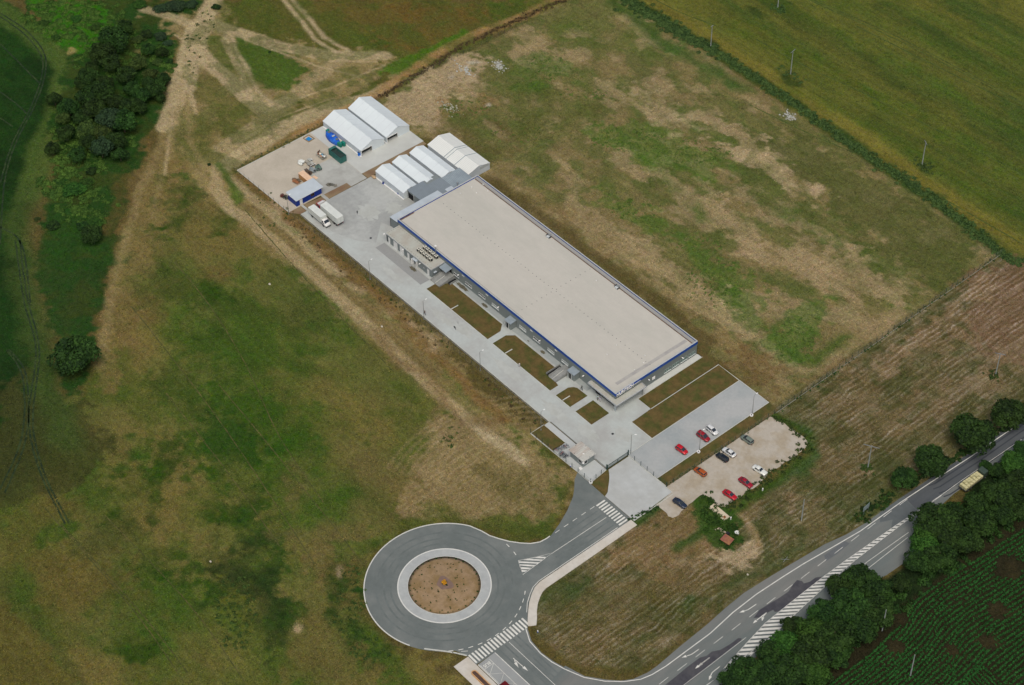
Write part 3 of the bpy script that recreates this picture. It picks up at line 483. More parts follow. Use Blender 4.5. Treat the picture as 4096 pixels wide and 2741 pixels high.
sheet('pavement',[(33.15,-56.5),(35.5,-56.5),(35.6,-72),(35.6,-88.6),(36.0,-90.2),(36.9,-91.9),(38.2,-93.7),(39.7,-95.3),(41.3,-96.6),(42.9,-98.2),(42.2,-99.4),(41.7,-100),(40.2,-98.8),(38.2,-96.9),(36.2,-94.8),(34.5,-92.4),(33.5,-90.6),(33.0,-88.4)],.15,SWK,0)
sheet('bus_platform',[(39.1,-117.5),(39.1,-122.1),(80,-121.8),(80,-117.4),(42.5,-117.5)],.15,SWK,0)
# roundabout: kerb line, apron, planted island
sheet('roundabout_apron',arc(C0,11.9,0,360,72)[:-1],.14,mat('apron_concrete',A(168,172,170),.85,.07,.8,A(156,160,160),.25,.7,fine=.05),0)
isl=MB(); rings=[]
for k,(r_,z_) in enumerate(((9.45,.2),(8.2,.35),(6,.55),(3.5,.72),(1.4,.8))): rings.append([(C0[0]+r_*math.cos(2*PI*i/64),C0[1]+r_*math.sin(2*PI*i/64),z_) for i in range(64)])
isl.loft(rings[::-1]); struct(isl.build('roundabout_soil_mound',mat('island_soil',A(146,124,96),.95,.12,1.2,A(122,100,62),.35,.7,fine=.2,bump=.4),smooth=True))
spoil=[(C0[0]+2.2*math.cos(a)*(1+.25*math.sin(3*a)),C0[1]+2.2*math.sin(a)*(1+.2*math.cos(2*a))) for a in [2*PI*i/20 for i in range(20)]]
struct(MB().poly(spoil,.83).build('mulch_bed',mat('mulch',A(120,100,90),.95,.15,1.5,fine=.2)))
LANE=mat('tyre_polished_lane',A(97,104,102),.85,.06,.6,A(104,111,109),.3,.9,fine=.08)
b=MB()
for rr_ in (13.9,15.6,17.6): b.ribbon(arc(C0,rr_,0,360,90)[:-1],.5,.0535,closed=True)
for x_ in (25.0,26.8,29.6,31.4): b.ribbon([(x_,-61.2),(x_,-80)],.45,.0535)
for y_ in (-104.0,-105.4,-108.2,-110.2): b.ribbon([(42.3,y_),(60,y_+.1)],.45,.0535)
struct(b.build('tyre_lane',LANE))
b=MB()
for off in (1.0,2.6,4.6,6.2): b.ribbon([(75.9+off,12),(76.5+off,14),(77.4+off,29),(78+off*.95,45),(80+off*.95,80)],.4,.0745)
struct(b.build('tyre_lane',mat('tyre_lane_dark',A(58,62,68),.8,.08,.6)))
CRK=mat('yard_stain',A(168,171,165),.85,.05,.7,A(175,179,174),.3,1,fine=.05)
for k_,(x_,y_,a_2,b_2) in enumerate(((-60,-45.5,5,1.2),(-52,-44,4,1.6),(-31,-45,6,1.4),(-10,-45.5,5,1.5),(2,-44,4,1.8),(-85,-45,5,1),(9,-37,3,2),(-112,-33,4,3),(-108,-26,3,2.5))):
    struct(MB().poly([(x_+a_2*math.cos(2*PI*i/26)*(1+.3*math.sin(i*1.9+k_)),y_+b_2*math.sin(2*PI*i/26)*(1+.3*math.cos(i*2.7+k_))) for i in range(26)],.052 if k_<7 else .058).build('yard_stain',CRK))
# markings: thin paint sheets
def mk(name,parts,z=.085,m=None):
    b_=MB()
    for p in parts:
        if p[0]=='r': b_.ribbon(p[1],p[2],z)
        elif p[0]=='p': b_.poly(p[1],z)
        elif p[0]=='c': b_.ribbon(p[1],p[2],z,closed=True)
    return struct(b_.build(name,m or WHT))
ringk=arc(C0,20.75,-64,-238,70)
edge1=ringk+[(10.0,-88.9),(12.6,-88.3),(14.9,-87.2),(17.5,-85.7),(19.8,-83.9),(21.8,-81.9),(23.0,-79.7),(23.25,-77.6),(23.2,-76.4)]
struct(MB().ribbon(edge1,.3,.12,0).build('roundabout_outer_kerb',KERB))
struct(MB().ribbon([(30,-124.2),(34.1,-120.7),(36.3,-119.0),(38.6,-117.5)],.35,.15,0).build('roundabout_outer_kerb',KERB))
mk('edge_line',[('r',[(x+(.35 if 0 else 0),y) for x,y in edge1],.14)],.125)
struct(MB().ribbon(arc(C0,12.05,0,360,72)[:-1],.3,.15,0,closed=True).build('apron_kerb',mat('white_kerb',A(205,206,200),.8,.04,2)))
struct(MB().ribbon(arc(C0,9.5,0,360,72)[:-1],.16,.22,.1,closed=True).build('island_kerb',KERB))
z1=[('r',[(23.55+i*.98,-57.1),(23.55+i*.98,-60.15)],.5) for i in range(10)]; mk('zebra_crossing',z1)
z2=[('r',[(38.85,-117.0+i*1.025),(41.95,-117.0+i*1.025)],.52) for i in range(18)]; mk('zebra_crossing',z2)
mk('edge_line',[('r',[(32.75,-61),(32.6,-88.4),(33.1,-90.8),(34.3,-92.9),(36.0,-95.3),(38.2,-97.4)],.16),('r',[(41.9,-100.9),(45.6,-102.75),(50.2,-103.15),(54,-102.75),(57.6,-101.8),(62.7,-99.8),(66.9,-96.7),(70.1,-93.2),(72.3,-89.6),(73.1,-86.5),(73.5,-82.2),(73.5,-66.8),(72.6,-58),(72.4,-49.3),(72.9,-40),(73.4,-33),(74.6,-22.7),(75.6,-13.6),(75.9,1.8),(76.5,13.7),(77.5,29),(78.0,42),(80,80),(85,220)],.24)])
d_=[('r',[(23.3,y0),(23.3,y0-1.55)],.16) for y0 in (-60.7,-63.8,-66.9,-70.0,-73.1)]
d_+=[('r',[(math.cos(R(a))*20.9+C0[0],math.sin(R(a))*20.9+C0[1]),(math.cos(R(a-3.4))*20.9+C0[0],math.sin(R(a-3.4))*20.9+C0[1])],.2) for a in (90,81,44,37,30,23,16,9,2,-5,-12,-19,-26,-33)]+[('r',[(37.7,-116.4),(36.7,-117.7)],.16)]
mk('dashed_line',d_)
sp_=[(24.0,-88.1),(25.4,-88.8),(26.9,-89.6),(28.4,-90.3),(28.1,-84),(27.9,-79.9),(26.2,-84)]
hs=[('c',[(24.0,-88.1),(26.2,-89.2),(28.3,-90.2),(28.1,-84),(27.9,-79.6),(26.3,-83.6)],.14),('r',[(27.95,-80.2),(28.2,-60.9)],.14)]
def left_x(y): # curved left border of the splitter, then its short lower side
    B=[(27.9,-79.6),(27.4,-81.3),(26.3,-83.9),(25.0,-86.5),(24.0,-88.1),(28.3,-90.3)]
    return B
def clip_bar(yr,w_):
    pts=[]; Bx=left_x(0)
    def hit(y0):
        best=None
        for (xa,ya),(xb,yb) in zip(Bx,Bx[1:]):
            # line x=28.05-t, y=y0-t
            for q in range(21):
                t=q/20; x=xa+(xb-xa)*t; y=ya+(yb-ya)*t
                dd=abs((28.05-x)-(y0-y))
                if best is None or dd<best[0]: best=(dd,x,y)
        return best[1:]
    a=hit(yr); b_=hit(yr-w_); return [(28.05,yr),a,b_,(28.05,yr-w_)]
for yr in (-81.6,-82.9,-84.3,-85.7,-87.1,-88.4): hs.append(('p',clip_bar(yr,.72)))
mk('splitter_hatching',hs)
hl=[(81.3,12),(80.9,3),(80.4,-5),(79.8,-24.2),(79.7,-32.5),(80.0,-45),(80.3,-54),(81.6,-62),(83.4,-72)]
hr=[(81.4,12),(81.3,3),(81.2,-4.3),(81.4,-22),(82.1,-33.1),(83.4,-47.2),(84.1,-53.4),(84.9,-62),(85.2,-72)]
def at_y(L,y):
    for (xa,ya),(xb,yb) in zip(L,L[1:]):
        if ya>=y>=yb: return xa+(xb-xa)*(ya-y)/(ya-yb)
    return L[-1][0]
hh=[('r',hl,.12),('r',hr,.12)]
y=9.0
def edge_hit(y0):
    # the bar leaves the left line at y0 and climbs 1.35 m per metre to the right line
    x0=at_y(hl,y0); x=x0
    for _ in range(200):
        x+=.02; yy=y0+(x-x0)*1.35
        if x>=at_y(hr,min(11.9,yy)): break
    return (x0,y0),(x,y0+(x-x0)*1.35)
while y>-71:
    a,b2=edge_hit(y); c3,d3=edge_hit(y-.92); hh.append(('p',[a,b2,d3,c3])); y-=1.63
mk('median_hatching',hh)
cd=[]; y=8.0
for i in range(17): cd.append(('r',[(76.3,-14.8-6.3*i+18.9),(76.35,-18.0-6.3*i+18.9)],.13))
cd+=[('r',[(82.45,44),(82.1,35),(81.45,19.8),(81.3,12)],.13),('r',[(84.2,-4.4),(83.8,-20),(84.1,-30)],.13),('r',[(85.2,-5.9),(85.4,-20),(85.6,-30)],.13),('r',[(84.3,-53),(84.3,-60),(84.1,-71),(84.4,-85)],.12),('r',[(84.4,-66),(83.9,-90)],.1),('r',[(80.3,-61),(80.6,-95)],.1)]
mk('lane_line',cd)
mk('lane_line',[('r',[(42.4,-106.85),(75,-106.6)],.13),('r',[(42.5,-111.6),(75,-111.2)],.2),('r',[(42.6,-117.15),(75,-117.15)],.22)])
# turn arrows traced in metres
def arrow(pts,heads): return [('r',pts,.2)]+[('p',h) for h in heads]
def tri(tip,dr_,L=1.3,W_=.75):
    d=Vector(dr_).normalized(); q=Vector((-d.y,d.x)); b_=Vector(tip)-d*L; return [tuple(Vector(tip)),tuple(b_+q*W_/2),tuple(b_-q*W_/2)]
def polyarrow(k,shaft,tip):
    P=QL(k,*shaft); tp=Q(k,*tip); d=(tp[0]-P[-1][0],tp[1]-P[-1][1]); return arrow(P,[tri(tp,d)])
ar=polyarrow('zk',[(585,568),(500,625),(455,640)],(410,655))+polyarrow('zk',[(692,655),(590,735)],(550,768))+polyarrow('zk',[(690,660),(655,700)],(645,745))+polyarrow('zk',[(100,1125),(20,1185)],(-20,1215))+polyarrow('zk',[(205,1217),(125,1280),(108,1320)],(92,1360))
ar+=polyarrow('zF',[(433,732),(390,762),(365,770)],(332,781))+polyarrow('zF',[(493,782),(440,822)],(412,846))
mk('turn_arrow',ar,.09)
mk('turn_arrow',arrow([(46.8,-109.25),(50.4,-109.1)],[tri((52.2,-109.0),(1,.05),1.7,.8)])+arrow([(47.3,-109.25),(48.3,-109.8)],[tri((49.9,-110.15),(1,-.25),1.7,.8)]),.09)
zz=[('c',[(43.15,-113.9),(43.15,-116.85),(60,-116.85),(60,-113.85)],.12),('r',[(44.75,-116.8),(44.75,-113.9)],.12)]
xa=44.8; pts=[(44.8,-113.95)]
for i in range(7): pts.append((46.7+i*2,-116.75 if i%2==0 else -113.9))
zz.append(('r',pts,.12)); mk('bus_box_marking',zz,.09)
def text_mesh(txt,size,ext,name,m,parent=None,loc=(0,0,0),rot=(0,0,0),sx=1):
    cu=bpy.data.curves.new('t','FONT'); cu.body=txt; cu.size=size; cu.extrude=ext; cu.align_x='CENTER'; cu.align_y='CENTER'; cu.offset=.02*size
    to=bpy.data.objects.new('t',cu); COL.objects.link(to); bpy.context.view_layer.update()
    me=bpy.data.meshes.new_from_object(to.evaluated_get(bpy.context.evaluated_depsgraph_get())); bpy.data.objects.remove(to); me.materials.clear(); me.materials.append(m); me.name=name
    o=bpy.data.objects.new(name,me); COL.objects.link(o); o.location=loc; o.rotation_euler=rot; o.scale=(sx,1,1); o.parent=parent; return o
struct(text_mesh('BUS',1.25,.004,'bus_lettering',WHT,loc=(43.95,-115.4,.092),rot=(0,0,-PI/2),sx=1.0))
RUTM=mat('wheel_rut_soil',A(30,48,28),.95,.35,.5,A(52,66,34),.25,.8,fine=.3); RUTM2=mat('wheel_rut_soil_light',A(56,74,30),.95,.3,.5,A(82,92,40),.3,.9,fine=.3)
def rut(P,m,w_):
    P=QL('ov',*P); out=[]
    # smooth the traced line, then let it wander a little
    for i in range(len(P)-1):
        p0=P[max(0,i-1)];p1=P[i];p2=P[i+1];p3=P[min(len(P)-1,i+2)]; k=max(2,int(math.dist(p1,p2)/2))
        for j in range(k):
            t_=j/k; out.append(tuple(.5*((2*p1[a])+(-p0[a]+p2[a])*t_+(2*p0[a]-5*p1[a]+4*p2[a]-p3[a])*t_*t_+(-p0[a]+3*p1[a]-3*p2[a]+p3[a])*t_**3)+random.uniform(-.06,.06) for a in (0,1)))
    out.append(P[-1]); struct(MB().ribbon(out,w_,.015).build('wheel_rut',m))
for P in RUT1: rut(P,RUTM,.55)
for P in RUT2: rut(P,RUTM2,.45)
for P in ([(400,600),(480,700),(560,830),(640,1000),(740,1150)],[(500,880),(600,1000),(760,1200),(900,1380)],[(380,900),(520,1080),(640,1250)],[(140,1200),(320,1400),(430,1540)],[(100,1160),(300,1390),(420,1560)],[(240,1180),(430,1380),(560,1560)],[(560,480),(700,640),(900,850)],[(300,700),(500,960),(720,1290)]): rut(P,MAT.setdefault('rut3',mat('meadow_wheel_line',A(66,72,34),.95,.35,.5,A(90,84,48),.35,1,fine=.35)),.32)
# manholes, small patches
for x,y in (( -101.8,-39.9),(7.1,-39.2)):
    mh=thing('manhole_cover','round dark iron manhole cover in the pale paving'+(' of the truck yard' if x<0 else ' near the entrance gate'),'manhole cover',(x,y,.06),group='manhole covers'); MB().tube((0,0,0),(0,0,.02),.38,n=20).build('frame',M('iron_frame',A(90,90,90),.6),mh); MB().tube((0,0,.02),(0,0,.035),.28,n=20).build('lid',M('iron_lid',A(50,52,54),.6),mh)
OIL=mat('oil_stain',A(112,104,88),.6,.1,1)
# ------------------------------------------------------------------ warehouse
WALL=mat('grey_wall_panel',A(124,132,130),.6,.04,.8,fine=.03); grid_lines(WALL,1.15,1.15,.03,.86)
FASC=mat('blue_fascia',A(14,72,158),.45,.04,1)
COPE=mat('coping_metal',A(176,180,178),.5,.05,2)
ROOF=mat('roof_membrane',A(186,183,173),.85,.035,.5,A(172,172,162),.10,.4,fine=.05,streak=(.5,1)); grid_lines(ROOF,0,1.95,.07,.95); grid_lines(ROOF,12.2,0,.07,.96)
ROOF2=mat('annex_membrane',A(173,175,165),.85,.05,1,A(160,150,136),.3,.5,fine=.05)
GLASS=mat('dark_glass',A(30,34,38),.15,.1,3,spec=.6)
FRAME=mat('white_frame',A(206,210,208),.5,.03,3)
METAL=mat('grey_metal_sheet',A(140,152,158),.45,.06,1.2,A(120,132,138),.4,.5)
METAL2=mat('pale_metal_sheet',A(184,194,200),.45,.05,1.2,A(170,180,186),.3,.6)
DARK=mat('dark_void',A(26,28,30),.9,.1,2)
WHITE=mat('white_paint',A(222,222,218),.5,.04,2)
STEEL=mat('galvanised_steel',A(150,154,154),.4,.06,4,metal=.4)
DKMETAL=mat('dark_metal',A(60,64,66),.5,.08,4)
SIGNW=mat('sign_white',A(235,235,232),.45,.02,3)
GUT=mat('gutter_dirt',A(120,96,80),.95,.25,1.5,A(90,72,64),.6,.7,fine=.2)
def corrug(x0,x1,y0,y1,zf,pitch,axis,amp=.03):
    """corrugated sheet, ribs along the given axis; zf(x,y)=height"""
    b_=MB(); n=int(((y1-y0) if axis=='x' else (x1-x0))/pitch*2); vs=[]
    for i in range(n+1):
        o=amp if i%2 else 0
        if axis=='x': y=y0+(y1-y0)*i/n; vs+=[(x0,y,zf(x0,y)+o),(x1,y,zf(x1,y)+o)]
        else: x=x0+(x1-x0)*i/n; vs+=[(x,y0,zf(x,y0)+o),(x,y1,zf(x,y1)+o)]
    fs=[(2*i,2*i+2,2*i+3,2*i+1) if axis!='x' else (2*i,2*i+1,2*i+3,2*i+2) for i in range(n)]
    return b_.add(vs,fs)
L_,Wd=98.3,31.75
wh=thing('warehouse','long grey warehouse with a flat pale roof and a blue band under its roof edge','warehouse',(0,0,0))
b=MB(); b.box(-L_,0,-Wd,-Wd+.25,0,4.35).box(-L_,0,-.25,0,0,4.35).box(-.25,0,-Wd+.25,-.25,0,4.35).box(-L_,-L_+.25,-Wd+.25,-.25,0,4.35); b.build('wall',WALL,wh)
b=MB(); o_=.07
b.box(-L_-o_,o_,-Wd-o_,-Wd+.2,4.3,5.35).box(-L_-o_,o_,-.2,o_,4.3,5.35).box(-.2,o_,-Wd+.2,-.2,4.3,5.35).box(-L_-o_,-L_+.2,-Wd+.2,-.2,4.3,5.35); b.build('fascia_band',FASC,wh)
b=MB(); b.poly([(-L_+.2,-Wd+.2),(-.2,-Wd+.2),(-.2,-.2),(-L_+.2,-.2)],4.92); rf=b.build('roof',ROOF,wh)
b=MB(); cz=5.36
b.box(-L_-.1,.1,-Wd-.1,-Wd+.28,cz,cz+.04).box(-.28,.1,-Wd+.28,-.30,cz,cz+.04).box(-L_-.1,-L_+.28,-Wd+.28,-.30,cz,cz+.04); b.box(-L_-.1,.1,-.22,.1,cz,cz+.04); b.build('parapet_coping',COPE,wh)
b=MB(); b.box(-L_+.3,-.3,-1.35,-.32,4.93,5.15); b.build('parapet_upstand',mat('parapet_grey',A(150,150,146),.8,.05,1,fine=.05),rf)
struct  # (the gutter is a dirty strip with its own shape)
b=MB(); b.ribbon([(-L_+.5,-1.5),(-.6,-1.5)],.28,4.94); b.ribbon([(-L_+.45,-Wd+.45),(-70,-Wd+.42),(-40,-Wd+.4)],.55,4.935); b.ribbon([(-L_+.45,-Wd+.4),(-L_+.45,-Wd+6)],.5,4.94); b.ribbon([(-.5,-2),(-.5,-11)],.15,4.94); b.build('gutter',GUT,rf)
b=MB(); b.ribbon([Q('z4',880,570,4.95),Q('z4',1555,150,4.95)],1.1,4.93); b.build('roof_patch_strip',mat('roof_strip',A(168,166,160),.85,.06,1.5,A(150,148,146),.5,.6),rf)
b=MB()
for y in np.arange(-30,-2,2.9): b.box(-.42,-.36,y,y+.06,4.93,4.96)
# studs along the roof seams
STUD=mat('seam_stud',A(66,76,80),.6,.1,4); st=MB().tube((0,0,0),(0,0,.07),.12,.09,8)
sm=[(x,-16.4) for x in np.arange(-95,-2,1.75)]+[(-43.2,y) for y in np.arange(-29,-2,1.9)]
s0=None
for x,y in sm:
    if s0 is None: s0=st.build('seam_stud',STUD,rf); s0.location=(x,y,4.93)
    else: c=s0.copy(); COL.objects.link(c); c.location=(x+random.uniform(-.1,.1),y+random.uniform(-.05,.05),4.93)
# vents and small roof fittings
def roof_vent(x,y,s=1):
    v=MB().box(-.6*s,.6*s,-.5*s,.5*s,0,.45*s).build('roof_vent',mat('vent_casing',A(190,196,198),.45,.08,3) if 'vent_casing' not in MAT else MAT['vent_casing'],wh); v.location=(x,y,4.93)
    MB().rbox((.1,.35,.75*s),(.8*s,.35*s,.5*s),.3).build('cowl',STEEL,v); MB().box(-.65,-.6,-.5,.5,0,.9).build('bracket',DKMETAL,v); MB().box(.6,.65,-.5,.5,0,.6).build('bracket',DKMETAL,v)
MAT['vent_casing']=mat('vent_casing',A(190,196,198),.45,.08,3)
roof_vent(*Q('z2',1815,775,5.2)); roof_vent(*Q('z3',1972,362,5.2))
for k,x,y in (('z2',1130,235),('z2',1010,265),('z2',1180,302),('z2',895,330),('z2',1060,322),('z4',882,202),('z4',790,290),('z4',1145,372),('z4',1057,440),('z4',1155,300),('z3',1772,300)):
    p=Q(k,x,y,5); v=MB().tube((0,0,0),(0,0,.3),.12,n=10).build('roof_outlet',WHITE,wh); v.location=(p[0],p[1],4.93); MB().tube((0,0,.3),(0,0,.42),.2,.12,10).build('cap',WHITE,v)
# mast with a pale globe on the front edge
mst=MB().tube((0,0,4.0),(0,0,6.9),.11,.09,10).build('mast',STEEL,wh); mst.location=(-79.6,-31.95,0); MB().tube((0,0,6.9),(0,0,7.05),.16,.4,14).tube((0,0,7.05),(0,0,7.25),.4,.3,14).build('globe',WHITE,mst)
# windows of the long front
def window_f(x0,x1,z0,z1,y,open_=0,nm='window',par=wh):
    fr=MB(); t_=.09
    fr.box(x0,x1,y-.06,y+.05,z0,z0+t_).box(x0,x1,y-.06,y+.05,z1-t_,z1).box(x0,x0+t_,y-.06,y+.05,z0+t_,z1-t_).box(x1-t_,x1,y-.06,y+.05,z0+t_,z1-t_)
    k=max(2,round((x1-x0)/.75))
    for i in range(1,k): xx=x0+(x1-x0)*i/k; fr.box(xx-.05,xx+.05,y-.055,y+.04,z0+t_,z1-t_)
    f=fr.build(nm,FRAME,par); MB().box(x0+t_,x1-t_,y-.03,y-.01,z0+t_,z1-t_).build('pane',GLASS if open_==1 else PANE,f); MB().box(x0-.1,x1+.1,y-.16,y-.062,z0-.07,z0-.005).build('sill',FRAME,f); return f
PANE=mat('pale_blind_pane',A(158,168,166),.3,.08,1,spec=.5)
for x0,x1,op in ((-71.4,-68.9,1),(-65.9,-62.9,1),(-59.6,-56.7,1),(-53.6,-50.5,0),(-41.2,-38.2,0),(-35.0,-32.0,1),(-28.7,-25.8,0),(-22.6,-19.8,0)): window_f(x0,x1,1.25,2.15,-Wd,op)
for x in (-66.9,-55.9,-35.8,-25.1):
    v=MB().box(x-.5,x+.5,-Wd-.12,-Wd+.02,3.45,3.75).build('wall_vent',FRAME,wh); MB().box(x-.42,x+.42,-Wd-.14,-Wd-.122,3.52,3.68).build('grille',COPE,v)
def wall_lamp(x,y,z,dx,dy,par):
    v=MB().tube((x,y,z),(x+dx*.45,y+dy*.45,z+.12),.035,n=6).build('wall_lamp',STEEL,par); q=MB().blob((x+dx*.75,y+dy*.75,z+.14),(.2+.22*abs(dx),.2+.22*abs(dy),.1),1,10,6,0).build('lamp_head',WHITE,v,True)
for x,z in ((-68.4,3.2),(-49.9,3.2),(-31.4,3.2),(-12.6,3.2)): wall_lamp(x,-Wd,z,0,-1,wh)
for y in (-19.6,-6.4): wall_lamp(0,y,3.2,1,0,wh)
# windows and notice panel of the short front (facing the car park)
WFR=mat('green_grey_frame',A(140,158,152),.5,.05,2)
for y0,y1 in ((-12.9,-10.3),(-9.7,-7.1),(-6.5,-3.9),(-3.3,-.7)):
    fr=MB(); x=0; z0,z1=.9,2.15
    fr.box(-.03,.06,y0,y1,z0,z0+.12).box(-.03,.06,y0,y1,z1-.12,z1)
    for yy in np.linspace(y0,y1,4): fr.box(-.03,.065,max(y0,yy-.07),min(y1,yy+.07),z0+.12,z1-.12)
    f=fr.build('window',WFR,wh); MB().box(-.03,.02,y0+.07,y1-.07,z0+.12,z1-.12).build('pane',mat('pane_green',A(92,110,106),.2,.3,1.2,spec=.6) if 'pg' not in MAT else MAT['pg'],f); MB().box(.066,.2,y0-.1,y1+.1,z0-.08,z0).build('sill',FRAME,f)
MB().box(0,.07,-17.6,-16.5,1.3,2.3).build('notice_panel',SIGNW,wh)
# lettering on the blue band
RZX=(R(90),0,R(90))
sg=text_mesh('NURITECH',1.55,.06,'sign_lettering',SIGNW,wh,(.2,-28.3,4.62),RZX,1.0)
bb=[Vector(c) for c in sg.bound_box]; wd=max(c.x for c in bb)-min(c.x for c in bb); sg.scale=(6.3/wd,1,1)
b=MB()
for i in range(22): y=-25.0+i*.125; b.box(.1,.16,y,y+(.09 if i%5 else .05),4.42,4.56)
b.build('small_sign_letters',SIGNW,wh)
# entrance canopy round the corner, with glazed lobby below
cp=MB().poly([(-9.7,-33.2),(2.0,-33.2),(2.0,-22.0),(.08,-22.0),(.08,-31.83),(-9.7,-31.83)],3.25,3.05).build('entrance_canopy',ROOF2,wh)
MB().ribbon([(-9.8,-32.0),(-9.8,-33.3),(2.1,-33.3),(2.1,-21.9),(.2,-21.9)],.14,3.4,2.95).build('canopy_edge',mat('canopy_edge_m',A(178,182,184),.5,.05,2),cp)
MB().tube((.9,-32.6,.02),(.9,-32.6,3.05),.32,n=16).build('column',mat('column_plaster',A(160,168,170),.7,.05,2),cp); MB().tube((1.6,-22.8,.02),(1.6,-22.8,3.05),.15,n=12).build('column',STEEL,cp)
b=MB(); b.box(-9.3,-.1,-Wd-.12,-Wd-.02,.25,2.9).build('lobby_glazing',mat('lobby_glass',A(52,62,62),.2,.35,.9,spec=.6),wh)
b=MB()
for x in np.arange(-9.3,0,1.3): b.box(x-.05,x+.05,-Wd-.17,-Wd-.121,.1,2.95)
b.box(-9.3,-.1,-Wd-.175,-Wd-.125,.1,.25).box(-9.3,-.1,-Wd-.176,-Wd-.126,2.1,2.2); b.build('lobby_mullions',STEEL,wh)
MB().box(-7.9,-6.2,-Wd-.3,-Wd-.2,.06,2.2).build('entrance_door',DARK,wh)
# porches with doors
for nm,x0,x1 in (('a',-45.2,-42.4),('b',-17.7,-14.7)):
    P_=MB().box(x0+.3,x1-.3,-33.8,-Wd-.08,.05,2.72).build('porch',WALL,wh)
    MB().add([(x0,-34.15,2.72),(x1,-34.15,2.72),(x1,-Wd-.08,2.98),(x0,-Wd-.08,2.98),(x0,-34.15,2.80),(x1,-34.15,2.80),(x1,-Wd-.08,3.06),(x0,-Wd-.08,3.06)],[(0,3,2,1),(4,5,6,7),(0,1,5,4),(1,2,6,5),(2,3,7,6),(3,0,4,7)]).build('porch_roof',METAL,P_)
    d=MB().box(x0+.62,x0+1.5,-33.87,-33.8,.08,2.15).build('door',DARK,P_); MB().box(x0+.52,x0+.62,-33.9,-33.8,.08,2.25).box(x0+1.5,x0+1.6,-33.9,-33.8,.08,2.25).box(x0+.62,x0+1.5,-33.9,-33.8,2.15,2.25).build('door_frame',FRAME,d)
    MB().rbox((x0+.38,-34.15,1.15),(.06,.75,2.0),.55).build('door_leaf',FRAME,d)
# pavement strip under the long front
struct(MB().poly([(-70,-33.6),(-9.8,-33.6),(-9.8,-Wd),(-70,-Wd)],.062).build('footway',mat('footway_conc',A(150,156,154),.85,.06,.9,fine=.05)))
struct(MB().poly([(.0,-21.8),(1.75,-21.8),(1.75,.2),(.0,.2)],.07).build('footway',mat('footway_conc2',A(190,192,186),.85,.05,.9,fine=.05)))
WET=mat('damp_patch',A(92,88,72),.6,.3,1.4,fine=.2)
for k,cx_,cy_2,rx,ry in (('z3',480,358,2.6,.62),('z3',697,537,1.3,.5),('z3',1257,988,.9,.5),('z3',1117,880,.4,.2),('zx',745,1160,1.5,.6)):
    c_=Q(k,cx_,cy_2); struct(MB().poly([(c_[0]+rx*math.cos(2*PI*i/22)*(1+.18*math.sin(i*1.7)),c_[1]+ry*math.sin(2*PI*i/22)*(1+.2*math.cos(i*2.3))) for i in range(22)],.075).build('damp_stain',WET))
# ------------------------------------------------------------------ low annex with cooling units
ax=thing('annex','low grey annex with white doors standing against the left end of the warehouse','annex',(0,0,0))
AX0,AX1,AY0,AY1=-97.4,-75.6,-37.0,-Wd-.09
AWALL=mat('annex_wall',A(122,130,130),.65,.05,.8,fine=.04)
MB().box(AX0,AX1,AY0,AY1,0,3.25).build('wall',AWALL,ax)
ar_=MB().box(AX0-.12,AX1+.12,AY0-.12,AY1,3.25,3.42).build('roof',ROOF2,ax)
MB().ribbon([(AX0-.16,AY1),(AX0-.16,AY0-.16),(AX1+.16,AY0-.16),(AX1+.16,AY1)],.1,3.46,3.1).build('roof_edge',COPE,ar_)
s0=None
for x,y in [(x,-36.6) for x in np.arange(-97,-76,.95)]+[(x,-32.5) for x in np.arange(-97,-85,1.0)]+[(-97.1,y) for y in np.arange(-36,-32.5,.8)]:
    if s0 is None: s0=MB().tube((0,0,0),(0,0,.06),.09,.06,6).build('edge_stud',STUD,ar_); s0.location=(x,y,3.43)
    else: c=s0.copy(); COL.objects.link(c); c.location=(x+random.uniform(-.1,.1),y,3.43)
for x0,x1 in ((-96.45,-95.65),(-93.9,-92.0),(-90.8,-88.9),(-87.1,-86.2),(-77.5,-76.6)):
    z1_=2.35 if x1-x0<1 else 2.7; d=MB().box(x0,x1,AY0-.07,AY0+.01,.15,z1_).build('door',WHITE,ax); MB().box(x0-.07,x0,AY0-.09,AY0,.1,z1_+.07).box(x1,x1+.07,AY0-.09,AY0,.1,z1_+.07).box(x0,x1,AY0-.09,AY0,z1_,z1_+.07).build('door_frame',COPE,d)
    MB().box(x0-.15,x1+.15,AY0-.75,AY0-.095,.05,.16).build('door_step',COPE,d)
    if x1-x0<1: MB().box(x0+.08,x0+.14,AY0-.13,AY0-.07,1.1,1.25).build('handle',DKMETAL,d)
    else: MB().box(x0,x1,AY0-.075,AY0-.071,.8,.85).box(x0,x1,AY0-.075,AY0-.071,1.4,1.45).box(x0,x1,AY0-.075,AY0-.071,2.0,2.05).build('panel_joint',COPE,d)
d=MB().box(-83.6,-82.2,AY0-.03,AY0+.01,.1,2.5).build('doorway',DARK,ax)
MB().rbox((-84.05,AY0-.55,1.3),(.95,.06,2.3),R(70)).build('open_door_leaf',WHITE,d); MB().rbox((-81.9,AY0-.6,1.3),(1.0,.06,2.4),R(-75)).build('open_door_leaf',WHITE,d); MB().box(-83.9,-81.9,AY0-.9,AY0-.03,2.55,2.65).build('hood',METAL2,d)
wall_lamp(-88.4,AY0,2.95,0,-1,ax); wall_lamp(-80.2,AY0,2.8,0,-1,ax); wall_lamp(-97.4,AY0,3.0,-.5,-.8,ax)
MB().box(-79.4,-79.0,AY0-.05,AY0,1.3,1.7).build('meter_box',COPE,ax); MB().box(-97.4,-97.0,AY0-.06,AY0,.1,3.1).build('downpipe',DKMETAL,ax)
MB().box(AX1+.17,AX1+.7,-36.4,-35.4,1.9,2.0).build('shelf_hood',METAL2,ax)
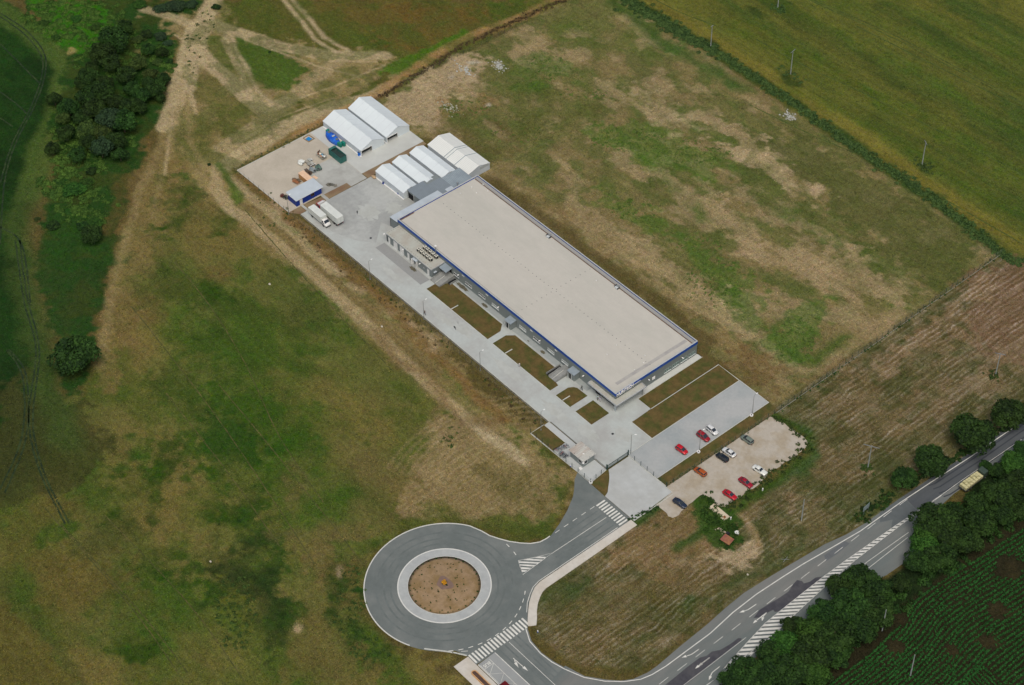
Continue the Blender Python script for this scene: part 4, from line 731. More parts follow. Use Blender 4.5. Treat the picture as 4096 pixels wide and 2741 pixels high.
# cooling units on the annex roof
CAS=mat('unit_casing',A(206,204,190),.5,.05,3); FIN=mat('unit_fins',A(30,32,34),.6,.2,6)
def ac_unit(x,y,label,rz=0):
    u=thing('cooling_unit',label,'cooling unit',(x,y,3.44),rz,'cooling units on the annex roof')
    MB().box(-.5,.5,-.5,.5,.12,1.15).build('casing',CAS,u,bevel=.03); MB().box(-.505,-.49,-.42,.42,.2,1.05).box(.49,.515,-.42,.42,.2,1.05).box(-.42,.42,-.515,-.49,.2,1.05).build('coil_fins',FIN,u)
    f=MB().tube((0,0,1.151),(0,0,1.2),.34,n=18).build('fan_ring',CAS,u); MB().tube((0,0,1.2),(0,0,1.215),.29,n=18).build('fan_opening',FIN,f); h=MB().tube((0,0,1.2),(0,0,1.24),.09,n=8).build('fan_hub',CAS,f)
    MB().box(-.45,-.3,-.5,.5,0,.12).box(.3,.45,-.5,.5,0,.12).build('feet',DKMETAL,u); return u
ords=('first','second','middle','fourth','last')
for i,x in enumerate((-84.25,-82.85,-81.45,-80.05,-78.65)): ac_unit(x,-34.75,f'square white cooling unit, {ords[i]} from the left in the outer row on the annex roof')
for i,x in enumerate((-83.9,-82.55,-81.15,-79.8,-78.4)): ac_unit(x,-32.75,f'square white cooling unit, {ords[i]} from the left in the inner row beside the blue band')
# loading porch and ramps
lp=thing('loading_porch','small loading porch with a grey metal roof between the annex end and the warehouse windows','porch',(0,0,0))
MB().add([(-75.3,-34.3,2.75),(-72.0,-34.3,2.75),(-72.0,-Wd-.1,3.05),(-75.3,-Wd-.1,3.05),(-75.3,-34.3,2.85),(-72.0,-34.3,2.85),(-72.0,-Wd-.1,3.15),(-75.3,-Wd-.1,3.15)],[(0,3,2,1),(4,5,6,7),(0,1,5,4),(1,2,6,5),(2,3,7,6),(3,0,4,7)]).build('roof',METAL,lp)
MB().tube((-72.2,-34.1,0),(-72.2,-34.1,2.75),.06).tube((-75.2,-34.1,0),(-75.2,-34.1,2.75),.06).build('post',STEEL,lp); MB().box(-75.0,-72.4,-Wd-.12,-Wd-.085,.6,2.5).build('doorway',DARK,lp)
RAMPC=mat('ramp_concrete',A(140,142,138),.85,.08,1.5,A(120,122,120),.5,.6,fine=.08)
def ramp(x0,x1,y0,y1,hh,label,nm='loading_ramp'):
    r_=thing(nm,label,'ramp',(0,0,0),group='concrete ramps'); MB().add([(x0,y0,.05),(x1,y0,.05),(x1,y1,.05),(x0,y1,.05),(x0,y0,.25),(x1,y0,.25),(x1,y1,hh),(x0,y1,hh)],[(0,3,2,1),(4,5,6,7),(0,1,5,4),(1,2,6,5),(2,3,7,6),(3,0,4,7)]).build('slab',RAMPC,r_)
    for x in (x0-.12,x1+.12): MB().add([(x-.1,y0,.0),(x+.1,y0,0),(x+.1,y1,0),(x-.1,y1,0),(x-.1,y0,.5),(x+.1,y0,.5),(x+.1,y1,hh+.25),(x-.1,y1,hh+.25)],[(0,3,2,1),(4,5,6,7),(0,1,5,4),(1,2,6,5),(2,3,7,6),(3,0,4,7)]).build('side_wall',RAMPC,r_)
    xm=(x0+x1)/2; MB().add([(xm-.06,y0,.2),(xm+.06,y0,.2),(xm+.06,y1,hh),(xm-.06,y1,hh),(xm-.06,y0,.4),(xm+.06,y0,.4),(xm+.06,y1,hh+.15),(xm-.06,y1,hh+.15)],[(0,3,2,1),(4,5,6,7),(0,1,5,4),(1,2,6,5),(2,3,7,6),(3,0,4,7)]).build('centre_kerb',KERB,r_)
    MB().box(x0,x1,y1,-Wd-.2,.05,hh).build('landing',RAMPC,r_)
    return r_
ramp(-74.7,-70.9,-38.0,-34.0,1.0,'concrete loading ramp dropping from the porch beside the annex')
ramp(-21.0,-18.3,-38.0,-33.7,1.0,'concrete ramp beside the second porch, near the entrance canopy')
def pit(x0,x1,y0,y1,label):
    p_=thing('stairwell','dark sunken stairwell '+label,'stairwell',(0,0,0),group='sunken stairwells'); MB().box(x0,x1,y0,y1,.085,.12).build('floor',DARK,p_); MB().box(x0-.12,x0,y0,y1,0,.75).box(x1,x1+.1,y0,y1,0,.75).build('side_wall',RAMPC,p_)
pit(-22.3,-21.3,-37.9,-32.6,'left of the ramp near the entrance canopy')
pit(-70.6,-69.4,-35.0,-31.9,'right of the loading ramp by the annex')
# ------------------------------------------------------------------ lean-to and connecting roofs behind the warehouse
lt=thing('lean_to','narrow pale metal lean-to along the far end of the warehouse','lean-to',(0,0,0))
corrug(-102.4,-L_-.08,-Wd-.2,-12.9,lambda x,y:3.7+(x+102.4)/4.0*.35,.5,'y',.03).build('roof',METAL2,lt)
MB().box(-102.2,-102.1,-Wd,-13,0,3.68).box(-102.1,-98.5,-Wd,-Wd+.1,0,3.68).build('wall',AWALL,lt)
MB().tube((-102.15,-Wd-.1,0),(-102.15,-Wd-.1,3.7),.06).build('post',DKMETAL,lt)
cr=thing('connecting_roof','flat dark grey roof joining the small tents to the warehouse','roof',(0,0,0))
corrug(-109.4,-102.45,-19.6,-13.3,lambda x,y:3.3,.45,'x',.02).build('roof',mat('dark_grey_roof',A(122,132,138),.5,.06,1),cr)
corrug(-107.1,-99.6,-13.28,-7.9,lambda x,y:3.33,.45,'x',.02).build('roof_panel',MAT.setdefault('dgr2',mat('dark_grey_roof2',A(124,134,140),.5,.06,1)),cr)
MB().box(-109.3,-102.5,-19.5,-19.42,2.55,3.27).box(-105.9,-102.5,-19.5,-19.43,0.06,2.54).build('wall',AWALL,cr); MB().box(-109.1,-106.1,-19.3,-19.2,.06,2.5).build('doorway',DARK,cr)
for x in (-109.25,-106.0): MB().tube((x,-19.6,0),(x,-19.6,3.3),.07).build('post',FRAME,cr)
MB().box(-109.35,-102.5,-13.35,-7.95,.06,3.2).build('back_wall',AWALL,cr)
MB().rbox((-100.6,-9.5,3.55),(1.6,2.6,.12)).build('rooflight',METAL2,cr)
c2=thing('corrugated_roof','pale grey corrugated roof between the long pale tent and the corner of the warehouse','roof',(0,0,0))
corrug(-107.0,-99.6,-7.85,-.4,lambda x,y:3.05+.02*(y+8),.5,'x',.05).build('roof',METAL,c2); MB().box(-106.9,-99.7,-.6,-.5,.05,3.0).build('wall',AWALL,c2)
corrug(-99.55,-98.4,-12.9,-.4,lambda x,y:3.6,.5,'y',.03).build('flashing',METAL2,c2)
duct=MB().tube((-100.2,-6.6,3.1),(-100.2,-6.6,4.6),.14,n=10).rbox((-100.2,-6.6,4.7),(.5,.5,.25)).build('flue',STEEL,c2)
# ------------------------------------------------------------------ white storage tents
TENT=mat('tent_fabric',A(214,223,224),.55,.018,.6,A(204,212,214),.08,.7)
TENTB=mat('ribbed_tent_fabric',A(216,219,214),.55,.02,.6)
TSEAM=mat('tent_seam',A(198,206,208),.6,.03,2); TSEAMD=mat('dark_tent_seam',A(120,138,144),.6,.03,2)
TSIDE=mat('tent_side',A(196,204,208),.6,.04,.8,A(176,184,188),.4,.6)
def tent(x0,x1,y0,y1,he,hr,label,door=None,seams=5,side_low=0,gable_panel=False,dark=(),ribs=False,m=TENT):
    ym=(y0+y1)/2; kn=.62  # roof is a four-facet section: steep haunch then flatter top
    t_=thing('storage_tent',label,'tent',(x0,ym,0),group='white storage tents'); Lx=x1-x0; hw=(y1-y0)/2
    sec=[(-hw,he),(0,hr),(hw,he)]
    o=.12
    so_=[(sec[0][0]-o,sec[0][1]-.06)]+sec[1:-1]+[(sec[-1][0]+o,sec[-1][1]-.06)]
    th=.06
    rings=[]
    for x in (-.1,Lx+.1): rings.append([(x,y,z+th) for y,z in so_]+[(x,y,z) for y,z in so_[::-1]])
    roof=MB().loft(rings).build('roof',m,t_)
    b=MB()
    for i in range(1,seams+1):
        x=Lx*i/(seams+1); b.ribbon([(0,0),(1,0)],0,0) if False else None
        rg_=[]
        for xx in (x-.05,x+.05): rg_.append([(xx,y,z+th+.02) for y,z in so_]+[(xx,y,z+th-.01) for y,z in so_[::-1]])
        b.loft(rg_)
    if b.v: b.build('roof_seam',TSEAM,roof)
    if ribs:
        b=MB()
        for i in range(1,30):
            x=Lx*i/30
            rg_=[[(xx,y,z+th+.03) for y,z in so_]+[(xx,y,z+th-.01) for y,z in so_[::-1]] for xx in (x-.08,x+.08)]; b.loft(rg_)
        b.build('roof_rib',mat('rib_fabric',A(206,209,204),.55,.02,.6),roof)
    b=MB()
    for x in dark:
        rg_=[[(xx,y,z+th+.06) for y,z in so_]+[(xx,y,z+th-.01) for y,z in so_[::-1]] for xx in (x-.09,x+.09)]; b.loft(rg_)
    if b.v: b.build('dark_seam',TSEAMD,roof)
    s_=MB().box(.02,Lx-.02,-hw,-hw+.06,.06,he).box(.02,Lx-.02,hw-.06,hw,.06,he).build('side_wall',TSIDE,t_)
    MB().box(-.05,Lx+.1,-hw-.35,-hw-.002,.06,.2).build('skirt',WHITE,t_)
    for e,x in ((0,0.0),(1,Lx)):
        pts=[(-hw,.06)]+sec+[(hw,.06)]
        if door and e==1:
            d0,d1,dz=door; pts=[(-hw,.06)]+sec+[(hw,.06),(d1,.06),(d1,dz),(d0,dz),(d0,.06)]
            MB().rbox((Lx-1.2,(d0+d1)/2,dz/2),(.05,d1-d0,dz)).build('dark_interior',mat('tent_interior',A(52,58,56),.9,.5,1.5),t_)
            fr=MB().box(Lx-.02,Lx+.1,d0-.12,d0,.06,dz+.12).box(Lx-.02,Lx+.1,d1,d1+.12,.06,dz+.12).box(Lx-.02,Lx+.1,d0,d1,dz,dz+.12).build('doorway_frame',WHITE,t_)
        g=MB(); tr=tessellate_polygon([[Vector((p[0],p[1],0)) for p in pts]]); g.add([(x,p[0],p[1]) for p in pts],[tuple(q) for q in tr]); g.build('gable',TSIDE if gable_panel else TENT,t_)
    if gable_panel: MB().box(Lx+.01,Lx+.05,.4,hw-.5,2.0,3.0).build('gable_vent',mat('vent_mesh',A(170,176,174),.7,.1,3),t_)
    return t_
tent(-155.5,-135.1,-18.1,-8.75,2.4,4.4,'large white tent with a dark open doorway and a blue tarpaulin along its side',(-4.45,-.4,2.2),5)
tent(-155.5,-135.1,-7.75,1.55,2.4,4.4,'large white tent at the back edge of the yard with a grey open doorway',(-4.4,-.3,2.0),6)
tent(-123.8,-109.5,-20.9,-15.3,2.6,3.6,'shortest small white tent, its long side facing the truck yard',None,2)
tent(-123.8,-108.2,-14.2,-8.5,2.6,3.6,'second small white tent from the truck yard',None,2)
tent(-123.8,-107.2,-7.15,-1.6,2.6,3.6,'third small white tent, next to the long ribbed one',None,2)
tent(-123.2,-103.0,-.2,8.8,2.6,3.9,'long ribbed white tent crossed by dark straps, behind the corner of the warehouse',None,0,gable_panel=True,dark=(8.3,9.4,13.6),ribs=True,m=TENTB)
# ------------------------------------------------------------------ blue cabin
BLUE=mat('blue_cabin_wall',A(18,52,138),.5,.06,.8); grid_lines(BLUE,.35,.35,.04,.88)
hb=thing('blue_cabin','blue site cabin with a flat pale metal roof and a white door','cabin',(0,0,0))
hx0,hx1,hy0,hy1=-133.3,-128.75,-48.3,-38.6
MB().box(hx0,hx1,hy0,hy1,.05,2.55).build('wall',BLUE,hb)
corrug(-133.9,-128.4,-48.6,-38.0,lambda x,y:2.86-(x+133.9)/5.5*.22,.4,'y' if 0 else 'x',.02).build('roof',METAL2,hb); MB().ribbon([(-133.85,-48.55),(-128.45,-48.55),(-128.45,-38.05),(-133.85,-38.05)],.1,2.66,2.5,closed=True).build('roof_edge',FRAME,hb)
d=MB().box(hx1-.01,hx1+.07,-47.0,-46.0,.1,2.2).build('door',WHITE,hb); MB().box(hx1+.07,hx1+.12,-46.2,-46.1,1.05,1.2).build('handle',DKMETAL,d)
wn=MB().box(hx1,hx1+.06,-42.7,-42.6,1.0,2.0).box(hx1,hx1+.06,-41.5,-41.4,1.0,2.0).box(hx1,hx1+.06,-42.6,-41.5,1.92,2.0).box(hx1,hx1+.06,-42.6,-41.5,1.0,1.08).box(hx1,hx1+.06,-42.08,-42.02,1.08,1.92).build('window',mat('brown_frame',A(90,70,66),.6,.1,3),hb)
MB().box(hx1-.01,hx1+.03,-42.6,-41.5,1.08,1.92).build('pane',GLASS,wn); 
# ------------------------------------------------------------------ guard house, gate, fences
gh=thing('guard_house','small guard house with a rust-streaked pale roof beside the gate','guard house',(0,0,0))
RUST=mat('rust_streaked_roof',A(180,180,172),.85,.08,1,A(150,122,106),.55,.5,fine=.05,streak=(1.6,.22))
MB().box(5.6,10.9,-53.6,-49.6,.05,2.6).build('wall',mat('guard_wall',A(128,136,134),.7,.06,1),gh)
corrug(5.2,11.3,-54.0,-49.3,lambda x,y:2.72+.02*(y+54),.55,'x' if 0 else 'y',.05).build('roof',RUST,gh); MB().ribbon([(5.22,-53.98),(11.28,-53.98),(11.28,-49.32),(5.22,-49.32)],.08,2.72,2.58,closed=True).build('roof_edge',COPE,gh)
fw=MB().box(8.9,9.0,-53.68,-53.6,.9,2.2).box(10.3,10.4,-53.68,-53.6,.9,2.2).box(9.0,10.3,-53.68,-53.6,2.1,2.2).box(9.0,10.3,-53.68,-53.6,.9,1.0).build('window',FRAME,gh); MB().box(9.0,10.3,-53.64,-53.61,1.0,2.1).build('pane',GLASS,fw)
f2=MB().box(10.9,10.98,-53.4,-53.3,.9,2.2).box(10.9,10.98,-52.2,-52.1,.9,2.2).box(10.9,10.98,-53.3,-52.2,2.1,2.2).box(10.9,10.98,-53.3,-52.2,.9,1.0).build('window',FRAME,gh); MB().box(10.91,10.94,-53.3,-52.2,1.0,2.1).build('pane',GLASS,f2)
for x,y in ((5.5,-49.5),(7.4,-49.5),(9.3,-49.5),(11.0,-49.5),(5.5,-51.5),(5.5,-53.7),(7.4,-53.7),(9.3,-53.7),(11.1,-51.5)): MB().tube((x,y,2.75),(x,y,2.95),.07,n=6).build('roof_stud',DKMETAL,gh)
MB().rbox((9.2,-52.0,2.9),(.5,.3,.2),.5).build('roof_box',WHITE,gh); wall_lamp(10.9,-53.5,2.4,.7,-.7,gh)
gp=thing('guard_step','white door step by the guard house corner','step',(0,0,0)); MB().box(10.4,11.3,-54.9,-54.1,.06,.25).build('tread',WHITE,gp); MB().tube((10.5,-54.8,.25),(10.5,-54.8,1.1),.03).build('rail_post',FRAME,gp)
POST=mat('green_fence_post',A(30,62,56),.5,.08,3); WIRE=mat('fence_wire',A(70,90,84),.5,.05,3,metal=.3); GWIRE=mat('grey_wire',A(140,140,130),.5,.05,3)
def fence(name,label,P,step,h,pm,wm,wr=.012,vert=.3,post=.035,plinth=False,hor=6):
    f=thing(name,label,'fence',(P[0][0],P[0][1],0)); ox,oy=P[0]; pos=[]
    for a,b_ in zip(P,P[1:]):
        k=max(1,round(math.dist(a,b_)/step))
        for i in range(k): pos.append((a[0]+(b_[0]-a[0])*i/k-ox,a[1]+(b_[1]-a[1])*i/k-oy))
    pos.append((P[-1][0]-ox,P[-1][1]-oy)); pos=pos[:100] if len(pos)>100 else pos
    s0=None
    for x,y in pos:
        if s0 is None: s0=MB().box(-post,post,-post,post,0,h+.1).build('post',pm,f); s0.location=(x,y,0)
        else: c=s0.copy(); COL.objects.link(c); c.location=(x,y,0); c.rotation_euler=(random.uniform(-.02,.02),random.uniform(-.02,.02),0)
    m=MB()
    for (xa,ya),(xb,yb) in zip(pos,pos[1:]):
        for z in np.linspace(.1,h,hor): m.tube((xa,ya,z),(xb,yb,z),wr,n=3)
        if vert:
            k=int(math.dist((xa,ya),(xb,yb))/vert)
            for i in range(1,k): m.tube((xa+(xb-xa)*i/k,ya+(yb-ya)*i/k,.1),(xa+(xb-xa)*i/k,ya+(yb-ya)*i/k,h),wr*.8,n=3)
    m.build('wire_mesh',wm,f)
    if plinth: MB().ribbon([(p[0]-ox,p[1]-oy) for p in P],.14,.2,0).build('plinth',KERB,f)
    return f
fence('mesh_fence','thin wire fence along the left edge of the paved compound',[(-156.4,-52.7),(-127.5,-52.2),(-110,-51.3),(-8,-51.5)],2.6,1.7,DKMETAL,GWIRE,.010,.0,.03,hor=4)
fence('mesh_fence','wire fence behind the gravel yard and the two large tents',[(-156.4,-52.7),(-156.4,2.5),(-155.6,70)],2.6,1.6,DKMETAL,GWIRE,.010,.0,.03,hor=4)
fence('mesh_fence','dark green mesh fence wrapping the guard house corner',[(-8,-56.25),(11.4,-55.9),(16.5,-55.95),(15.75,-49.3)],2.4,1.8,POST,WIRE,.009,0,.05,plinth=True)
fence('mesh_fence','dark green mesh fence between the gate and the paved car park',[(15.85,-41.5),(30.8,-41.35)],2.4,1.8,POST,WIRE,.009,0,.05,plinth=True)
fence('mesh_fence','long mesh fence along the gravel car park and the striped hay field',[(31.0,-41.35),(31.1,0),(30.6,40),(29.6,99.5)],2.6,1.8,POST,GWIRE,.010,0,.04)
struct(MB().ribbon([(31.2,0.5),(30.8,40),(29.8,99.5)],.14,.10,0).build('fence_kerb',mat('fence_kerb_m',A(130,132,120),.9,.2,.5)))
gt=thing('sliding_gate','grey steel sliding gate closed across the compound entrance','gate',(15.8,-49.0,0))
MB().box(-.05,.05,0,7.4,.2,.3).box(-.05,.05,0,7.4,1.5,1.6).box(-.05,.05,0,.1,.3,1.5).box(-.05,.05,7.3,7.4,.3,1.5).box(-.05,.05,3.6,3.7,.3,1.5).build('frame',POST,gt)
b=MB()
for i in range(1,60): b.box(-.02,.02,i*.122-.012,i*.122+.012,.3,1.5)
b.build('bars',mat('gate_bars',A(120,128,126),.5,.05,3),gt); MB().box(-.15,.15,-.5,-.2,0,2.1).build('post',POST,gt); MB().box(-.12,.12,7.45,7.65,0,2.3).build('post',POST,gt)
# ------------------------------------------------------------------ vehicles
TYRE=mat('tyre_rubber',A(34,34,36),.9,.1,4); RIM=mat('wheel_rim',A(150,152,154),.35,.05,4,metal=.5); CGL=mat('car_glass',A(40,48,54),.08,.05,3,spec=.8); LAMPC=mat('headlight_glass',A(214,216,214),.15,.05,4,spec=.8); LAMPR=mat('taillight_red',A(150,30,30),.25,.05,4); TRIM=mat('black_trim',A(36,38,40),.6,.05,4); PLATE=mat('number_plate',A(205,205,200),.4,.03,4)
def paint_m(key,rgb,metal=.1,rough=.28): 
    if key not in MAT: MAT[key]=mat(key,A(*rgb),rough,.05,1.5,metal=metal,spec=.6)
    return MAT[key]
def section(x,w,zb,zt,r=.16):
    """closed cross-section ring of the lower body"""
    zm=zb+(zt-zb)*.5
    return [(x,-w*.92,zb),(x,-w,zb+.12),(x,-w,zm),(x,-w*.985,zt-.13),(x,-w*.90,zt-.02),(x,-w*.45,zt+.015),(x,w*.45,zt+.015),(x,w*.90,zt-.02),(x,w*.985,zt-.13),(x,w,zm),(x,w,zb+.12),(x,w*.92,zb)]
def car(label,x,y,rz,kind,col,Lc=4.1,Wc=1.68,Hc=1.45,key='p',cat='car',name='parked_car',group='cars parked by the warehouse'):
    c=thing(name,label,cat,(x,y,.05),rz,group); pm=paint_m(key,col); h=Lc/2; w=Wc/2; zb=.22
    hood=.86 if kind!='old' else .9; belt=.93
    if kind in('hatch','mpv'): st=[(-h,.80,.45,.80),(-h+.12,.93,.3,.93),(-h+.6,.99,zb,.96),(-.3,1,zb,.94),(.62*h-.25,1,zb,.93),(h-.75,.98,zb,hood),(h-.25,.92,.27,.76),(h,.74,.38,.62)]; cab=[(-h+.10,.93,.74),(-h+.42,Hc,.60),(.12*h,Hc+.02,.60),(.54*h,.93,.72)]
    elif kind=='sedan': st=[(-h,.82,.42,.80),(-h+.15,.94,.3,.90),(-h+.75,.99,zb,.93),(-.3,1,zb,.94),(.35*h,1,zb,.93),(h-.8,.98,zb,.86),(h-.25,.92,.27,.76),(h,.76,.38,.62)]; cab=[(-h+.55,.93,.72),(-h+1.15,Hc,.58),(.08*h,Hc+.01,.58),(.46*h,.93,.71)]
    else: st=[(-h,.90,.42,.80),(-h+.08,.97,.3,.88),(-h+.9,.99,zb,.90),(-.3,1,zb,.92),(.35*h,1,zb,.91),(h-.6,.98,zb,.88),(h-.1,.96,.27,.84),(h,.92,.38,.74)]; cab=[(-h+.85,.90,.76),(-h+1.2,Hc,.64),(.05*h,Hc,.64),(.33*h,.90,.75)]
    bo=MB().loft([section(q[0],w*q[1],q[2],q[3]) for q in st]).build('body',pm,c,True,0)
    k=w/.84
    ring=lambda q,dz=0,s=1: [(q[0],-q[2]*k*s,q[1]+dz),(q[0],q[2]*k*s,q[1]+dz)]
    g=MB(); a,b1,b2,d=cab
    vs=[(a[0],-a[2]*k,a[1]),(a[0],a[2]*k,a[1]),(d[0],d[2]*k,d[1]),(d[0],-d[2]*k,d[1]),(b1[0],-b1[2]*k,b1[1]-.03),(b1[0],b1[2]*k,b1[1]-.03),(b2[0],b2[2]*k,b2[1]-.03),(b2[0],-b2[2]*k,b2[1]-.03)]
    gh_=g.add(vs,[(0,1,5,4),(1,2,6,5),(2,3,7,6),(3,0,4,7),(4,5,6,7)]).build('windows',CGL,c)
    r_=MB(); rx0,rx1=b1[0]-.04,b2[0]+.02; rw=b1[2]*k
    r_.loft([[(xx,-rw*.98*s,z-.05),(xx,-rw*s,z),(xx,-rw*.5*s,z+.03),(xx,rw*.5*s,z+.03),(xx,rw*s,z),(xx,rw*.98*s,z-.05)] for xx,s,z in ((rx0-.1,.93,b1[1]-.06),(rx0+.15,1,b1[1]-.01),((rx0+rx1)/2,1.01,b1[1]+.01),(rx1-.15,1,b1[1]),(rx1,.95,b1[1]-.03))]).build('roof',pm,c,True)
    pl=MB()
    for s in(-1,1):
        for (p,q) in ((vs[0] if s<0 else vs[1],vs[4] if s<0 else vs[5]),(vs[3] if s<0 else vs[2],vs[7] if s<0 else vs[6])): pl.tube((p[0],p[1]*1.005,p[2]-.02),(q[0],q[1]*1.01,q[2]),.045,n=5)
        mx=(b1[0]+b2[0])/2+.05; pl.tube((mx,s*.735*k,.93),(mx,s*b1[2]*k*1.01,b1[1]-.02),.04,n=5)
    pl.build('pillars',pm,c)
    for sx in(1,-1):
        for s in(-1,1):
            wx_=sx*(h-.78); wh_=MB().tube((wx_,s*(w-.2),.31),(wx_,s*(w+.015),.31),.31,n=18).build('wheel',TYRE,c); MB().tube((wx_,s*(w+.012),.31),(wx_,s*(w+.03),.31),.19,n=12).build('rim',RIM,wh_)
    for s in(-1,1):
        if kind=='old': MB().box(h-.06,h+.015,s*(w*.66)-.13,s*(w*.66)+.13,.56,.74).build('headlight',LAMPC,c)
        else: MB().add([(h-.30,s*w*.62,.70),(h-.04,s*w*.42,.66),(h+.0,s*w*.44,.56),(h-.05,s*w*.76,.56),(h-.33,s*w*.90,.68)],[(0,1,2,3,4) if s>0 else (4,3,2,1,0)]).build('headlight',LAMPC,c)
        MB().box(-h-.02,-h+.1,s*(w*.70)-.12,s*(w*.70)+.10,.60,.80).build('taillight',LAMPR,c)
        MB().blob((.40*h,s*(w+.09),.98),(.1,.09,.07),2,8,5,0).build('door_mirror',pm,c,True)
    MB().box(h-.02,h+.04,-w*.6,w*.6,.34,.44).build('front_bumper_trim',TRIM,c); MB().box(-h-.04,-h+.02,-w*.7,w*.7,.36,.46).build('rear_bumper_trim',TRIM,c)
    MB().box(h+.035,h+.055,-.26,.26,.40,.50).build('number_plate',PLATE,c)
    return c
car('white hatchback on the grey paving, right of the red people carrier',24.5,-17.9,R(-2),'hatch',(216,218,216),3.85,1.66,1.45,'car_white')
car('dark red people carrier beside the white hatchback on the grey paving',24.6,-21.4,R(3),'mpv',(150,24,34),4.2,1.75,1.62,'car_darkred')
car('bright red hatchback standing alone on the grey paving',24.2,-29.3,R(4),'hatch',(188,20,34),3.75,1.66,1.45,'car_red')
car('grey green hatchback on the gravel, nearest the far end of the fence',33.3,-13.1,R(184),'hatch',(112,124,114),4.0,1.66,1.42,'car_sage')
car('white rounded saloon on the gravel beside the black hatchback',33.4,-20.2,R(184),'sedan',(214,216,214),4.25,1.70,1.42,'car_white')
car('black hatchback on the gravel beside the white rounded saloon',33.5,-22.9,R(184),'hatch',(24,32,40),3.9,1.66,1.42,'car_black')
car('orange brown hatchback alone by the fence on the gravel',33.3,-31.1,R(185),'hatch',(168,82,28),3.9,1.62,1.38,'car_orange')
car('boxy old white saloon near the far grass edge of the gravel',43.5,-18.6,R(6),'old',(224,226,218),4.4,1.64,1.40,'car_oldwhite')
car('faded dark red saloon between the boxy white saloon and the bright red one',44.1,-24.6,R(3),'sedan',(150,22,42),4.3,1.66,1.38,'car_maroon')
car('bright red saloon by the weeds next to the small concrete slab',44.4,-30.9,R(7),'sedan',(178,16,34),4.2,1.66,1.38,'car_red2')
car('navy blue saloon nearest the gate forecourt on the gravel',37.7,-43.0,R(6),'sedan',(34,46,66),4.2,1.66,1.38,'car_navy')
BOXW=mat('cargo_box_white',A(208,212,206),.55,.04,.8,A(190,196,190),.3,.5)
def wheels(par,xs,w,r=.45):
    for x in xs:
        for s in(-1,1):
            q=MB().tube((x,s*(w-.3),r),(x,s*w,r),r,n=18).build('wheel',TYRE,par); MB().tube((x,s*(w-.01),r),(x,s*(w+.02),r),r*.5,n=12).build('rim',RIM,q)
tk=thing('box_truck','white box lorry with its cab facing down the yard, parked next to the trailer','truck',(-119.0,-46.6,.05),R(0),'lorries by the blue cabin')
MB().box(-4.2,2.3,-1.15,1.15,.95,3.1).build('cargo_box',BOXW,tk,bevel=.05); MB().box(-4.1,3.9,-.5,.5,.55,.94).build('chassis',TRIM,tk)
cb=MB().loft([[(2.4,-1.0,.5),(2.4,-1.02,1.5),(2.4,-.9,2.25),(2.4,.9,2.25),(2.4,1.02,1.5),(2.4,1.0,.5)],[(3.35,-1.0,.5),(3.35,-1.02,1.45),(3.35,-.85,2.2),(3.35,.85,2.2),(3.35,1.02,1.45),(3.35,1.0,.5)],[(3.95,-1.0,.45),(3.95,-1.02,1.1),(3.95,-.95,1.40),(3.95,.95,1.40),(3.95,1.02,1.1),(3.95,1.0,.45)],[(4.6,-.9,.45),(4.6,-.92,.8),(4.6,-.8,1.05),(4.6,.8,1.05),(4.6,.92,.8),(4.6,.9,.45)]]).build('cab',WHITE,tk,True)
MB().add([(3.42,-.80,2.17),(3.42,.80,2.17),(4.0,.88,1.43),(4.0,-.88,1.43)],[(0,3,2,1)]).build('windscreen',CGL,cb)
for s in(-1,1): MB().add([(2.6,s*1.035,1.5),(3.35,s*1.035,1.5),(3.3,s*.93,2.05),(2.6,s*.95,2.05)],[(0,1,2,3)]).build('side_window',CGL,cb); MB().box(3.5,3.6,s*1.1-.08,s*1.1+.08,1.3,1.7).build('mirror',TRIM,cb); MB().box(4.5,4.62,s*.7-.14,s*.7+.14,.72,.9).build('headlight',LAMPC,cb)
MB().box(4.35,4.68,-.95,.95,.35,.5).build('bumper',TRIM,cb); wheels(tk,(-2.6,3.3),1.1,.42)
MB().box(-4.24,-4.2,-.02,.02,1.0,3.0).build('door_seam',TRIM,tk)
sm_=thing('articulated_lorry','red cab lorry with a long white box trailer, parked beside the box lorry','truck',(-116.8,-43.3,.05),R(0),'lorries by the blue cabin')
MB().box(-4.5,4.3,-1.25,1.25,1.1,3.5).build('trailer_box',BOXW,sm_,bevel=.04); MB().box(-4.4,4.25,-.5,.5,.7,1.09).build('chassis',TRIM,sm_)
b=MB(); b.box(4.3,4.34,-.02,.02,1.2,3.4).box(4.3,4.34,-1.2,-1.14,1.15,3.45).box(4.3,4.34,1.14,1.2,1.15,3.45); b.build('door_frame',COPE,sm_)
for s in(-1,1): MB().box(4.26,4.33,s*.9-.15,s*.9+.15,.85,1.0).build('taillight',LAMPR,sm_)
RED=paint_m('truck_red',(168,20,40)); cb=MB().box(-6.6,-4.7,-1.2,1.2,.6,2.9).build('cab',RED,sm_,bevel=.12); MB().add([(-6.3,-1.1,2.92),(-4.9,-1.15,2.92),(-4.9,1.15,2.92),(-6.3,1.1,2.92),(-4.8,-1.1,3.6),(-4.8,1.1,3.6)],[(0,1,4),(3,5,2),(0,4,5,3),(1,2,5,4)]).build('roof_deflector',WHITE,cb); MB().box(-6.64,-6.6,-1.05,1.05,1.7,2.6).build('windscreen',CGL,cb)
for s in(-1,1): MB().box(-6.1,-5.2,s*1.21-.01,s*1.21+.01,1.7,2.5).build('side_window',CGL,cb)
wheels(sm_,(-5.9,-3.6,2.2,3.3),1.2,.48)
yl=thing('loaded_lorry','lorry with a pale yellow load parked on the far highway edge under the trees','truck',(84.0,21.3,.08),R(90))
YEL=mat('pale_yellow_load',A(196,190,146),.8,.12,.9,A(120,116,76),1.6,.8,fine=.15)
MB().box(-4.2,3.0,-1.2,1.2,.8,1.0).build('flatbed',DKMETAL,yl)
s0=None
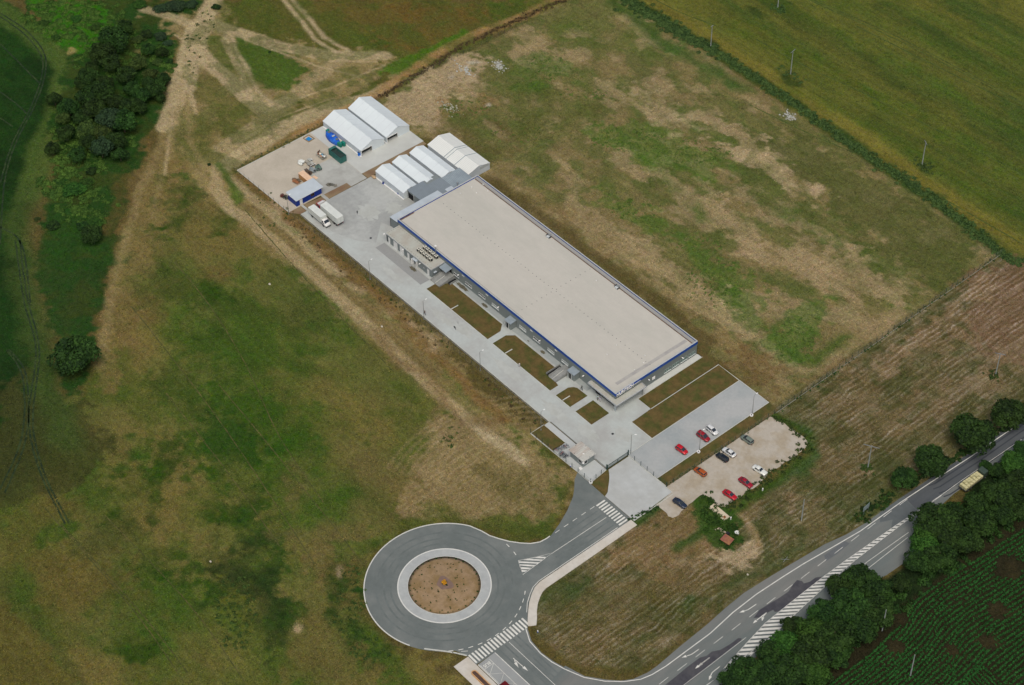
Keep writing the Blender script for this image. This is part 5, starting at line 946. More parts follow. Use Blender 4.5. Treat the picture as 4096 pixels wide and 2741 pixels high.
for i in range(7):
    for j in range(3):
        q=MB().box(-.48,.48,-.36,.36,0,.9+.12*((i*j)%3)).build('bale',YEL,yl,bevel=.05); q.location=(-3.6+i*1.02,-.78+j*.78,1.0); q.rotation_euler=(0,0,random.uniform(-.06,.06))
cb=MB().box(3.2,5.0,-1.15,1.15,.5,2.5).build('cab',mat('cab_paint',A(60,74,64),.5,.05,2),yl,bevel=.1); MB().box(4.99,5.03,-1,1,1.5,2.3).build('windscreen',CGL,cb); wheels(yl,(-3,-1.8,4.0),1.15,.45)
# ------------------------------------------------------------------ yard clutter
TEAL=mat('green_container_paint',A(44,100,94),.6,.12,.9,A(70,120,110),.6,.6,fine=.08); TEALI=mat('container_inside',A(44,62,58),.9,.3,1.2)
rc=thing('waste_container','tall dark green open-topped waste container beside the large tent','container',(-139.6,-24.2,.06),R(0))
b=MB(); hx,hy,hz=3.2,1.22,2.3
b.box(-hx,hx,-hy,-hy+.06,.2,hz).box(-hx,hx,hy-.06,hy,.2,hz).box(-hx,-hx+.06,-hy+.06,hy-.06,.2,hz).box(hx-.06,hx,-hy+.06,hy-.06,.2,hz).box(-hx,hx,-hy,hy,.12,.2)
b.build('body',TEAL,rc); r_=MB()
for x in np.arange(-2.9,3,.62):
    for s in(-1,1): r_.box(x-.06,x+.06,s*(hy+.03)-.03,s*(hy+.03)+.03,.2,hz-.05)
for y in (-.9,-.3,.3,.9): r_.box(hx,hx+.07,y-.06,y+.06,.2,hz-.05)
r_.build('rib',TEAL,rc); MB().ribbon([(-hx,-hy),(hx,-hy),(hx,hy),(-hx,hy)],.14,hz+.08,hz-.05,closed=True).build('top_rail',TEAL,rc)
MB().add([(-3.1,-1.1,1.9),(-1,-1.1,1.5),(1,-1.1,1.95),(3.1,-1.1,2.0),(-3.1,1.1,1.7),(-1,1.1,1.4),(1,1.1,1.9),(3.1,1.1,2.1)],[(0,1,5,4),(1,2,6,5),(2,3,7,6)]).build('covering_net',TEALI,rc); MB().add([(-3.3,-1.25,2.3),(-2.6,-1.25,2.9),(-2.6,1.25,2.9),(-3.3,1.25,2.3),(-2.2,-1.25,2.35),(-2.2,1.25,2.35)],[(0,1,2,3),(1,4,5,2),(0,4,1),(3,2,5)]).build('raised_hood',TEAL,rc)
TARP=mat('blue_tarpaulin',A(24,84,190),.45,.14,1.1,A(60,130,220),.5,.6,fine=.1,bump=.4)
tp=thing('tarpaulin_cover','long green machine wrapped in bright blue tarpaulin beside the large tent','machine',(-147.6,-19.9,.06),R(-3))
rg_=[]
for i in range(15):
    x=-3.6+7.0*i/14; f=math.sin(PI*min(1,(i+1.2)/15.5))**.45; hw=1.25*f; hh=1.7*(.75+.25*f)
    rg_.append([(x,-hw*1.15,.05),(x+random.uniform(-.05,.05),-hw,hh*.55+random.uniform(-.08,.08)),(x,-hw*.75,hh+random.uniform(-.06,.06)),(x,0,hh+.12+random.uniform(-.06,.06)),(x,hw*.75,hh+random.uniform(-.06,.06)),(x,hw,hh*.55),(x,hw*1.15,.05)])
tb=MB().loft(rg_).build('tarpaulin',TARP,tp,True)
for x,k in ((-2.4,0),(.1,1),(2.2,0)): MB().rbox((x,0,1.92),(.9,.8,.08),.4).build('board_weight',mat('board_grey' ,A(110,112,104),.8,.15,2) if 'bg' not in MAT else MAT['bg'],tp); MAT.setdefault('bg',bpy.data.materials['board_grey'])
for x in (.0,.3): MB().rbox((x,0,2.0),(.12,1.0,.08),.1).build('plank',WHITE,tp)
GRN=mat('machine_green',A(24,120,104),.5,.1,1.5)
MB().rbox((3.9,-.15,.85),(1.7,.9,1.6),.25).build('green_tank',GRN,tp,bevel=.2); MB().rbox((4.3,1.0,.85),(1.5,.8,1.55),.2).build('green_tank',GRN,tp,bevel=.2); MB().rbox((-3.9,.4,1.0),(.8,1.2,1.7),.0).build('green_tank',GRN,tp,bevel=.2); MB().tube((3.4,.7,1.7),(3.4,.7,1.85),.25,n=14).build('pale_cap',mat('cream_cap',A(216,200,160),.5,.05,2),tp)
sk=thing('skip','small pale grey skip heaped with bags and scraps','skip',(-143.1,-28.0,.05),R(3))
SKM=mat('skip_metal',A(178,180,170),.6,.12,1.2,A(140,130,110),.5,.5)
def taper(x0,x1,y0,y1,z0,X0,X1,Y0,Y1,z1_): return MB().add([(x0,y0,z0),(x1,y0,z0),(x1,y1,z0),(x0,y1,z0),(X0,Y0,z1_),(X1,Y0,z1_),(X1,Y1,z1_),(X0,Y1,z1_)],[(0,3,2,1),(0,1,5,4),(1,2,6,5),(2,3,7,6),(3,0,4,7)])
q=taper(-1.1,1.1,-.7,.7,.05,-1.9,1.8,-.95,.95,1.2).build('hopper',SKM,sk); so2=q.modifiers.new('thick','SOLIDIFY'); so2.thickness=.06
MB().poly([(-1.7,-.85),(1.6,-.85),(1.6,.85),(-1.7,.85)],.8).build('rubble_fill',mat('rubbish_mix',A(150,136,120),.9,.3,1.5,A(90,76,64),.8,2,fine=.4),sk)
b=0
for i,(cx_,cy_2,c_) in enumerate(((-.8,.1,(214,208,190)),(-.1,.3,(110,150,172)),(.5,0,(176,200,206)),(1.1,.3,(222,222,216)),(.3,-.5,(196,150,120)),(-1.3,-.3,(130,90,70)))): MB().blob((cx_,cy_2,1.0),(.42,.36,.3),i,8,5,.3).build('waste_bag',M('waste%d'%i,A(*c_),.7,.1,2),sk,True)
MB().rbox((-1.6,.2,1.45),(.1,1.2,.7),.2).build('end_board',mat('brown_board',A(110,90,76),.8,.1,2),sk)
pg=thing('pile','heap of white plastic sacks at the end of a row of scrap','pile',(-143.6,-37.0,.04)); 
p0=Q('z1',680,680); pg.location=(p0[0],p0[1],.04)
for i in range(8): MB().blob((random.uniform(-1.1,1.1),random.uniform(-.9,.9),.3+.15*(i%3)),(.6,.5,.38),i,8,5,.35).build('sack',M('white_plastic',A(214,218,212),.5,.1,1.5),pg,True)
MB().rbox((.2,.2,.9),(1.7,1.0,.15),.6,.15).build('sack',MAT['white_plastic'],pg)
pp=Q('z1',760,685); sc=thing('scrap_stack','flat stack of pale scrap sheets and crates with a white bar','stack',(pp[0],pp[1],.05),R(-6))
for i in range(7): MB().rbox((random.uniform(-1.2,1.0),random.uniform(-.7,.7),.25+.13*i),(1.3,.9,.1),random.uniform(0,3),random.uniform(-.12,.12)).build('scrap_sheet',M('scrap%d'%(i%3),A(*((170,172,164),(146,146,138),(190,192,186))[i%3]),.7,.15,2),sc)
MB().box(-1.8,1.6,-.95,.9,.05,.6).build('crate_base',M('crate_pale',A(160,158,146),.8,.2,1.5,A(110,104,96),.7,1.5),sc,bevel=.05); MB().rbox((1.75,.1,.9),(.14,2.3,.1),.1).build('white_bar',WHITE,sc)
def machine(k,x,y,rz,col,label,cat='machinery'):
    p=Q(k,x,y); m_=thing('scrap_machine',label,cat,(p[0],p[1],.05),rz,'scrap machinery on the yard slab'); mm_=M('sm_%d_%d'%(col[0],col[1]),A(*col),.6,.15,1.5)
    MB().tube((-1.2,.35,.6),(1.0,.35,.6),.5,n=14).build('drum',mm_,m_,True); MB().box(-1.2,1.0,-.8,-.1,.1,.75).build('housing',mm_,m_,bevel=.05); MB().tube((-.8,-.5,.75),(-.8,-.5,1.2),.18).build('pipe_stub',STEEL,m_); MB().rbox((.9,-.3,.9),(.5,.5,.4),.3).build('motor',DKMETAL,m_); MB().torus((1.2,-.2,.6),(1,0,.2),.38,.06,14,5).build('flywheel',STEEL,m_)
    for s in(-1,1): MB().box(s*.8-.1,s*.8+.1,-.8,.8,0,.12).build('foot',DKMETAL,m_)
    return m_
machine('z1',785,750,R(20),(136,146,148),'grey drum-shaped scrap machine nearest the peach coloured crate')
machine('z1',835,730,R(-15),(84,110,100),'green grey scrap machine with a pale flywheel at the end of the scrap row')
def crates(k,x,y,rz,label,n,c1,c2):
    p=Q(k,x,y); m_=thing('pallet_heap',label,'pallets',(p[0],p[1],.05),rz)
    for i in range(n): 
        ox_,oy_,oz=random.uniform(-1.2,1.2),random.uniform(-.8,.8),.12+.14*(i//2); r0=random.uniform(-.5,.5)
        sl=MB()
        for j in range(4): sl.rbox((ox_+(-.45+.3*j)*math.cos(r0),oy_+(-.45+.3*j)*math.sin(r0),oz),(.16,1.0,.05),r0)
        for j in (-.4,.4): sl.rbox((ox_-j*math.sin(r0),oy_+j*math.cos(r0),oz-.05),(1.1,.1,.06),r0)
        sl.build('pallet',M('pal_%d'%(i%2)+str(c1[0]),A(*(c1,c2)[i%2]),.85,.2,2),m_)
    return m_
crates('z1',745,765,R(10),'dark brown heap of pallets tucked against the peach coloured crate',10,(70,50,44),(104,90,76))
crates('z1',635,840,R(20),'loose heap of weathered pallets and orange strips behind the blue cabin',12,(110,98,80),(168,116,80))
crates('z1',530,985,R(0),'small dark stack at the left wall of the blue cabin',6,(50,56,48),(96,50,44))
crates('z1',950,880,R(0),'grey pallets beside the earth strip on the yard slab',6,(130,126,112),(104,104,96))
pb=thing('peach_crate','long peach coloured wooden crate reaching behind the blue cabin','crate',(-136.9,-38.7,.05),R(0))
MB().box(-2.6,2.4,-.95,.95,.1,2.1).build('body',M('crate_wood',A(186,140,92),.8,.1,1.2,A(150,110,70),.4,.8),pb); MB().box(-2.7,2.5,-1.05,1.05,2.1,2.2).build('lid',M('crate_lid',A(222,190,160),.7,.05,1.2,A(208,172,140),.5,.7),pb)
for x in (-1.3,0,1.3): MB().box(x-.03,x+.03,-1.06,1.06,2.2,2.23).build('lid_batten',M('crate_batten',A(206,172,140),.7,.05,2),pb)
pl_=thing('plywood_sheet','peach coloured board lying flat by the crate','board',(Q('z1',805,805)[0],Q('z1',805,805)[1],.07),R(8)); MB().box(-.9,.9,-.5,.5,0,.04).build('board',MAT['crate_lid'],pl_)
pt=thing('timber_pit_cover','blue panel lying on a square timber frame in the gravel','cover',(Q('z1',748,458)[0],Q('z1',748,458)[1],.05),R(5))
MB().box(-1.5,1.5,-1.3,-1.1,0,.15).box(-1.5,1.5,1.1,1.3,0,.15).box(-1.5,-1.3,-1.1,1.1,0,.15).box(1.3,1.5,-1.1,1.1,0,.15).build('timber_frame',M('timber',A(130,110,82),.9,.15,2),pt); MB().rbox((.3,-.25,.2),(1.6,1.5,.08),.1).build('blue_panel',M('blue_panel',A(34,128,190),.5,.08,2),pt)
def drum(k,x,y,s,col,label,nm='barrel',cat='barrel',h_=.95,r_=.42,group=None):
    p=Q(k,x,y); o=thing(nm,label,cat,(p[0],p[1],.06),0,group); m_=M('drum%d_%d'%(col[0],col[2]),A(*col),.5,.08,2)
    MB().tube((0,0,0),(0,0,h_*s),r_*s,n=18).build('shell',m_,o); MB().torus((0,0,h_*s),(0,0,1),r_*s,.03,18,5).build('rim',m_,o); MB().tube((0,0,h_*s-.06),(0,0,h_*s+.01),r_*.8*s,n=16).build('lid',m_ if col[0]>100 else DKMETAL,o); return o
drum('z1',1200,606,1.25,(20,100,190),'large blue barrel at the corner of the large tent')
drum('z1',1413,862,.7,(24,60,150),'small blue barrel halfway along the shortest white tent')
drum('z1',1550,955,.8,(24,60,150),'small blue barrel near the grey doorway end of the shortest white tent')
drum('zG',1168,612,1.1,(206,208,200),'white round tank top in the weeds by the rusty roof','tank','tank',.4,.55)
tb_=thing('bale','tan wrapped bale lying where the tent yard meets the truck yard','bale',(Q('z1',1328,808)[0],Q('z1',1328,808)[1],.45)); MB().blob((0,0,0),(.95,.6,.45),3,10,6,.12).build('wrap',M('tan_wrap',A(186,158,124),.8,.1,1.5),tb_,True); MB().torus((.2,0,0),(1,0,0),.5,.03,14,4).build('strap',DKMETAL,tb_)
# gear beside the gravel car park
sl_=thing('concrete_slab','pale concrete slab sunk in weeds at the gravel edge, with a small square hatch','slab',(46.6,-37.1,0),R(-1)); MB().box(-3.0,3.0,-1.05,1.05,0,.3).build('slab',M('slab_pale',A(196,184,160),.85,.05,.9,A(180,164,136),.3,.6,fine=.05),sl_); MB().box(1.9,2.6,-.5,.2,.3,.36).build('hatch',M('rust_hatch',A(120,70,30),.8,.3,3),sl_)
rs=thing('rusty_shed','low shed with a red-brown rusty metal roof among weeds','shed',(55.1,-42.6,0),R(8)); MB().box(-1.2,1.2,-.9,.9,0,.9).build('wall',M('shed_wall',A(100,76,62),.9,.2,1.5),rs)
corrug(-1.5,1.5,-1.15,1.15,lambda x,y:1.0+y*.12,.3,'y',.03).build('roof',M('rusty_roof',A(136,84,72),.8,.15,1.5,A(156,116,70),.5,.9),rs); MB().rbox((-1.2,1.9,.5),(.9,.8,.9)).build('dark_box',TRIM,rs)
for k,x,y,l_ in (('zG',1105,465,'white upright marker by the corner of the concrete slab'),('zG',1438,165,'white upright marker in weeds near the two red saloons')):
    p=Q(k,x,y); o=thing('marker_post',l_,'marker post',(p[0],p[1],0)); MB().tube((0,0,0),(0,0,.9),.16,n=12).build('tube',WHITE,o); MB().tube((0,0,.9),(0,0,1.0),.2,.12,12).build('cap',WHITE,o)
for k,x,y,l_ in (('z5',768,678,'white concrete ring with dark centre beside the lamp near the red hatchback'),('z5',1322,296,'white concrete ring with dark centre at the far lamp of the paved car park'),('zg',1025,1410,'pinkish white concrete ring at the outer fence corner by the guard house')):
    p=Q(k,x,y); o=thing('inspection_ring',l_,'inspection ring',(p[0],p[1],.08),group='concrete inspection rings'); MB().tube((0,0,0),(0,0,.3),.5,n=20).build('ring',WHITE,o); MB().tube((0,0,.3),(0,0,.31),.22,n=14).build('hole',DARK,o)
for k,x,y,l_ in (('zR',1466,1132,'small blue and white hydrant in the grass right of the zebra crossing'),('zg',575,1050,'small blue canister at the fence behind the guard house')):
    p=Q(k,x,y); o=thing('hydrant',l_,'hydrant',(p[0],p[1],0)); MB().tube((0,0,0),(0,0,.6),.16,n=12).build('barrel',M('hyd_blue',A(30,80,170),.5,.05,2),o); MB().tube((0,0,.6),(0,0,.75),.2,.1,12).build('bonnet',WHITE,o); MB().tube((-.25,0,.4),(.25,0,.4),.07).build('nozzle',WHITE,o)
# bus stop at the bottom edge
bs=thing('bus_shelter','bus shelter with a dark red roof beside the marked bus bay','bus shelter',(54.5,-118.3,.15)); MB().add([(-2.3,-1.9,2.75),(-2.3,1.9,2.75),(3,1.9,2.75),(3,-1.9,2.75),(-1.7,0,3.4),(2.4,0,3.4)],[(0,1,4),(1,2,5,4),(2,3,5),(3,0,4,5),(0,3,2,1)]).build('roof',M('dark_red_roof',A(104,20,24),.6,.08,2),bs)
for x in(-2,2.7):
    for y in(-1.6,1.6): MB().tube((x,y,0),(x,y,2.75),.06).build('post',STEEL,bs)
MB().box(-1.8,2.4,-1.5,-1.1,.45,.52).build('bench',M('bench_wood',A(130,100,70),.8,.1,2),bs)
pn=thing('planter','long low orange-brown planter bed on the bus platform','planter',(44.0,-119.55,.15)); ov_=[(.55*math.cos(R(a)),.62*math.sin(R(a))) for a in range(90,271,20)]; P1=[(x,y) for x,y in ov_]+[(9,-.62),(9,.62)]
MB().ribbon(P1,.22,.4,0,closed=True).build('kerb',M('orange_kerb',A(196,152,104),.8,.08,2),pn); MB().poly(P1,.25).build('soil',M('planter_soil',A(84,66,58),.95,.2,2,fine=.3),pn)
# road sign by the highway
rsn=thing('road_sign','grey back of a rectangular road sign beside the highway','road sign',(72.3,-8.0,0),R(4)); MB().box(-.05,0,-1.3,1.3,1.6,3.4).build('panel',M('sign_back',A(130,146,146),.5,.05,2),rsn)
for y in(-.9,.9): MB().tube((.05,y,0),(.05,y,3.3),.05).build('post',STEEL,rsn)
rs2=thing('survey_frame','thin grey wire frame lying in the verge left of the highway','frame',(*Q('zk',885,110),0),R(30)); b=MB().tube((-1,0,.1),(1,.3,.5),.05).tube((-.3,-.8,.1),(.4,.9,.6),.05); b.build('bar',STEEL,rs2)
# ------------------------------------------------------------------ lamps and poles
LH=mat('lamp_head_white',A(226,228,226),.4,.03,3)
def street_lamp(px,label,hh=7.6,ang=0):
    x,y=px; o=thing('street_lamp',label,'street lamp',(x,y,.05),ang,'street lamps of the compound'); MB().tube((0,0,0),(0,0,hh),.09,.05,8).build('pole',M('lamp_pole',A(132,136,132),.5,.05,2,metal=.3),o); MB().tube((0,0,hh),(0,.9,hh+.12),.04,n=6).build('arm',MAT['lamp_pole'],o); MB().blob((0,1.1,hh+.12),(.17,.4,.08),1,10,6,0).build('lamp_head',LH,o,True); MB().tube((0,0,0),(0,0,.3),.16,n=10).build('base',STEEL,o); return o
for (k,x,y),l_,an in ((('ov',847,640),'street lamp on the left kerb opposite the annex doors',0),(('z3',112,672),'street lamp on the left kerb near the walking man in dark clothes',0),(('z3',655,1165),'street lamp on the left kerb opposite the middle porch',0),(('z3',1240,1740),'street lamp on the left kerb level with the guard house lawn',0),(('z4',1020,1240),'street lamp beside the right gate post',-40),(('z5',778,655),'street lamp on the car park kerb near the bright red hatchback',0),(('z5',1330,278),'street lamp at the far end of the paved car park kerb',0),(('z1',570,1135),'lamp pole at the fence corner below the blue cabin',0)):
    street_lamp(Q(k,x,y),l_,7.4,R(an+(0 if y not in(655,278) else 0)))
MAT['conc_pole']=mat('concrete_pole',A(146,152,148),.8,.06,2)
def util(px,label,hh=9.6,arm=2.6,rz=0,tip=True):
    x,y=px; o=thing('utility_pole',label,'utility pole',(x,y,0),rz,'utility poles along the power line'); MB().tube((0,0,0),(0,0,hh),.19,.11,8).build('pole',MAT['conc_pole'],o)
    if tip:
        c=MB().box(-.07,.07,-arm/2,arm/2,hh-.35,hh-.2).build('crossarm',STEEL,o)
        for y2 in (-arm/2+.15,0,arm/2-.15): MB().tube((0,y2,hh-.2),(0,y2,hh+.15),.06,.04,6).build('insulator',DKMETAL,c)
    return o
util(Q('zC',190,325),'utility pole standing in the dark hedge between the two fields near the top',9.0,1.4,R(0))
util(Q('zC',738,510),'utility pole with a broad crossarm in weeds, in the green field beyond the hedge',9.8,2.8,R(10))
util(Q('zC',1640,1130),'utility pole farthest right in the green field beyond the hedge',9.2,2.4,R(60))
util(Q('zC',650,52),'utility pole cut off by the top edge of the picture',9.6,2.4,R(10))
util(Q('zE',608,830),'utility pole with a long double crossarm in the hay field',8.8,4.4,R(-62))
util(Q('zE',12,1305),'plain leaning pole in the hay field nearest the gravel car park',8.6,1.2,R(0),False)
util(Q('zN',2165,1095),'faint dark pole at the weed patch in the upper hay field',8.6,3.0,R(-60))
util(Q('zF',1676,885),'pale pole standing in the dark row crop',8.6,1.5,0,False)
util(Q('zF',1510,622),'thin pale pole at the edge of the tree belt and the row crop',8.6,1.5,0,False)
# ------------------------------------------------------------------ bicycles by the guard house
def bicycle(x,y,rz,col,tilt,label):
    o=thing('bicycle',label,'bicycle',(x,y,.06),rz,'bicycles parked by the guard house'); o.rotation_euler=(tilt,0,rz); pm=M('bike%d_%d'%(col[0],col[1]),A(*col),.4,.05,3)
    for wx_ in(-.52,.52): q=MB().torus((wx_,0,.34),(0,1,0),.32,.03,18,5).build('wheel',TYRE,o); MB().tube((wx_,-.04,.34),(wx_,.04,.34),.05).build('hub',RIM,q)
    MB().tube((-.52,0,.34),(-.1,0,.32),.02).tube((-.1,0,.32),(-.2,0,.82),.025).tube((-.52,0,.34),(-.18,0,.75),.018).tube((-.1,0,.32),(.38,0,.72),.028).tube((-.18,0,.76),(.36,0,.82),.025).tube((.36,0,.9),(.52,0,.34),.025).build('frame',pm,o)
    MB().tube((.33,-.28,.98),(.33,.28,.98),.018).tube((.36,0,.88),(.33,0,.98),.018).build('handlebar',RIM,o); MB().box(-.33,-.07,-.07,.07,.84,.9).build('saddle',TRIM,o); MB().box(-.12,-.08,-.14,.14,.28,.31).build('pedals',TRIM,o); return o
bl=[(190,60,60),(60,70,90),(60,60,64),(150,150,150),(40,90,120),(90,40,50)]
cn=('red','navy','black','silver','teal','maroon')
rows=[('in the inner row against the grass',1.6,-54.6,.0,.62,R(100)),('in the outer row by the fence',3.2,-55.3,.45,.0,R(12))]
for i in range(8): 
    c_=bl[i%6]; bicycle(1.5+.12*i+random.uniform(-.1,.1),-55.2+.48*i,R(8+random.uniform(-10,10)),c_,random.uniform(-.2,.2),f'{cn[i%6]} bicycle in the row against the guard lawn, {("at the fence end","next to the fence end","third from the fence","fourth from the fence","fifth from the fence","sixth from the fence","next to the yard end","at the yard end")[i]}')
for i in range(7):
    c_=bl[(i*5+1)%6]; bicycle(3.2+.36*i,-54.75+random.uniform(-.1,.1),R(84+random.uniform(-12,12)),c_,random.uniform(-.2,.2),f'{cn[(i*5+1)%6]} bicycle in the row along the outer fence, {("nearest the lawn","second from the lawn","third from the lawn","in the middle","third from the hut","second from the hut","nearest the guard house")[i]}')
# ------------------------------------------------------------------ people
SKIN=mat('skin',A(176,130,104),.6,.05,4); HAIR=mat('dark_hair',A(36,28,24),.8,.1,6)
def skin_obj(name,nodes,edges,m,parent,sub=1):
    me=bpy.data.meshes.new(name); me.from_pydata([n_[0] for n_ in nodes],edges,[]); me.materials.append(m); o=bpy.data.objects.new(name,me); COL.objects.link(o); o.parent=parent
    sk_=o.modifiers.new('skin','SKIN'); sk_.use_smooth_shade=True
    for i,n_ in enumerate(nodes):
        r_=n_[1]; me.skin_vertices[0].data[i].radius=(r_,r_) if not isinstance(r_,tuple) else r_; me.skin_vertices[0].data[i].use_root=(i==0)
    s_=o.modifiers.new('sub','SUBSURF'); s_.levels=sub; s_.render_levels=sub; return o
def person(x,y,z,rz,label,top,legs,stride=.28,arm=.2,s=1.0,bag=False):
    o=thing('person',label,'person',(x,y,z),rz); o.scale=(s,s,s)
    hip,kn,an=.92,.50,.09; st=stride
    sh=1.43; N=[((0,0,.98),(.15,.11)),((0,0,1.18),(.13,.1)),((0,0,1.36),(.17,.1)),((0,0,1.48),(.06,.06)),((.01,0,1.60),(.09,.085)),((.01,0,1.70),(.075,.085))]
    E_=[(0,1),(1,2),(2,3),(3,4),(4,5)]
    tk_=[((0,0,.97),(.155,.12)),((0,0,1.18),(.145,.11)),((0,0,1.38),(.18,.11)),((0,0,1.44),(.1,.08))]; te=[(0,1),(1,2),(2,3)]; tr_=[((0,0,1.0),(.15,.12)),((0,0,.93),(.15,.12))]; tre=[(0,1)]
    for sgn,ph in((1,1),(-1,-1)):
        b_=len(N); kx=st*.45*ph+.06; ax_=st*ph
        N+=[((0.02*ph,sgn*.1,hip-.06),.085),((kx,sgn*.11,kn),.058),((ax_,sgn*.11,an),.042),((ax_+.16,sgn*.12,.04),.035)]; E_+=[(0,b_),(b_,b_+1),(b_+1,b_+2),(b_+2,b_+3)]
        t0=len(tr_); tr_+=[((0.02*ph,sgn*.1,hip-.08),.095),((kx,sgn*.11,kn),.07),((ax_-.01,sgn*.11,an+.05),.056)]; tre+=[(1,t0),(t0,t0+1),(t0+1,t0+2)]
        a0=len(N); ex=-ph*arm*.5-.03; hx_=-ph*arm+.1
        N+=[((0,sgn*.19,sh-.03),.052),((ex,sgn*.26,1.14),.040),((hx_,sgn*.27,.90),.026),((hx_+.02,sgn*.27,.85),(.032,.018))]; E_+=[(2,a0),(a0,a0+1),(a0+1,a0+2),(a0+2,a0+3)]
        for f_ in range(4):
            i0=len(N); dx=-.024+.016*f_; ln=(.055,.068,.064,.05)[f_]; N+=[((hx_+.03+dx,sgn*.27,.81),.008),((hx_+.035+dx,sgn*.262,.81-ln),.007)]; E_+=[(a0+3,i0),(i0,i0+1)]
        i0=len(N); N+=[((hx_+.055,sgn*.265,.845),.009),((hx_+.072,sgn*.258,.80),.008)]; E_+=[(a0+3,i0),(i0,i0+1)]
        t0=len(tk_); tk_+=[((0,sgn*.19,sh-.02),.065),((ex,sgn*.26,1.14),.052),((hx_,sgn*.27,.93),.042)]; te+=[(2,t0),(t0,t0+1),(t0+1,t0+2)]
    body=skin_obj('body',N,E_,SKIN,o); skin_obj('top',tk_,te,top,o); skin_obj('trousers',tr_,tre,legs,o)
    MB().blob((-.01,0,1.69),(.105,.095,.09),3,12,8,.03).build('hair',HAIR,o,True)
    fc=MB(); fc.blob((.105,-.032,1.645),(.012,.014,.009),1,6,4,0).blob((.105,.032,1.645),(.012,.014,.009),1,6,4,0); 
    for s_ in(-1,1): MB().blob((.098,s_*.033,1.645),(.012,.015,.01),1,6,4,0).build('eye',DARK,o)
    MB().blob((.118,0,1.615),(.018,.014,.024),1,6,4,0).build('nose',SKIN,o,True); MB().blob((.10,0,1.575),(.01,.026,.007),1,6,4,0).build('mouth',M('lips',A(140,80,74),.6,.05,3),o)
    for s_ in(-1,1): MB().blob((.0,s_*.098,1.63),(.02,.01,.032),1,6,4,0).build('ear',SKIN,o,True); MB().rbox((st*s_+.07,s_*.115,.045),(.29,.11,.09)).build('shoe',TRIM,o,bevel=.03)
    if bag: MB().rbox((-.02,.32,.75),(.28,.08,.3)).build('bag',TRIM,o)
    return o
cl=lambda k,c_: M('cloth_'+k,A(*c_),.85,.08,5)
person(-64.3,-48.6,.06,R(178),'man in dark jacket and dark trousers walking along the pale roadway',cl('black',(34,38,44)),cl('dark',(40,36,36)),.30,.24,1.0)
person(-11.1,-34.35,.08,R(165),'person in a teal top and dark trousers walking near the entrance canopy',cl('teal',(40,96,96)),cl('navy',(30,36,60)),.28,.2,1.0)
person(-5.3,-33.6,.07,R(-60),'person in a pale blue coat and dark trousers at the canopy edge',cl('paleblue',(178,204,210)),cl('grey',(90,96,100)),.08,.1,1.0)
person(-4.4,-33.5,.07,R(130),'person in white trousers and a pale lilac top under the canopy edge',cl('lilac',(176,178,204)),cl('white',(220,220,216)),.08,.1,1.0)
wb=Q('z3',1032,1128); person(wb[0],wb[1],.06,R(0),'person in white clothes beside the second lawn kerb',cl('white',(220,220,216)),cl('palegrey',(180,186,190)),.12,.12,.95)
# white line stubs crossing the lawns: low concrete edging strips
for k,p,q,l_ in (('z3',(372,575),(440,538),'in the longest lawn'),('z3',(895,1000),(962,962),'in the second long lawn'),('z3',(1448,1455),(1518,1412),'in the small lawn nearest the canopy')):
    a=Q(k,*p); b_=Q(k,*q); o=thing('edging_strip','narrow white concrete strip '+l_,'edging',(a[0],a[1],.09)); MB().ribbon([(0,0),(b_[0]-a[0],b_[1]-a[1])],.28,.12,0).build('strip',KERB,o)
# ------------------------------------------------------------------ vegetation
def leaf_mat(key,c1,c2):
    m=bpy.data.materials.new(key); m.use_nodes=True; t=m.node_tree; n=t.nodes; l=t.links; b=n['Principled BSDF']; b.inputs['Roughness'].default_value=.75; b.inputs['Specular IOR Level'].default_value=.2
    vc=n.new('ShaderNodeVertexColor'); vc.layer_name='leaf'; mx=n.new('ShaderNodeMixRGB'); mx.inputs[1].default_value=(*c1,1); mx.inputs[2].default_value=(*c2,1); sp=n.new('ShaderNodeSeparateColor'); l.new(vc.outputs[0],sp.inputs[0]); l.new(sp.outputs[0],mx.inputs[0])
    oi=n.new('ShaderNodeObjectInfo'); hs=n.new('ShaderNodeHueSaturation'); mr_=n.new('ShaderNodeMapRange'); mr_.inputs[3].default_value=.8; mr_.inputs[4].default_value=1.25; l.new(oi.outputs['Random'],mr_.inputs[0]); l.new(mr_.outputs[0],hs.inputs['Value'])
    m2=n.new('ShaderNodeMapRange'); m2.inputs[3].default_value=.485; m2.inputs[4].default_value=.515; l.new(oi.outputs['Random'],m2.inputs[0]); l.new(m2.outputs[0],hs.inputs['Hue'])
    l.new(mx.outputs[0],hs.inputs['Color']); l.new(hs.outputs[0],b.inputs['Base Color']); return m
def leaves(P,Nrm,size,seed):
    """quads at P facing roughly Nrm"""
    r=np.random.default_rng(seed); n=len(P); Nn=Nrm+r.normal(0,.55,(n,3)); Nn/=np.linalg.norm(Nn,axis=1,keepdims=True)+1e-9
    U=np.cross(Nn,r.normal(0,1,(n,3))); U/=np.linalg.norm(U,axis=1,keepdims=True)+1e-9; Vv=np.cross(Nn,U); s=(size*r.uniform(.6,1.35,n))[:,None]
    V4=np.stack([P-U*s-Vv*s*.6,P+U*s*.2-Vv*s,P+U*s+Vv*s*.5,P-U*s*.3+Vv*s],1).reshape(-1,3); F4=np.arange(4*n).reshape(-1,4); return V4,F4
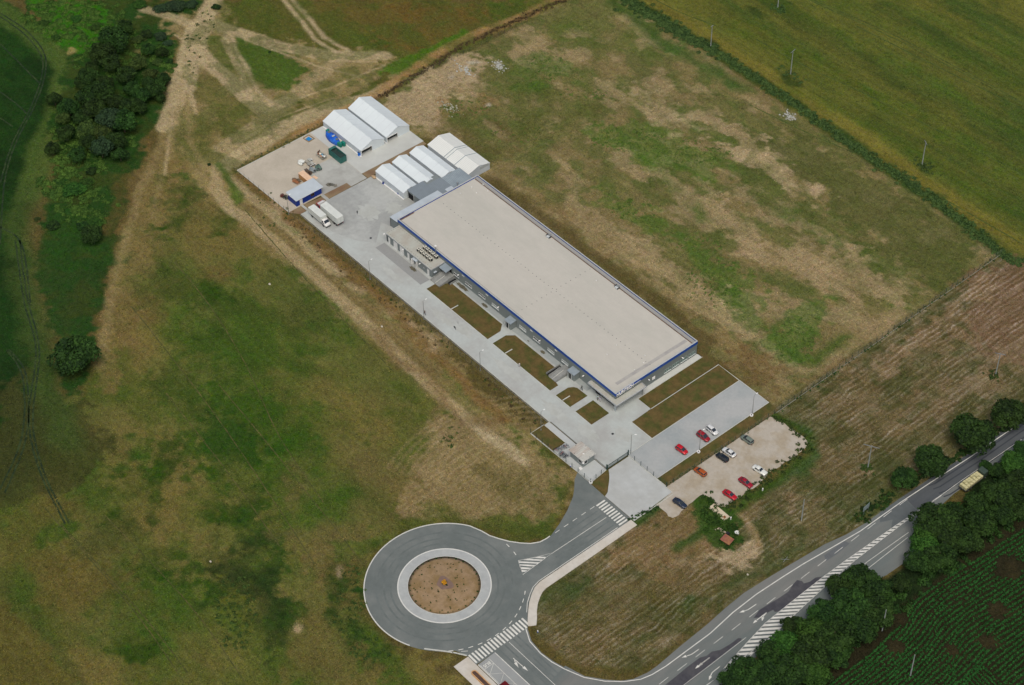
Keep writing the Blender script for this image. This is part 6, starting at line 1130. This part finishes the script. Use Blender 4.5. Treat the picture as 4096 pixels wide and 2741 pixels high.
def crown_mesh(name,seed,n,clumps,size,m,flat=.8):
    """unit-radius crown made of leaf clumps on uneven lobes"""
    r=np.random.default_rng(seed); Cc=r.normal(0,1,(clumps,3)); Cc/=np.linalg.norm(Cc,axis=1,keepdims=True); Cc*=(r.uniform(.35,.82,clumps))[:,None]; Cc[:,2]=np.abs(Cc[:,2])*.9-.25; Cc[:,2]*=flat
    rad=r.uniform(.20,.40,clumps); tone=r.uniform(0,1,clumps); k=r.integers(0,clumps,n); d=r.normal(0,1,(n,3)); d/=np.linalg.norm(d,axis=1,keepdims=True); d[:,2]=np.where(d[:,2]<-.3,-d[:,2],d[:,2])
    P=Cc[k]+d*rad[k][:,None]*r.uniform(.7,1.08,n)[:,None]; V4,F4=leaves(P,d+np.array([0,0,.3]),size,seed+1)
    tn=np.clip(tone[k]*.65+r.uniform(-.25,.45,n),0,1); cols=np.repeat(np.stack([tn]*3,1),4,0)
    o=npmesh(name,V4,F4,m,cols={'leaf':cols}); me=o.data; bpy.data.objects.remove(o); return me
LM1=leaf_mat('foliage_dark',A(18,38,13),A(50,78,27)); LM2=leaf_mat('foliage_olive',A(32,50,20),A(72,90,38)); LM3=leaf_mat('foliage_bright',A(26,54,16),A(56,90,28)); LM4=leaf_mat('foliage_brownish',A(58,46,32),A(100,86,54)); LM5=leaf_mat('foliage_blueish',A(24,42,26),A(54,76,46))
CR=[crown_mesh('crown',100+i,5200,26+i*4,.052,[LM1,LM1,LM1,LM2,LM5,LM3][i]) for i in range(6)]
CRB=[crown_mesh('crown',140+i,4200,24+i*4,.055,[LM1,LM2,LM5,LM3][i],.75) for i in range(4)]
BARK=mat('bark',A(84,72,58),.9,.2,3)
tm=MB().tube((0,0,0),(.02,.03,.45),.055,.04,8).tube((.02,.03,.42),(.25,.1,.8),.03,.012,6).tube((.02,.03,.42),(-.22,.14,.82),.03,.012,6).tube((.02,.03,.42),(.03,-.22,.85),.028,.012,6).tube((.02,.03,.42),(0,.02,.95),.035,.015,6); TRK=tm.build('trunk',BARK); TRM=TRK.data; bpy.data.objects.remove(TRK)
TN=0
def tree(k,x,y,rp,label,kind=0,hk=1.25,group='trees of the dark grove',low=False):
    """rp: crown radius in source zoom pixels; height follows the radius"""
    global TN; TN+=1; s=FR[k][2]; rm=rp*s/13.4; h=rm*hk*(1.0 if low else 1.55); p=Q(k,x,y,h*.62)
    o=thing('bush' if low else 'tree',label,'bush' if low else 'tree',(p[0],p[1],0),0,group)
    c=bpy.data.objects.new('crown',(CRB if low else CR)[kind%(4 if low else 6)]); COL.objects.link(c); c.parent=o
    hv=h*.62; c.location=(0,0,h*.5 if not low else h*.38); c.scale=(rm*1.08,rm*1.08,h*.62 if not low else h*.66); c.rotation_euler=(0,0,random.uniform(0,6.28))
    t_=bpy.data.objects.new('trunk',TRM); COL.objects.link(t_); t_.parent=o; t_.scale=(h*.6,h*.6,h*.75); return o
# left grove
def nameit(i,kind,low,extra): return extra
grove=[(780,250,125,0),(700,340,105,0),(850,170,75,1),(760,420,85,2),(600,520,85,0),(370,670,62,0),(470,720,90,1),(590,640,100,2),(700,610,110,1),(640,740,95,0),(790,680,80,2),(740,800,105,4),(600,880,85,3),(840,820,100,0),(880,720,85,1),(980,640,75,1),(1060,600,80,0),(1120,530,65,1),(1030,500,62,3),(950,420,70,3),(860,500,85,2),(690,1000,90,4),(790,950,80,0),(610,960,75,1),(350,1010,62,1),(450,900,75,0),(530,1050,70,2),(820,1050,62,0),(700,900,75,3),(560,560,60,0),(900,600,70,0)]
pos_w=['northernmost dark tree of the big left grove']
desc=['tall very dark tree','dark round-crowned tree','dense deep green tree','olive green tree','grey green tree','bright green tree']
where=['in the top half of the left grove, the largest crown there','just below the largest crown at the top of the grove','at the top tip of the left grove, by the dirt tracks','under the two tall crowns at the top of the grove','at the left middle of the grove, beside the meadow strip','alone at the left edge of the grove near the ruts','right of the lone edge tree at the left of the grove','in the left centre of the grove','at the very centre of the grove','in the grove just below its centre','right of the centre of the grove','below the centre of the grove, with purplish twigs','in the lower left of the grove','in the lower right part of the grove','right of centre in the grove, one row in','in the right half of the grove, two crowns from the dirt track','touching the right edge of the grove beside the dirt track','at the upper right edge of the grove by the track','in the upper right of the grove, near the sandy patch','in the upper middle right of the grove','between the tall crowns and the track side of the grove','at the bottom centre of the grove, ragged crown','at the bottom right of the grove','at the bottom of the grove left of the ragged crown','at the lower left outside the grove, near the ruts','above the lower left outlier of the grove','between the lower left outlier and the ragged crown','last crown at the lower right tip of the grove','in the lower middle of the grove','at the upper left shoulder of the grove','in the right centre of the grove, deep shade']
for (x,y,r_,k),wv in zip(grove,where): tree('zA',x,y,r_,f'{desc[k]} {wv}'[:140],k)
for x_,y_,r_3,k_,l_3 in ((1010,330,60,1,'olive crown between the sandy patch and the tallest grove tree'),(1110,350,50,0,'dark crown beside the track, above the sandy patch'),(1020,560,60,0,'dark crown two in from the dirt track'),(950,720,70,2,'crown at the lower right flank of the grove'),(1100,660,45,1,'small crown at the right edge where the track narrows'),(560,800,70,0,'crown low on the left flank of the grove'),(430,800,60,3,'crown beside the lone edge tree of the grove'),(720,560,70,0,'crown deep in the upper middle of the grove'),(620,450,60,1,'crown on the upper left flank of the grove')): tree('zA',x_,y_,r_3,l_3,k_)
bsh=[(1000,230,55,0,'dark bushes at the top of the grove by the three-way track'),(1100,240,55,2,'bluish dark bush at the track junction edge of the grove'),(1150,290,40,2,'low bluish bush below the track junction'),(940,260,50,1,'olive bush right of the largest grove crown'),(1080,420,45,1,'olive bush beside the sandy patch of the grove'),(1160,420,35,0,'small dark bush on the track edge below the sandy patch'),(500,1290,85,3,'broad bright green bush below the grove'),(590,1250,60,3,'bright green bush touching the broad bush below the grove'),(620,1170,45,0,'small dark bush between the grove and the broad bright bush'),(640,1520,60,3,'bright green bush near the brown field edge, left side'),(560,1540,50,0,'dark bush left of the bright one near the field edge'),(370,1540,50,0,'dark bush in the far-left scrub'),(255,1500,26,1,'pale flowering bush in the far-left scrub'),(995,270,18,1,'tiny pale green bush in the top of the grove'),(1200,30,80,2,'dark scrub bush at the top edge left of the dirt track'),(1100,50,60,2,'dark scrub bush at the top edge, farther left'),(960,20,60,3,'green bush at the top edge above the brown path'),(1310,20,55,2,'dark bush at the top edge touching the dirt track'),(1480,40,40,0,'small dark bush right of the dirt track at the top edge'),(1850,355,14,0,'tiny dark bush in the upper green triangle'),(1435,1125,16,0,'tiny dark bush near the corner of the gravel yard'),(380,250,40,3,'bright bush in the sunny scrub at the upper left'),(300,150,45,3,'bright green bush at the left of the upper-left scrub'),(520,120,50,3,'bright green bush in the upper-left scrub'),(650,180,45,3,'green bush between the scrub and the tall trees')]
for x,y,r_,k,lb in bsh: tree('zA',x,y,r_,lb,k,.85,'bushes of the left scrub',True)
tree('zL',505,855,152,'single big round dark tree at the edge of the brown meadow on the left',0,1.0,'trees at the meadow edge')
tree('zL',630,30,80,'round dark tree above the single big tree at the meadow edge',0,.95,'trees at the meadow edge')
# roadside trees
for x,y,r_,k,lb in ((930,910,118,1,'leftmost roadside tree, lower crown before the pair on the hay field side'),(1180,750,150,0,'second roadside tree on the hay field side, round crown'),(1550,500,190,0,'large dark tree on the hay field side where the road narrows'),(1870,330,165,1,'dark tree at the right picture edge on the hay field side')): tree('zE',x,y,r_,lb,k,1.0,'trees on the field side of the highway')
zt=[(1200,1290,165,0,'big dark tree beyond the highway, right of the median hatching tip'),(1130,1430,125,5,'lower green crown in front of the big dark tree beyond the highway'),(1370,1220,120,1,'tree beyond the highway just below the yellow load'),(1330,1400,150,0,'dark tree in the middle of the belt beyond the highway'),(1610,1130,115,0,'tree beyond the highway touching the yellow load'),(1620,1290,150,1,'broad tree behind the yellow load, near the row crop'),(1500,1480,120,0,'shadowed tree of the belt beside the row crop'),(1800,1050,150,0,'tree between the yellow load and the right picture edge'),(1790,850,85,1,'small crown right of the yellow load by the road edge'),(1900,780,130,5,'green crown beyond the highway near the right picture edge'),(1960,960,130,0,'dark crown at the right picture edge behind the green one'),(1990,650,75,0,'topmost crown beyond the highway at the right picture edge'),(1820,1230,120,1,'crown beyond the highway at the border of the row crop, far right'),(1950,1160,110,0,'rear dark crown beyond the highway at the right edge')]
zt+=[(1668,800,55,1,'small crown hanging over the front of the yellow loaded lorry')]
for x,y,r_,k,lb in zt: tree('zE',x,y,r_,lb,k,1.0,'tree belt beyond the highway')
zf=[(1370,300,95,1,'tree overhanging the median hatching at the middle of the highway'),(1260,360,75,0,'ragged crown reaching over the hatching, left of its neighbour'),(1480,370,90,1,'tree right of the one overhanging the hatching'),(1320,470,105,0,'dark tree behind the crowns overhanging the hatching'),(1180,510,90,1,'tree on the highway edge left of the dark middle tree'),(1470,500,95,0,'tree by the thin pale pole'),(1090,610,90,5,'bright sided tree in the middle of the lower belt'),(1230,640,105,0,'dark tree behind the bright sided one'),(1390,600,95,1,'tree left of the thin pale pole near the crop'),(990,580,65,1,'small crown over the hatching in the lower belt'),(960,700,90,5,'green tree in the lower belt, left of centre'),(1100,750,105,0,'dark tree in the lower belt near the crop edge'),(1230,760,80,1,'rear tree of the lower belt touching the row crop'),(850,740,70,0,'crown close to the road edge line in the lower belt'),(840,850,90,1,'tree at the bottom of the belt, second from the road'),(980,850,95,0,'dark tree near the bottom of the belt'),(1130,870,80,5,'bright tree at the bottom edge near the crop'),(700,850,85,0,'bottom left tree of the belt beside the road'),(760,910,75,1,'tree cut by the bottom edge, left of the bright one'),(620,900,60,1,'last small crown at the bottom left of the belt'),(1620,330,60,2,'low shrub crown at the road edge beyond the lay-by'),(1850,170,90,0,'tree at the upper end of the row crop beside the belt')]
for x,y,r_,k,lb in zf: tree('zF',x,y,r_,lb,k,1.0,'tree belt beyond the highway')
for x,y,r_,k,lb in ((1760,110,85,5,'green crown right of the lay-by end'),(1720,210,70,0,'dark crown at the corner of the lay-by'),(1960,60,85,0,'rear crown above the row crop, right')): tree('zF',x,y,r_,lb,k,1.0,'tree belt beyond the highway')
HED=leaf_mat('hedge_leaf',A(42,66,32),A(84,108,54)); WEED=leaf_mat('weed_leaf',A(60,84,32),A(96,122,50)); SCR=leaf_mat('scrub_leaf',A(44,72,26),A(84,112,42))
# ---- leafy masses that nobody could count
def mass(name,label,cat,pts_r,m,seed,dens=1.0,size=.22,hgt=1.0,kind='stuff'):
    """pts_r: list of (x,y,radius,height) mounds of leaves"""
    r=np.random.default_rng(seed); PP=[];NN=[];TT=[]
    for (x,y,ra,hh) in pts_r:
        n=max(6,int(dens*90*ra*ra)); d=r.normal(0,1,(n,3)); d/=np.linalg.norm(d,axis=1,keepdims=True); d[:,2]=np.abs(d[:,2])
        q=r.uniform(.55,1.05,n)[:,None]; PP.append(np.array([x,y,.05])+d*np.array([ra,ra,hh*hgt])*q); NN.append(d+np.array([0,0,.4])); TT.append(np.clip(r.uniform(0,1)*.6+r.uniform(-.2,.5,n),0,1))
    P=np.concatenate(PP); V4,F4=leaves(P,np.concatenate(NN),size,seed+1); tn=np.repeat(np.stack([np.concatenate(TT)]*3,1),4,0)
    o=npmesh(name,V4,F4,m,cols={'leaf':tn}); return tag(o,label,cat,None,kind)
def along(P,step,wd,r0,r1,h0,h1,skip=0.0):
    out=[]
    for a,b_ in zip(P,P[1:]):
        k=max(1,int(math.dist(a,b_)/step))
        for i in range(k):
            if random.random()<skip: continue
            t_=(i+random.random())/k; d=Vector((b_[0]-a[0],b_[1]-a[1])).normalized(); o_2=random.gauss(0,wd/2); out.append((a[0]+(b_[0]-a[0])*t_-d.y*o_2,a[1]+(b_[1]-a[1])*t_+d.x*o_2,random.uniform(r0,r1),random.uniform(h0,h1)))
    return out
hedge_ov=QL('ov',(1425,-8),(1470,25),(1550,70),(1640,122),(1700,160),(1760,198),(1850,262),(1990,362),(2100,430),(2150,465),(2230,530),(2290,580),(2343,610))
mass('hedge','long dark green overgrown hedge between the compound field and the green field','hedge',along(hedge_ov,.22,2.2,.4,1.0,.25,.8)+along(hedge_ov[:4],.3,4,.6,1.3,.4,1.1),HED,301,1.0,.15,1.0)
dit=QL('ov',(868,224),(960,168),(1060,106),(1150,62),(1240,22),(1310,-8))
mass('ditch_scrub','brown leafless scrub along the dark ditch above the tents','scrub',along(dit,.5,1.3,.35,.7,.3,.7),LM4,302,1.2,.12)
lf=[(-156.9,-50),(-156.9,-19)]; mass('fence_weeds','green weeds along the fence behind the gravel yard','weeds',along(lf,.7,.9,.2,.5,.2,.5,.3)+along([(-156.9,-53),(-110,-52.1),(-60,-52.2),(-9,-52.2)],1.6,.8,.2,.45,.1,.35,.55),LM2,303,1.6,.12)
sw=along([(-128,-53.5),(-100,-54.5),(-75,-53.6),(-50,-54.2),(-30,-53.5),(-9,-54)],1.1,1.8,.2,.6,.15,.4,.35); mass('ditch_weeds','dark weeds in the shallow ditch left of the compound fence','weeds',sw,LM4,304,1.2,.14)
gw=QL('z5',(1540,300),(1620,340),(1720,400),(1800,480),(1930,600),(1890,680),(1800,740),(1680,810),(1560,880),(1480,950),(1400,1030),(1300,1090),(1210,1170),(1100,1250),(1000,1280)); mass('gravel_edge_weeds','tall weeds with pale flower heads round the gravel car park','weeds',along(gw,.5,2.0,.3,.8,.25,.7),LM2,305,1.1,.15)
sw2=QL('z5',(800,1130),(900,1180),(960,1250),(880,1300),(820,1400),(1000,1440),(1100,1450),(1160,1500),(1080,1560)); mass('slab_weeds','green weeds crowding the concrete slab and the rusty shed','weeds',along(sw2,.45,2.6,.35,.9,.3,.8)+along(QL('zG',(880,450),(1000,560),(1180,640),(1150,690),(1000,730)),.5,1.6,.35,.8,.3,.7),LM3,306,1.1,.15)
fx=QL('z5',(435,1030),(800,780),(1150,555),(1500,315)); mass('fence_line_weeds','low weeds under the mesh fence beside the gravel','weeds',along(fx,.8,.5,.2,.4,.15,.35,.3)+along([(31.6,2),(31,40),(30,98)],1.0,.7,.2,.45,.15,.4,.3)+along([(32.6,-56.9),(34.6,-47.8)],.4,.8,.3,.6,.2,.4),LM1,307,1.3,.13)
bk=[]; 
for (u,v,ru,rv,n_) in ((1250,155,50,30,60),(1440,320,90,26,110),(1590,350,90,30,110),(1450,480,60,25,50),(1640,650,70,60,130),(1820,780,45,55,130),(1240,640,300,60,0),(1600,560,60,20,40),(1330,215,60,14,30),(1070,250,70,20,40),(1180,300,60,40,30)):
    for _ in range(n_): a=random.uniform(0,6.28); q=math.sqrt(random.random()); p=G((u+math.cos(a)*ru*q)*1.748,(v+math.sin(a)*rv*q)*1.748); bk.append((p[0],p[1],random.uniform(.2,.6),random.uniform(.05,.2)))
mass('field_weeds','patches of green weeds scattered over the unbuilt compound field','weeds',bk,WEED,308,1.4,.10)
mw=[]
for (u,v,ru,rv,n_) in ((540,1400,50,90,120),(800,1380,40,90,70),(850,1490,50,30,40),(470,60,20,40,20),(440,120,20,60,20),(620,480,60,40,15),(1030,1000,30,30,15)):
    for _ in range(n_): a=random.uniform(0,6.28); q=math.sqrt(random.random()); p=G((u+math.cos(a)*ru*q)*1.748,(v+math.sin(a)*rv*q)*1.748); mw.append((p[0],p[1],random.uniform(.25,.7),random.uniform(.08,.3)))
mass('meadow_weeds','coarse weed clumps scattered in the lower left meadow','weeds',mw,LM2,309,1.3,.11)
sl=[]
for x,y,r_,n_ in ((450,150,230,150),(700,120,160,60),(250,120,120,60),(560,1100,200,60),(400,1250,160,60),(600,1400,220,90),(850,450,350,120),(650,900,300,120)):
    for _ in range(n_): a=random.uniform(0,6.28); q=math.sqrt(random.random()); p=Q('zA',x+math.cos(a)*r_*q,y+math.sin(a)*r_*q*.7); sl.append((p[0],p[1],random.uniform(.5,1.5),random.uniform(.2,.8)))
mass('undergrowth','green undergrowth beneath and around the left grove','undergrowth',sl,SCR,310,1.3,.15)
ub=[]
for _ in range(420): ub.append((random.uniform(87,101),random.uniform(-110,70),random.uniform(.8,1.8),random.uniform(.5,1.4)))
ub=[u for u in ub if not (u[0]<92.5 and -30<u[1]<6)]
mass('undergrowth','dark undergrowth between the highway trees and the row crop','undergrowth',ub,LM1,311,.45,.26)
mass('undergrowth','dark shrubs below the roadside trees on the hay field side','undergrowth',along(QL('zE',(820,1060),(640,1180),(480,1290)),.5,2.5,.5,1.1,.3,.8)+along(QL('zE',(960,990),(1260,835),(1520,675),(1690,545),(1900,440)),.6,1.6,.5,1.1,.3,.8),LM1,312,.6,.22)
for x,y,lb in ((738,515,'weeds round the foot of the pole with the broad crossarm'),(1645,1140,'weeds round the foot of the right pole in the green field'),(655,60,'weeds round the foot of the pole at the top edge')):
    p=Q('zC',x,y); mass('pole_weeds',lb,'weeds',[(p[0]+random.gauss(0,2.6),p[1]+random.gauss(0,1.1),random.uniform(.3,.8),random.uniform(.2,.6)) for _ in range(28)],HED,400+x,1,.14)
for k,x,y,lb in (('zE',600,835,'green tuft at the foot of the double crossarm pole'),('zN',2160,1105,'dark weed patch in the upper hay field')):
    p=Q(k,x,y); mass('pole_weeds',lb,'weeds',[(p[0]+random.gauss(0,1.0),p[1]+random.gauss(0,1.0),random.uniform(.3,.7),random.uniform(.2,.6)) for _ in range(22)],LM2,500+x,1,.16)
# ---- row crop
def crop_rows():
    r=np.random.default_rng(5); PP=[];TT=[]
    base=[(104.2,-140),(104.2,-55.8),(103.9,-37.0),(103.3,-29.2),(101.2,-20.5),(101.0,-13.9),(102.2,4.2),(103.3,19.6),(104,60),(105,90)]
    bx=np.array([p[0] for p in base]); by=np.array([p[1] for p in base]); bare=[(Q('ov',u,v),rr) for u,v,rr in ((2060,1420,2.0),(2050,1480,2.2),(2280,1400,2.6),(2310,1300,4),(2260,1470,2.4),(2180,1490,1.8),(1990,1340,1.6))]
    for i in range(52):
        off=i*1.15; step=.30; ys=np.arange(-118,78,step); xs=np.interp(ys,by,bx)
        damp=max(0,1-off/40); xs=104+(xs-104)*damp+off+.35*np.sin(ys*.11+off*.05)+.15*np.sin(ys*.4+i)
        xr=xs; yr=ys; keep=r.random(len(xr))>(.04+.12*(vnoise(xr/6,yr/6,9)>.68))
        for (c,rr) in bare: keep&=((xr-c[0])**2+(yr-c[1])**2)>(rr*(.8+.4*r.random(len(xr))))**2
        # rows turn on the headland at the lower right
        keep&=~((off>22)&(yr<-22+ (off-22)*-.2)&(off<200))
        xr,yr=xr[keep],yr[keep]; m=len(xr)
        for q in range(5): PP.append(np.stack([xr+r.normal(0,.15,m),yr+r.normal(0,.12,m),r.uniform(.12,.6,m)],1)); TT.append(r.uniform(0,1,m))
    for i in range(60):   # cross rows of the headland
        yy=-23-i*1.15; xs=np.arange(124,185,.3); ys2=yy-(xs-124)*.20+.3*np.sin(xs*.15); keep=(r.random(len(xs))>.08)
        for (c,rr) in bare: keep&=((xs-c[0])**2+(ys2-c[1])**2)>rr**2
        xk,yk=xs[keep],ys2[keep]; m=len(xk)
        for q in range(4): PP.append(np.stack([xk+r.normal(0,.12,m),yk+r.normal(0,.15,m),r.uniform(.12,.6,m)],1)); TT.append(r.uniform(0,1,m))
    P=np.concatenate(PP); T_=np.concatenate(TT); Nn=np.tile(np.array([0,0,1.0]),(len(P),1)); V4,F4=leaves(P,Nn,.19,77); tn=np.repeat(np.stack([T_]*3,1),4,0)
    o=npmesh('row_crop',V4,F4,leaf_mat('crop_leaf',A(24,60,20),A(44,90,36)),cols={'leaf':tn}); tag(o,'dark green leafy crop planted in curving rows at the lower right','crop',None,'stuff')
crop_rows()
# ---- roundabout planting: seedlings and the orange flower bush in the middle
sd_=crown_mesh('foliage',600,60,8,.22,LM1); sd2=crown_mesh('foliage',601,70,9,.22,LM3)
def on_island(rr): return .2+.6*(1-(rr/9.45)**1.6)+.02
rr_=random.Random(3); cnt=0
for i in range(96):
    if i<30: a=2*PI*i/30+rr_.uniform(-.05,.05); r_2=8.9
    else: a=rr_.uniform(0,2*PI); r_2=8.3*math.sqrt(rr_.uniform(.09,1))
    s_=rr_.uniform(.16,.30)*(1.25 if i<30 else 1); o=bpy.data.objects.new('seedling',sd_ if i%3 else sd2); COL.objects.link(o); o.location=(C0[0]+r_2*math.cos(a),C0[1]+r_2*math.sin(a),on_island(r_2)+.02); o.scale=(s_,s_,s_*1.2); o.rotation_euler=(0,0,rr_.uniform(0,6))
    tag(o,'tiny green seedling on the brown soil of the roundabout island','seedling','seedlings on the roundabout island')
fl=thing('flower_bush','orange flowering bush at the centre of the roundabout island','flower bush',(C0[0],C0[1],.82)); OR=leaf_mat('orange_petals',A(150,92,20),A(196,136,34)); fm=crown_mesh('flowers',610,220,14,.15,OR); q=bpy.data.objects.new('flowers',fm); COL.objects.link(q); q.parent=fl; q.scale=(1.05,.95,.6); q.location=(0,0,.45)
q=bpy.data.objects.new('foliage',sd_); COL.objects.link(q); q.parent=fl; q.scale=(1.1,1.0,.5); q.location=(0,0,.2)
# ---- stones lying about
ST=mat('field_stone',A(190,184,168),.9,.1,2)
for k,x,y,s_,lb in (('ov',617,651,.5,'small white stone alone in the left meadow'),('ov',874,748,.4,'small pale stone beside the track left of the compound'),('zM',1315,655,.35,'pale stone in the dark weeds of the lower left meadow'),('zG',1282,1043,.35,'white scrap in the verge left of the highway'),('zN',2385,100,.4,'pale stone by the hedge')):
    p=Q(k,x,y); o=MB().blob((0,0,.1),(s_,s_*.7,s_*.5),x,8,5,.25).build('stone',ST); o.location=(p[0],p[1],0); tag(o,lb,'stone')
def rubble(k,x,y,n_,rx,ry,lb,c=(168,170,164)):
    p=Q(k,x,y); b=MB()
    for _ in range(n_):
        s_=random.uniform(.12,.42); b.blob((random.gauss(0,rx),random.gauss(0,ry),s_*.3),(s_,s_*.8,s_*.5),random.randint(0,999),6,4,.3)
    o=b.build('rubble',M('rubble%d'%c[0],A(*c),.9,.2,2)); o.location=(p[0],p[1],0); tag(o,lb,'rubble',None,'stuff')
rubble('ov',1141,152,70,1.6,1.0,'bluish white rubble patch in the compound field near the ditch')
rubble('ov',1062,160,60,2.6,.9,'grey rubble strip nearest the large tents')
rubble('ov',1806,266,40,1.2,.8,'white rubble beside the hedge')
rubble('zB',740,740,60,2.2,1.2,'stones and weeds beyond the long ribbed tent',(150,150,130))
rubble('zG',1010,590,20,.8,.4,'scrap stones beside the rusty shed',(160,150,130))

# ---- tussocks: blades and tufts standing all over the unpaved ground, each in the tone of the sward it grows in
def tussocks():
    r=np.random.default_rng(21); n=620000; px=r.uniform(0,4096,n); py=r.uniform(0,2741,n)
    d=(RM@np.stack([px-CX,-(py-CY),np.full(n,-F_PX)])); t_=-CH/d[2]; gxp=d[0]*t_-O_[0]; gyp=d[1]*t_-O_[1]; wx_=cy_*gxp+sy_*gyp; wy_=-sy_*gxp+cy_*gyp
    # leave out paving: the yards, car parks, roads and the island
    ok=np.ones(n,bool)
    for Pg in (yard,[(-155.9,-52.2),(-125,-52.2),(-125,2),(-155.9,2)],[(-125.2,-22),(-98,-22),(-98,9.1),(-125.2,9.1)],[(-99,-32.5),(2.1,-32.5),(2.1,.6),(-99,.6)],[(15,-42),(31.4,-42),(31.4,2.2),(15,2.2)],[(1.8,-42),(15.7,-42),(15.7,2),(1.8,2)],[(-8.2,-49),(16.8,-49),(16.8,-56.3),(-8.2,-56.3)],[(15.5,-41),(33.5,-41),(34,-56.5),(15.5,-56.5)],rg,link,mainp,[(33,-56),(35.8,-56),(35.8,-88.8),(43,-98),(41,-101),(33,-90)],[(39,-110),(39,-122.4),(95,-122.4),(95,-100),(60,-104)]):
        ok&=sdist(wx_,wy_,Pg)>.35
    ok&=np.hypot(wx_-C0[0],wy_-C0[1])>21.2
    wx_,wy_=wx_[ok],wy_[ok]; m=len(wx_); ix=np.clip(np.searchsorted(gx,wx_),1,nx-1); iy=np.clip(np.searchsorted(gy,wy_),1,ny-1); col=C[iy*nx+ix]
    cl_=np.clip((fbm(wx_,wy_,1.6,333,3)-.35)*3,0,1); keep=r.random(m)<.30+.70*cl_; wx_,wy_,col,cl_=wx_[keep],wy_[keep],col[keep],cl_[keep]; m=len(wx_)
    green=np.clip((col[:,1]-col[:,0])/(col[:,1]+1e-4)*4,-.3,1); tone=r.uniform(.55,1.55,m)[:,None]; dry=r.random(m)[:,None]
    cc=col*tone; cc=np.where(dry>.86,cc*np.array([1.35,1.25,1.15]),cc); cc=np.where(dry<.22,cc*np.array([.72,.95,.7]),cc)
    P=np.stack([wx_,wy_,r.uniform(.03,.22,m)],1); V4,F4=leaves(P,np.tile(np.array([0,0,1.1]),(m,1)),.135,22)
    tm_=bpy.data.materials.new('tussock_leaf'); tm_.use_nodes=True; t=tm_.node_tree; b=t.nodes['Principled BSDF']; b.inputs['Roughness'].default_value=.9; b.inputs['Specular IOR Level'].default_value=.1; v=t.nodes.new('ShaderNodeVertexColor'); v.layer_name='leaf'; t.links.new(v.outputs[0],b.inputs['Base Color'])
    o=npmesh('grass_tussocks',V4,F4,tm_,cols={'leaf':np.repeat(cc,4,0)}); tag(o,'short uneven grass and stubble tufts over the open fields','grass',None,'stuff')
tussocks()
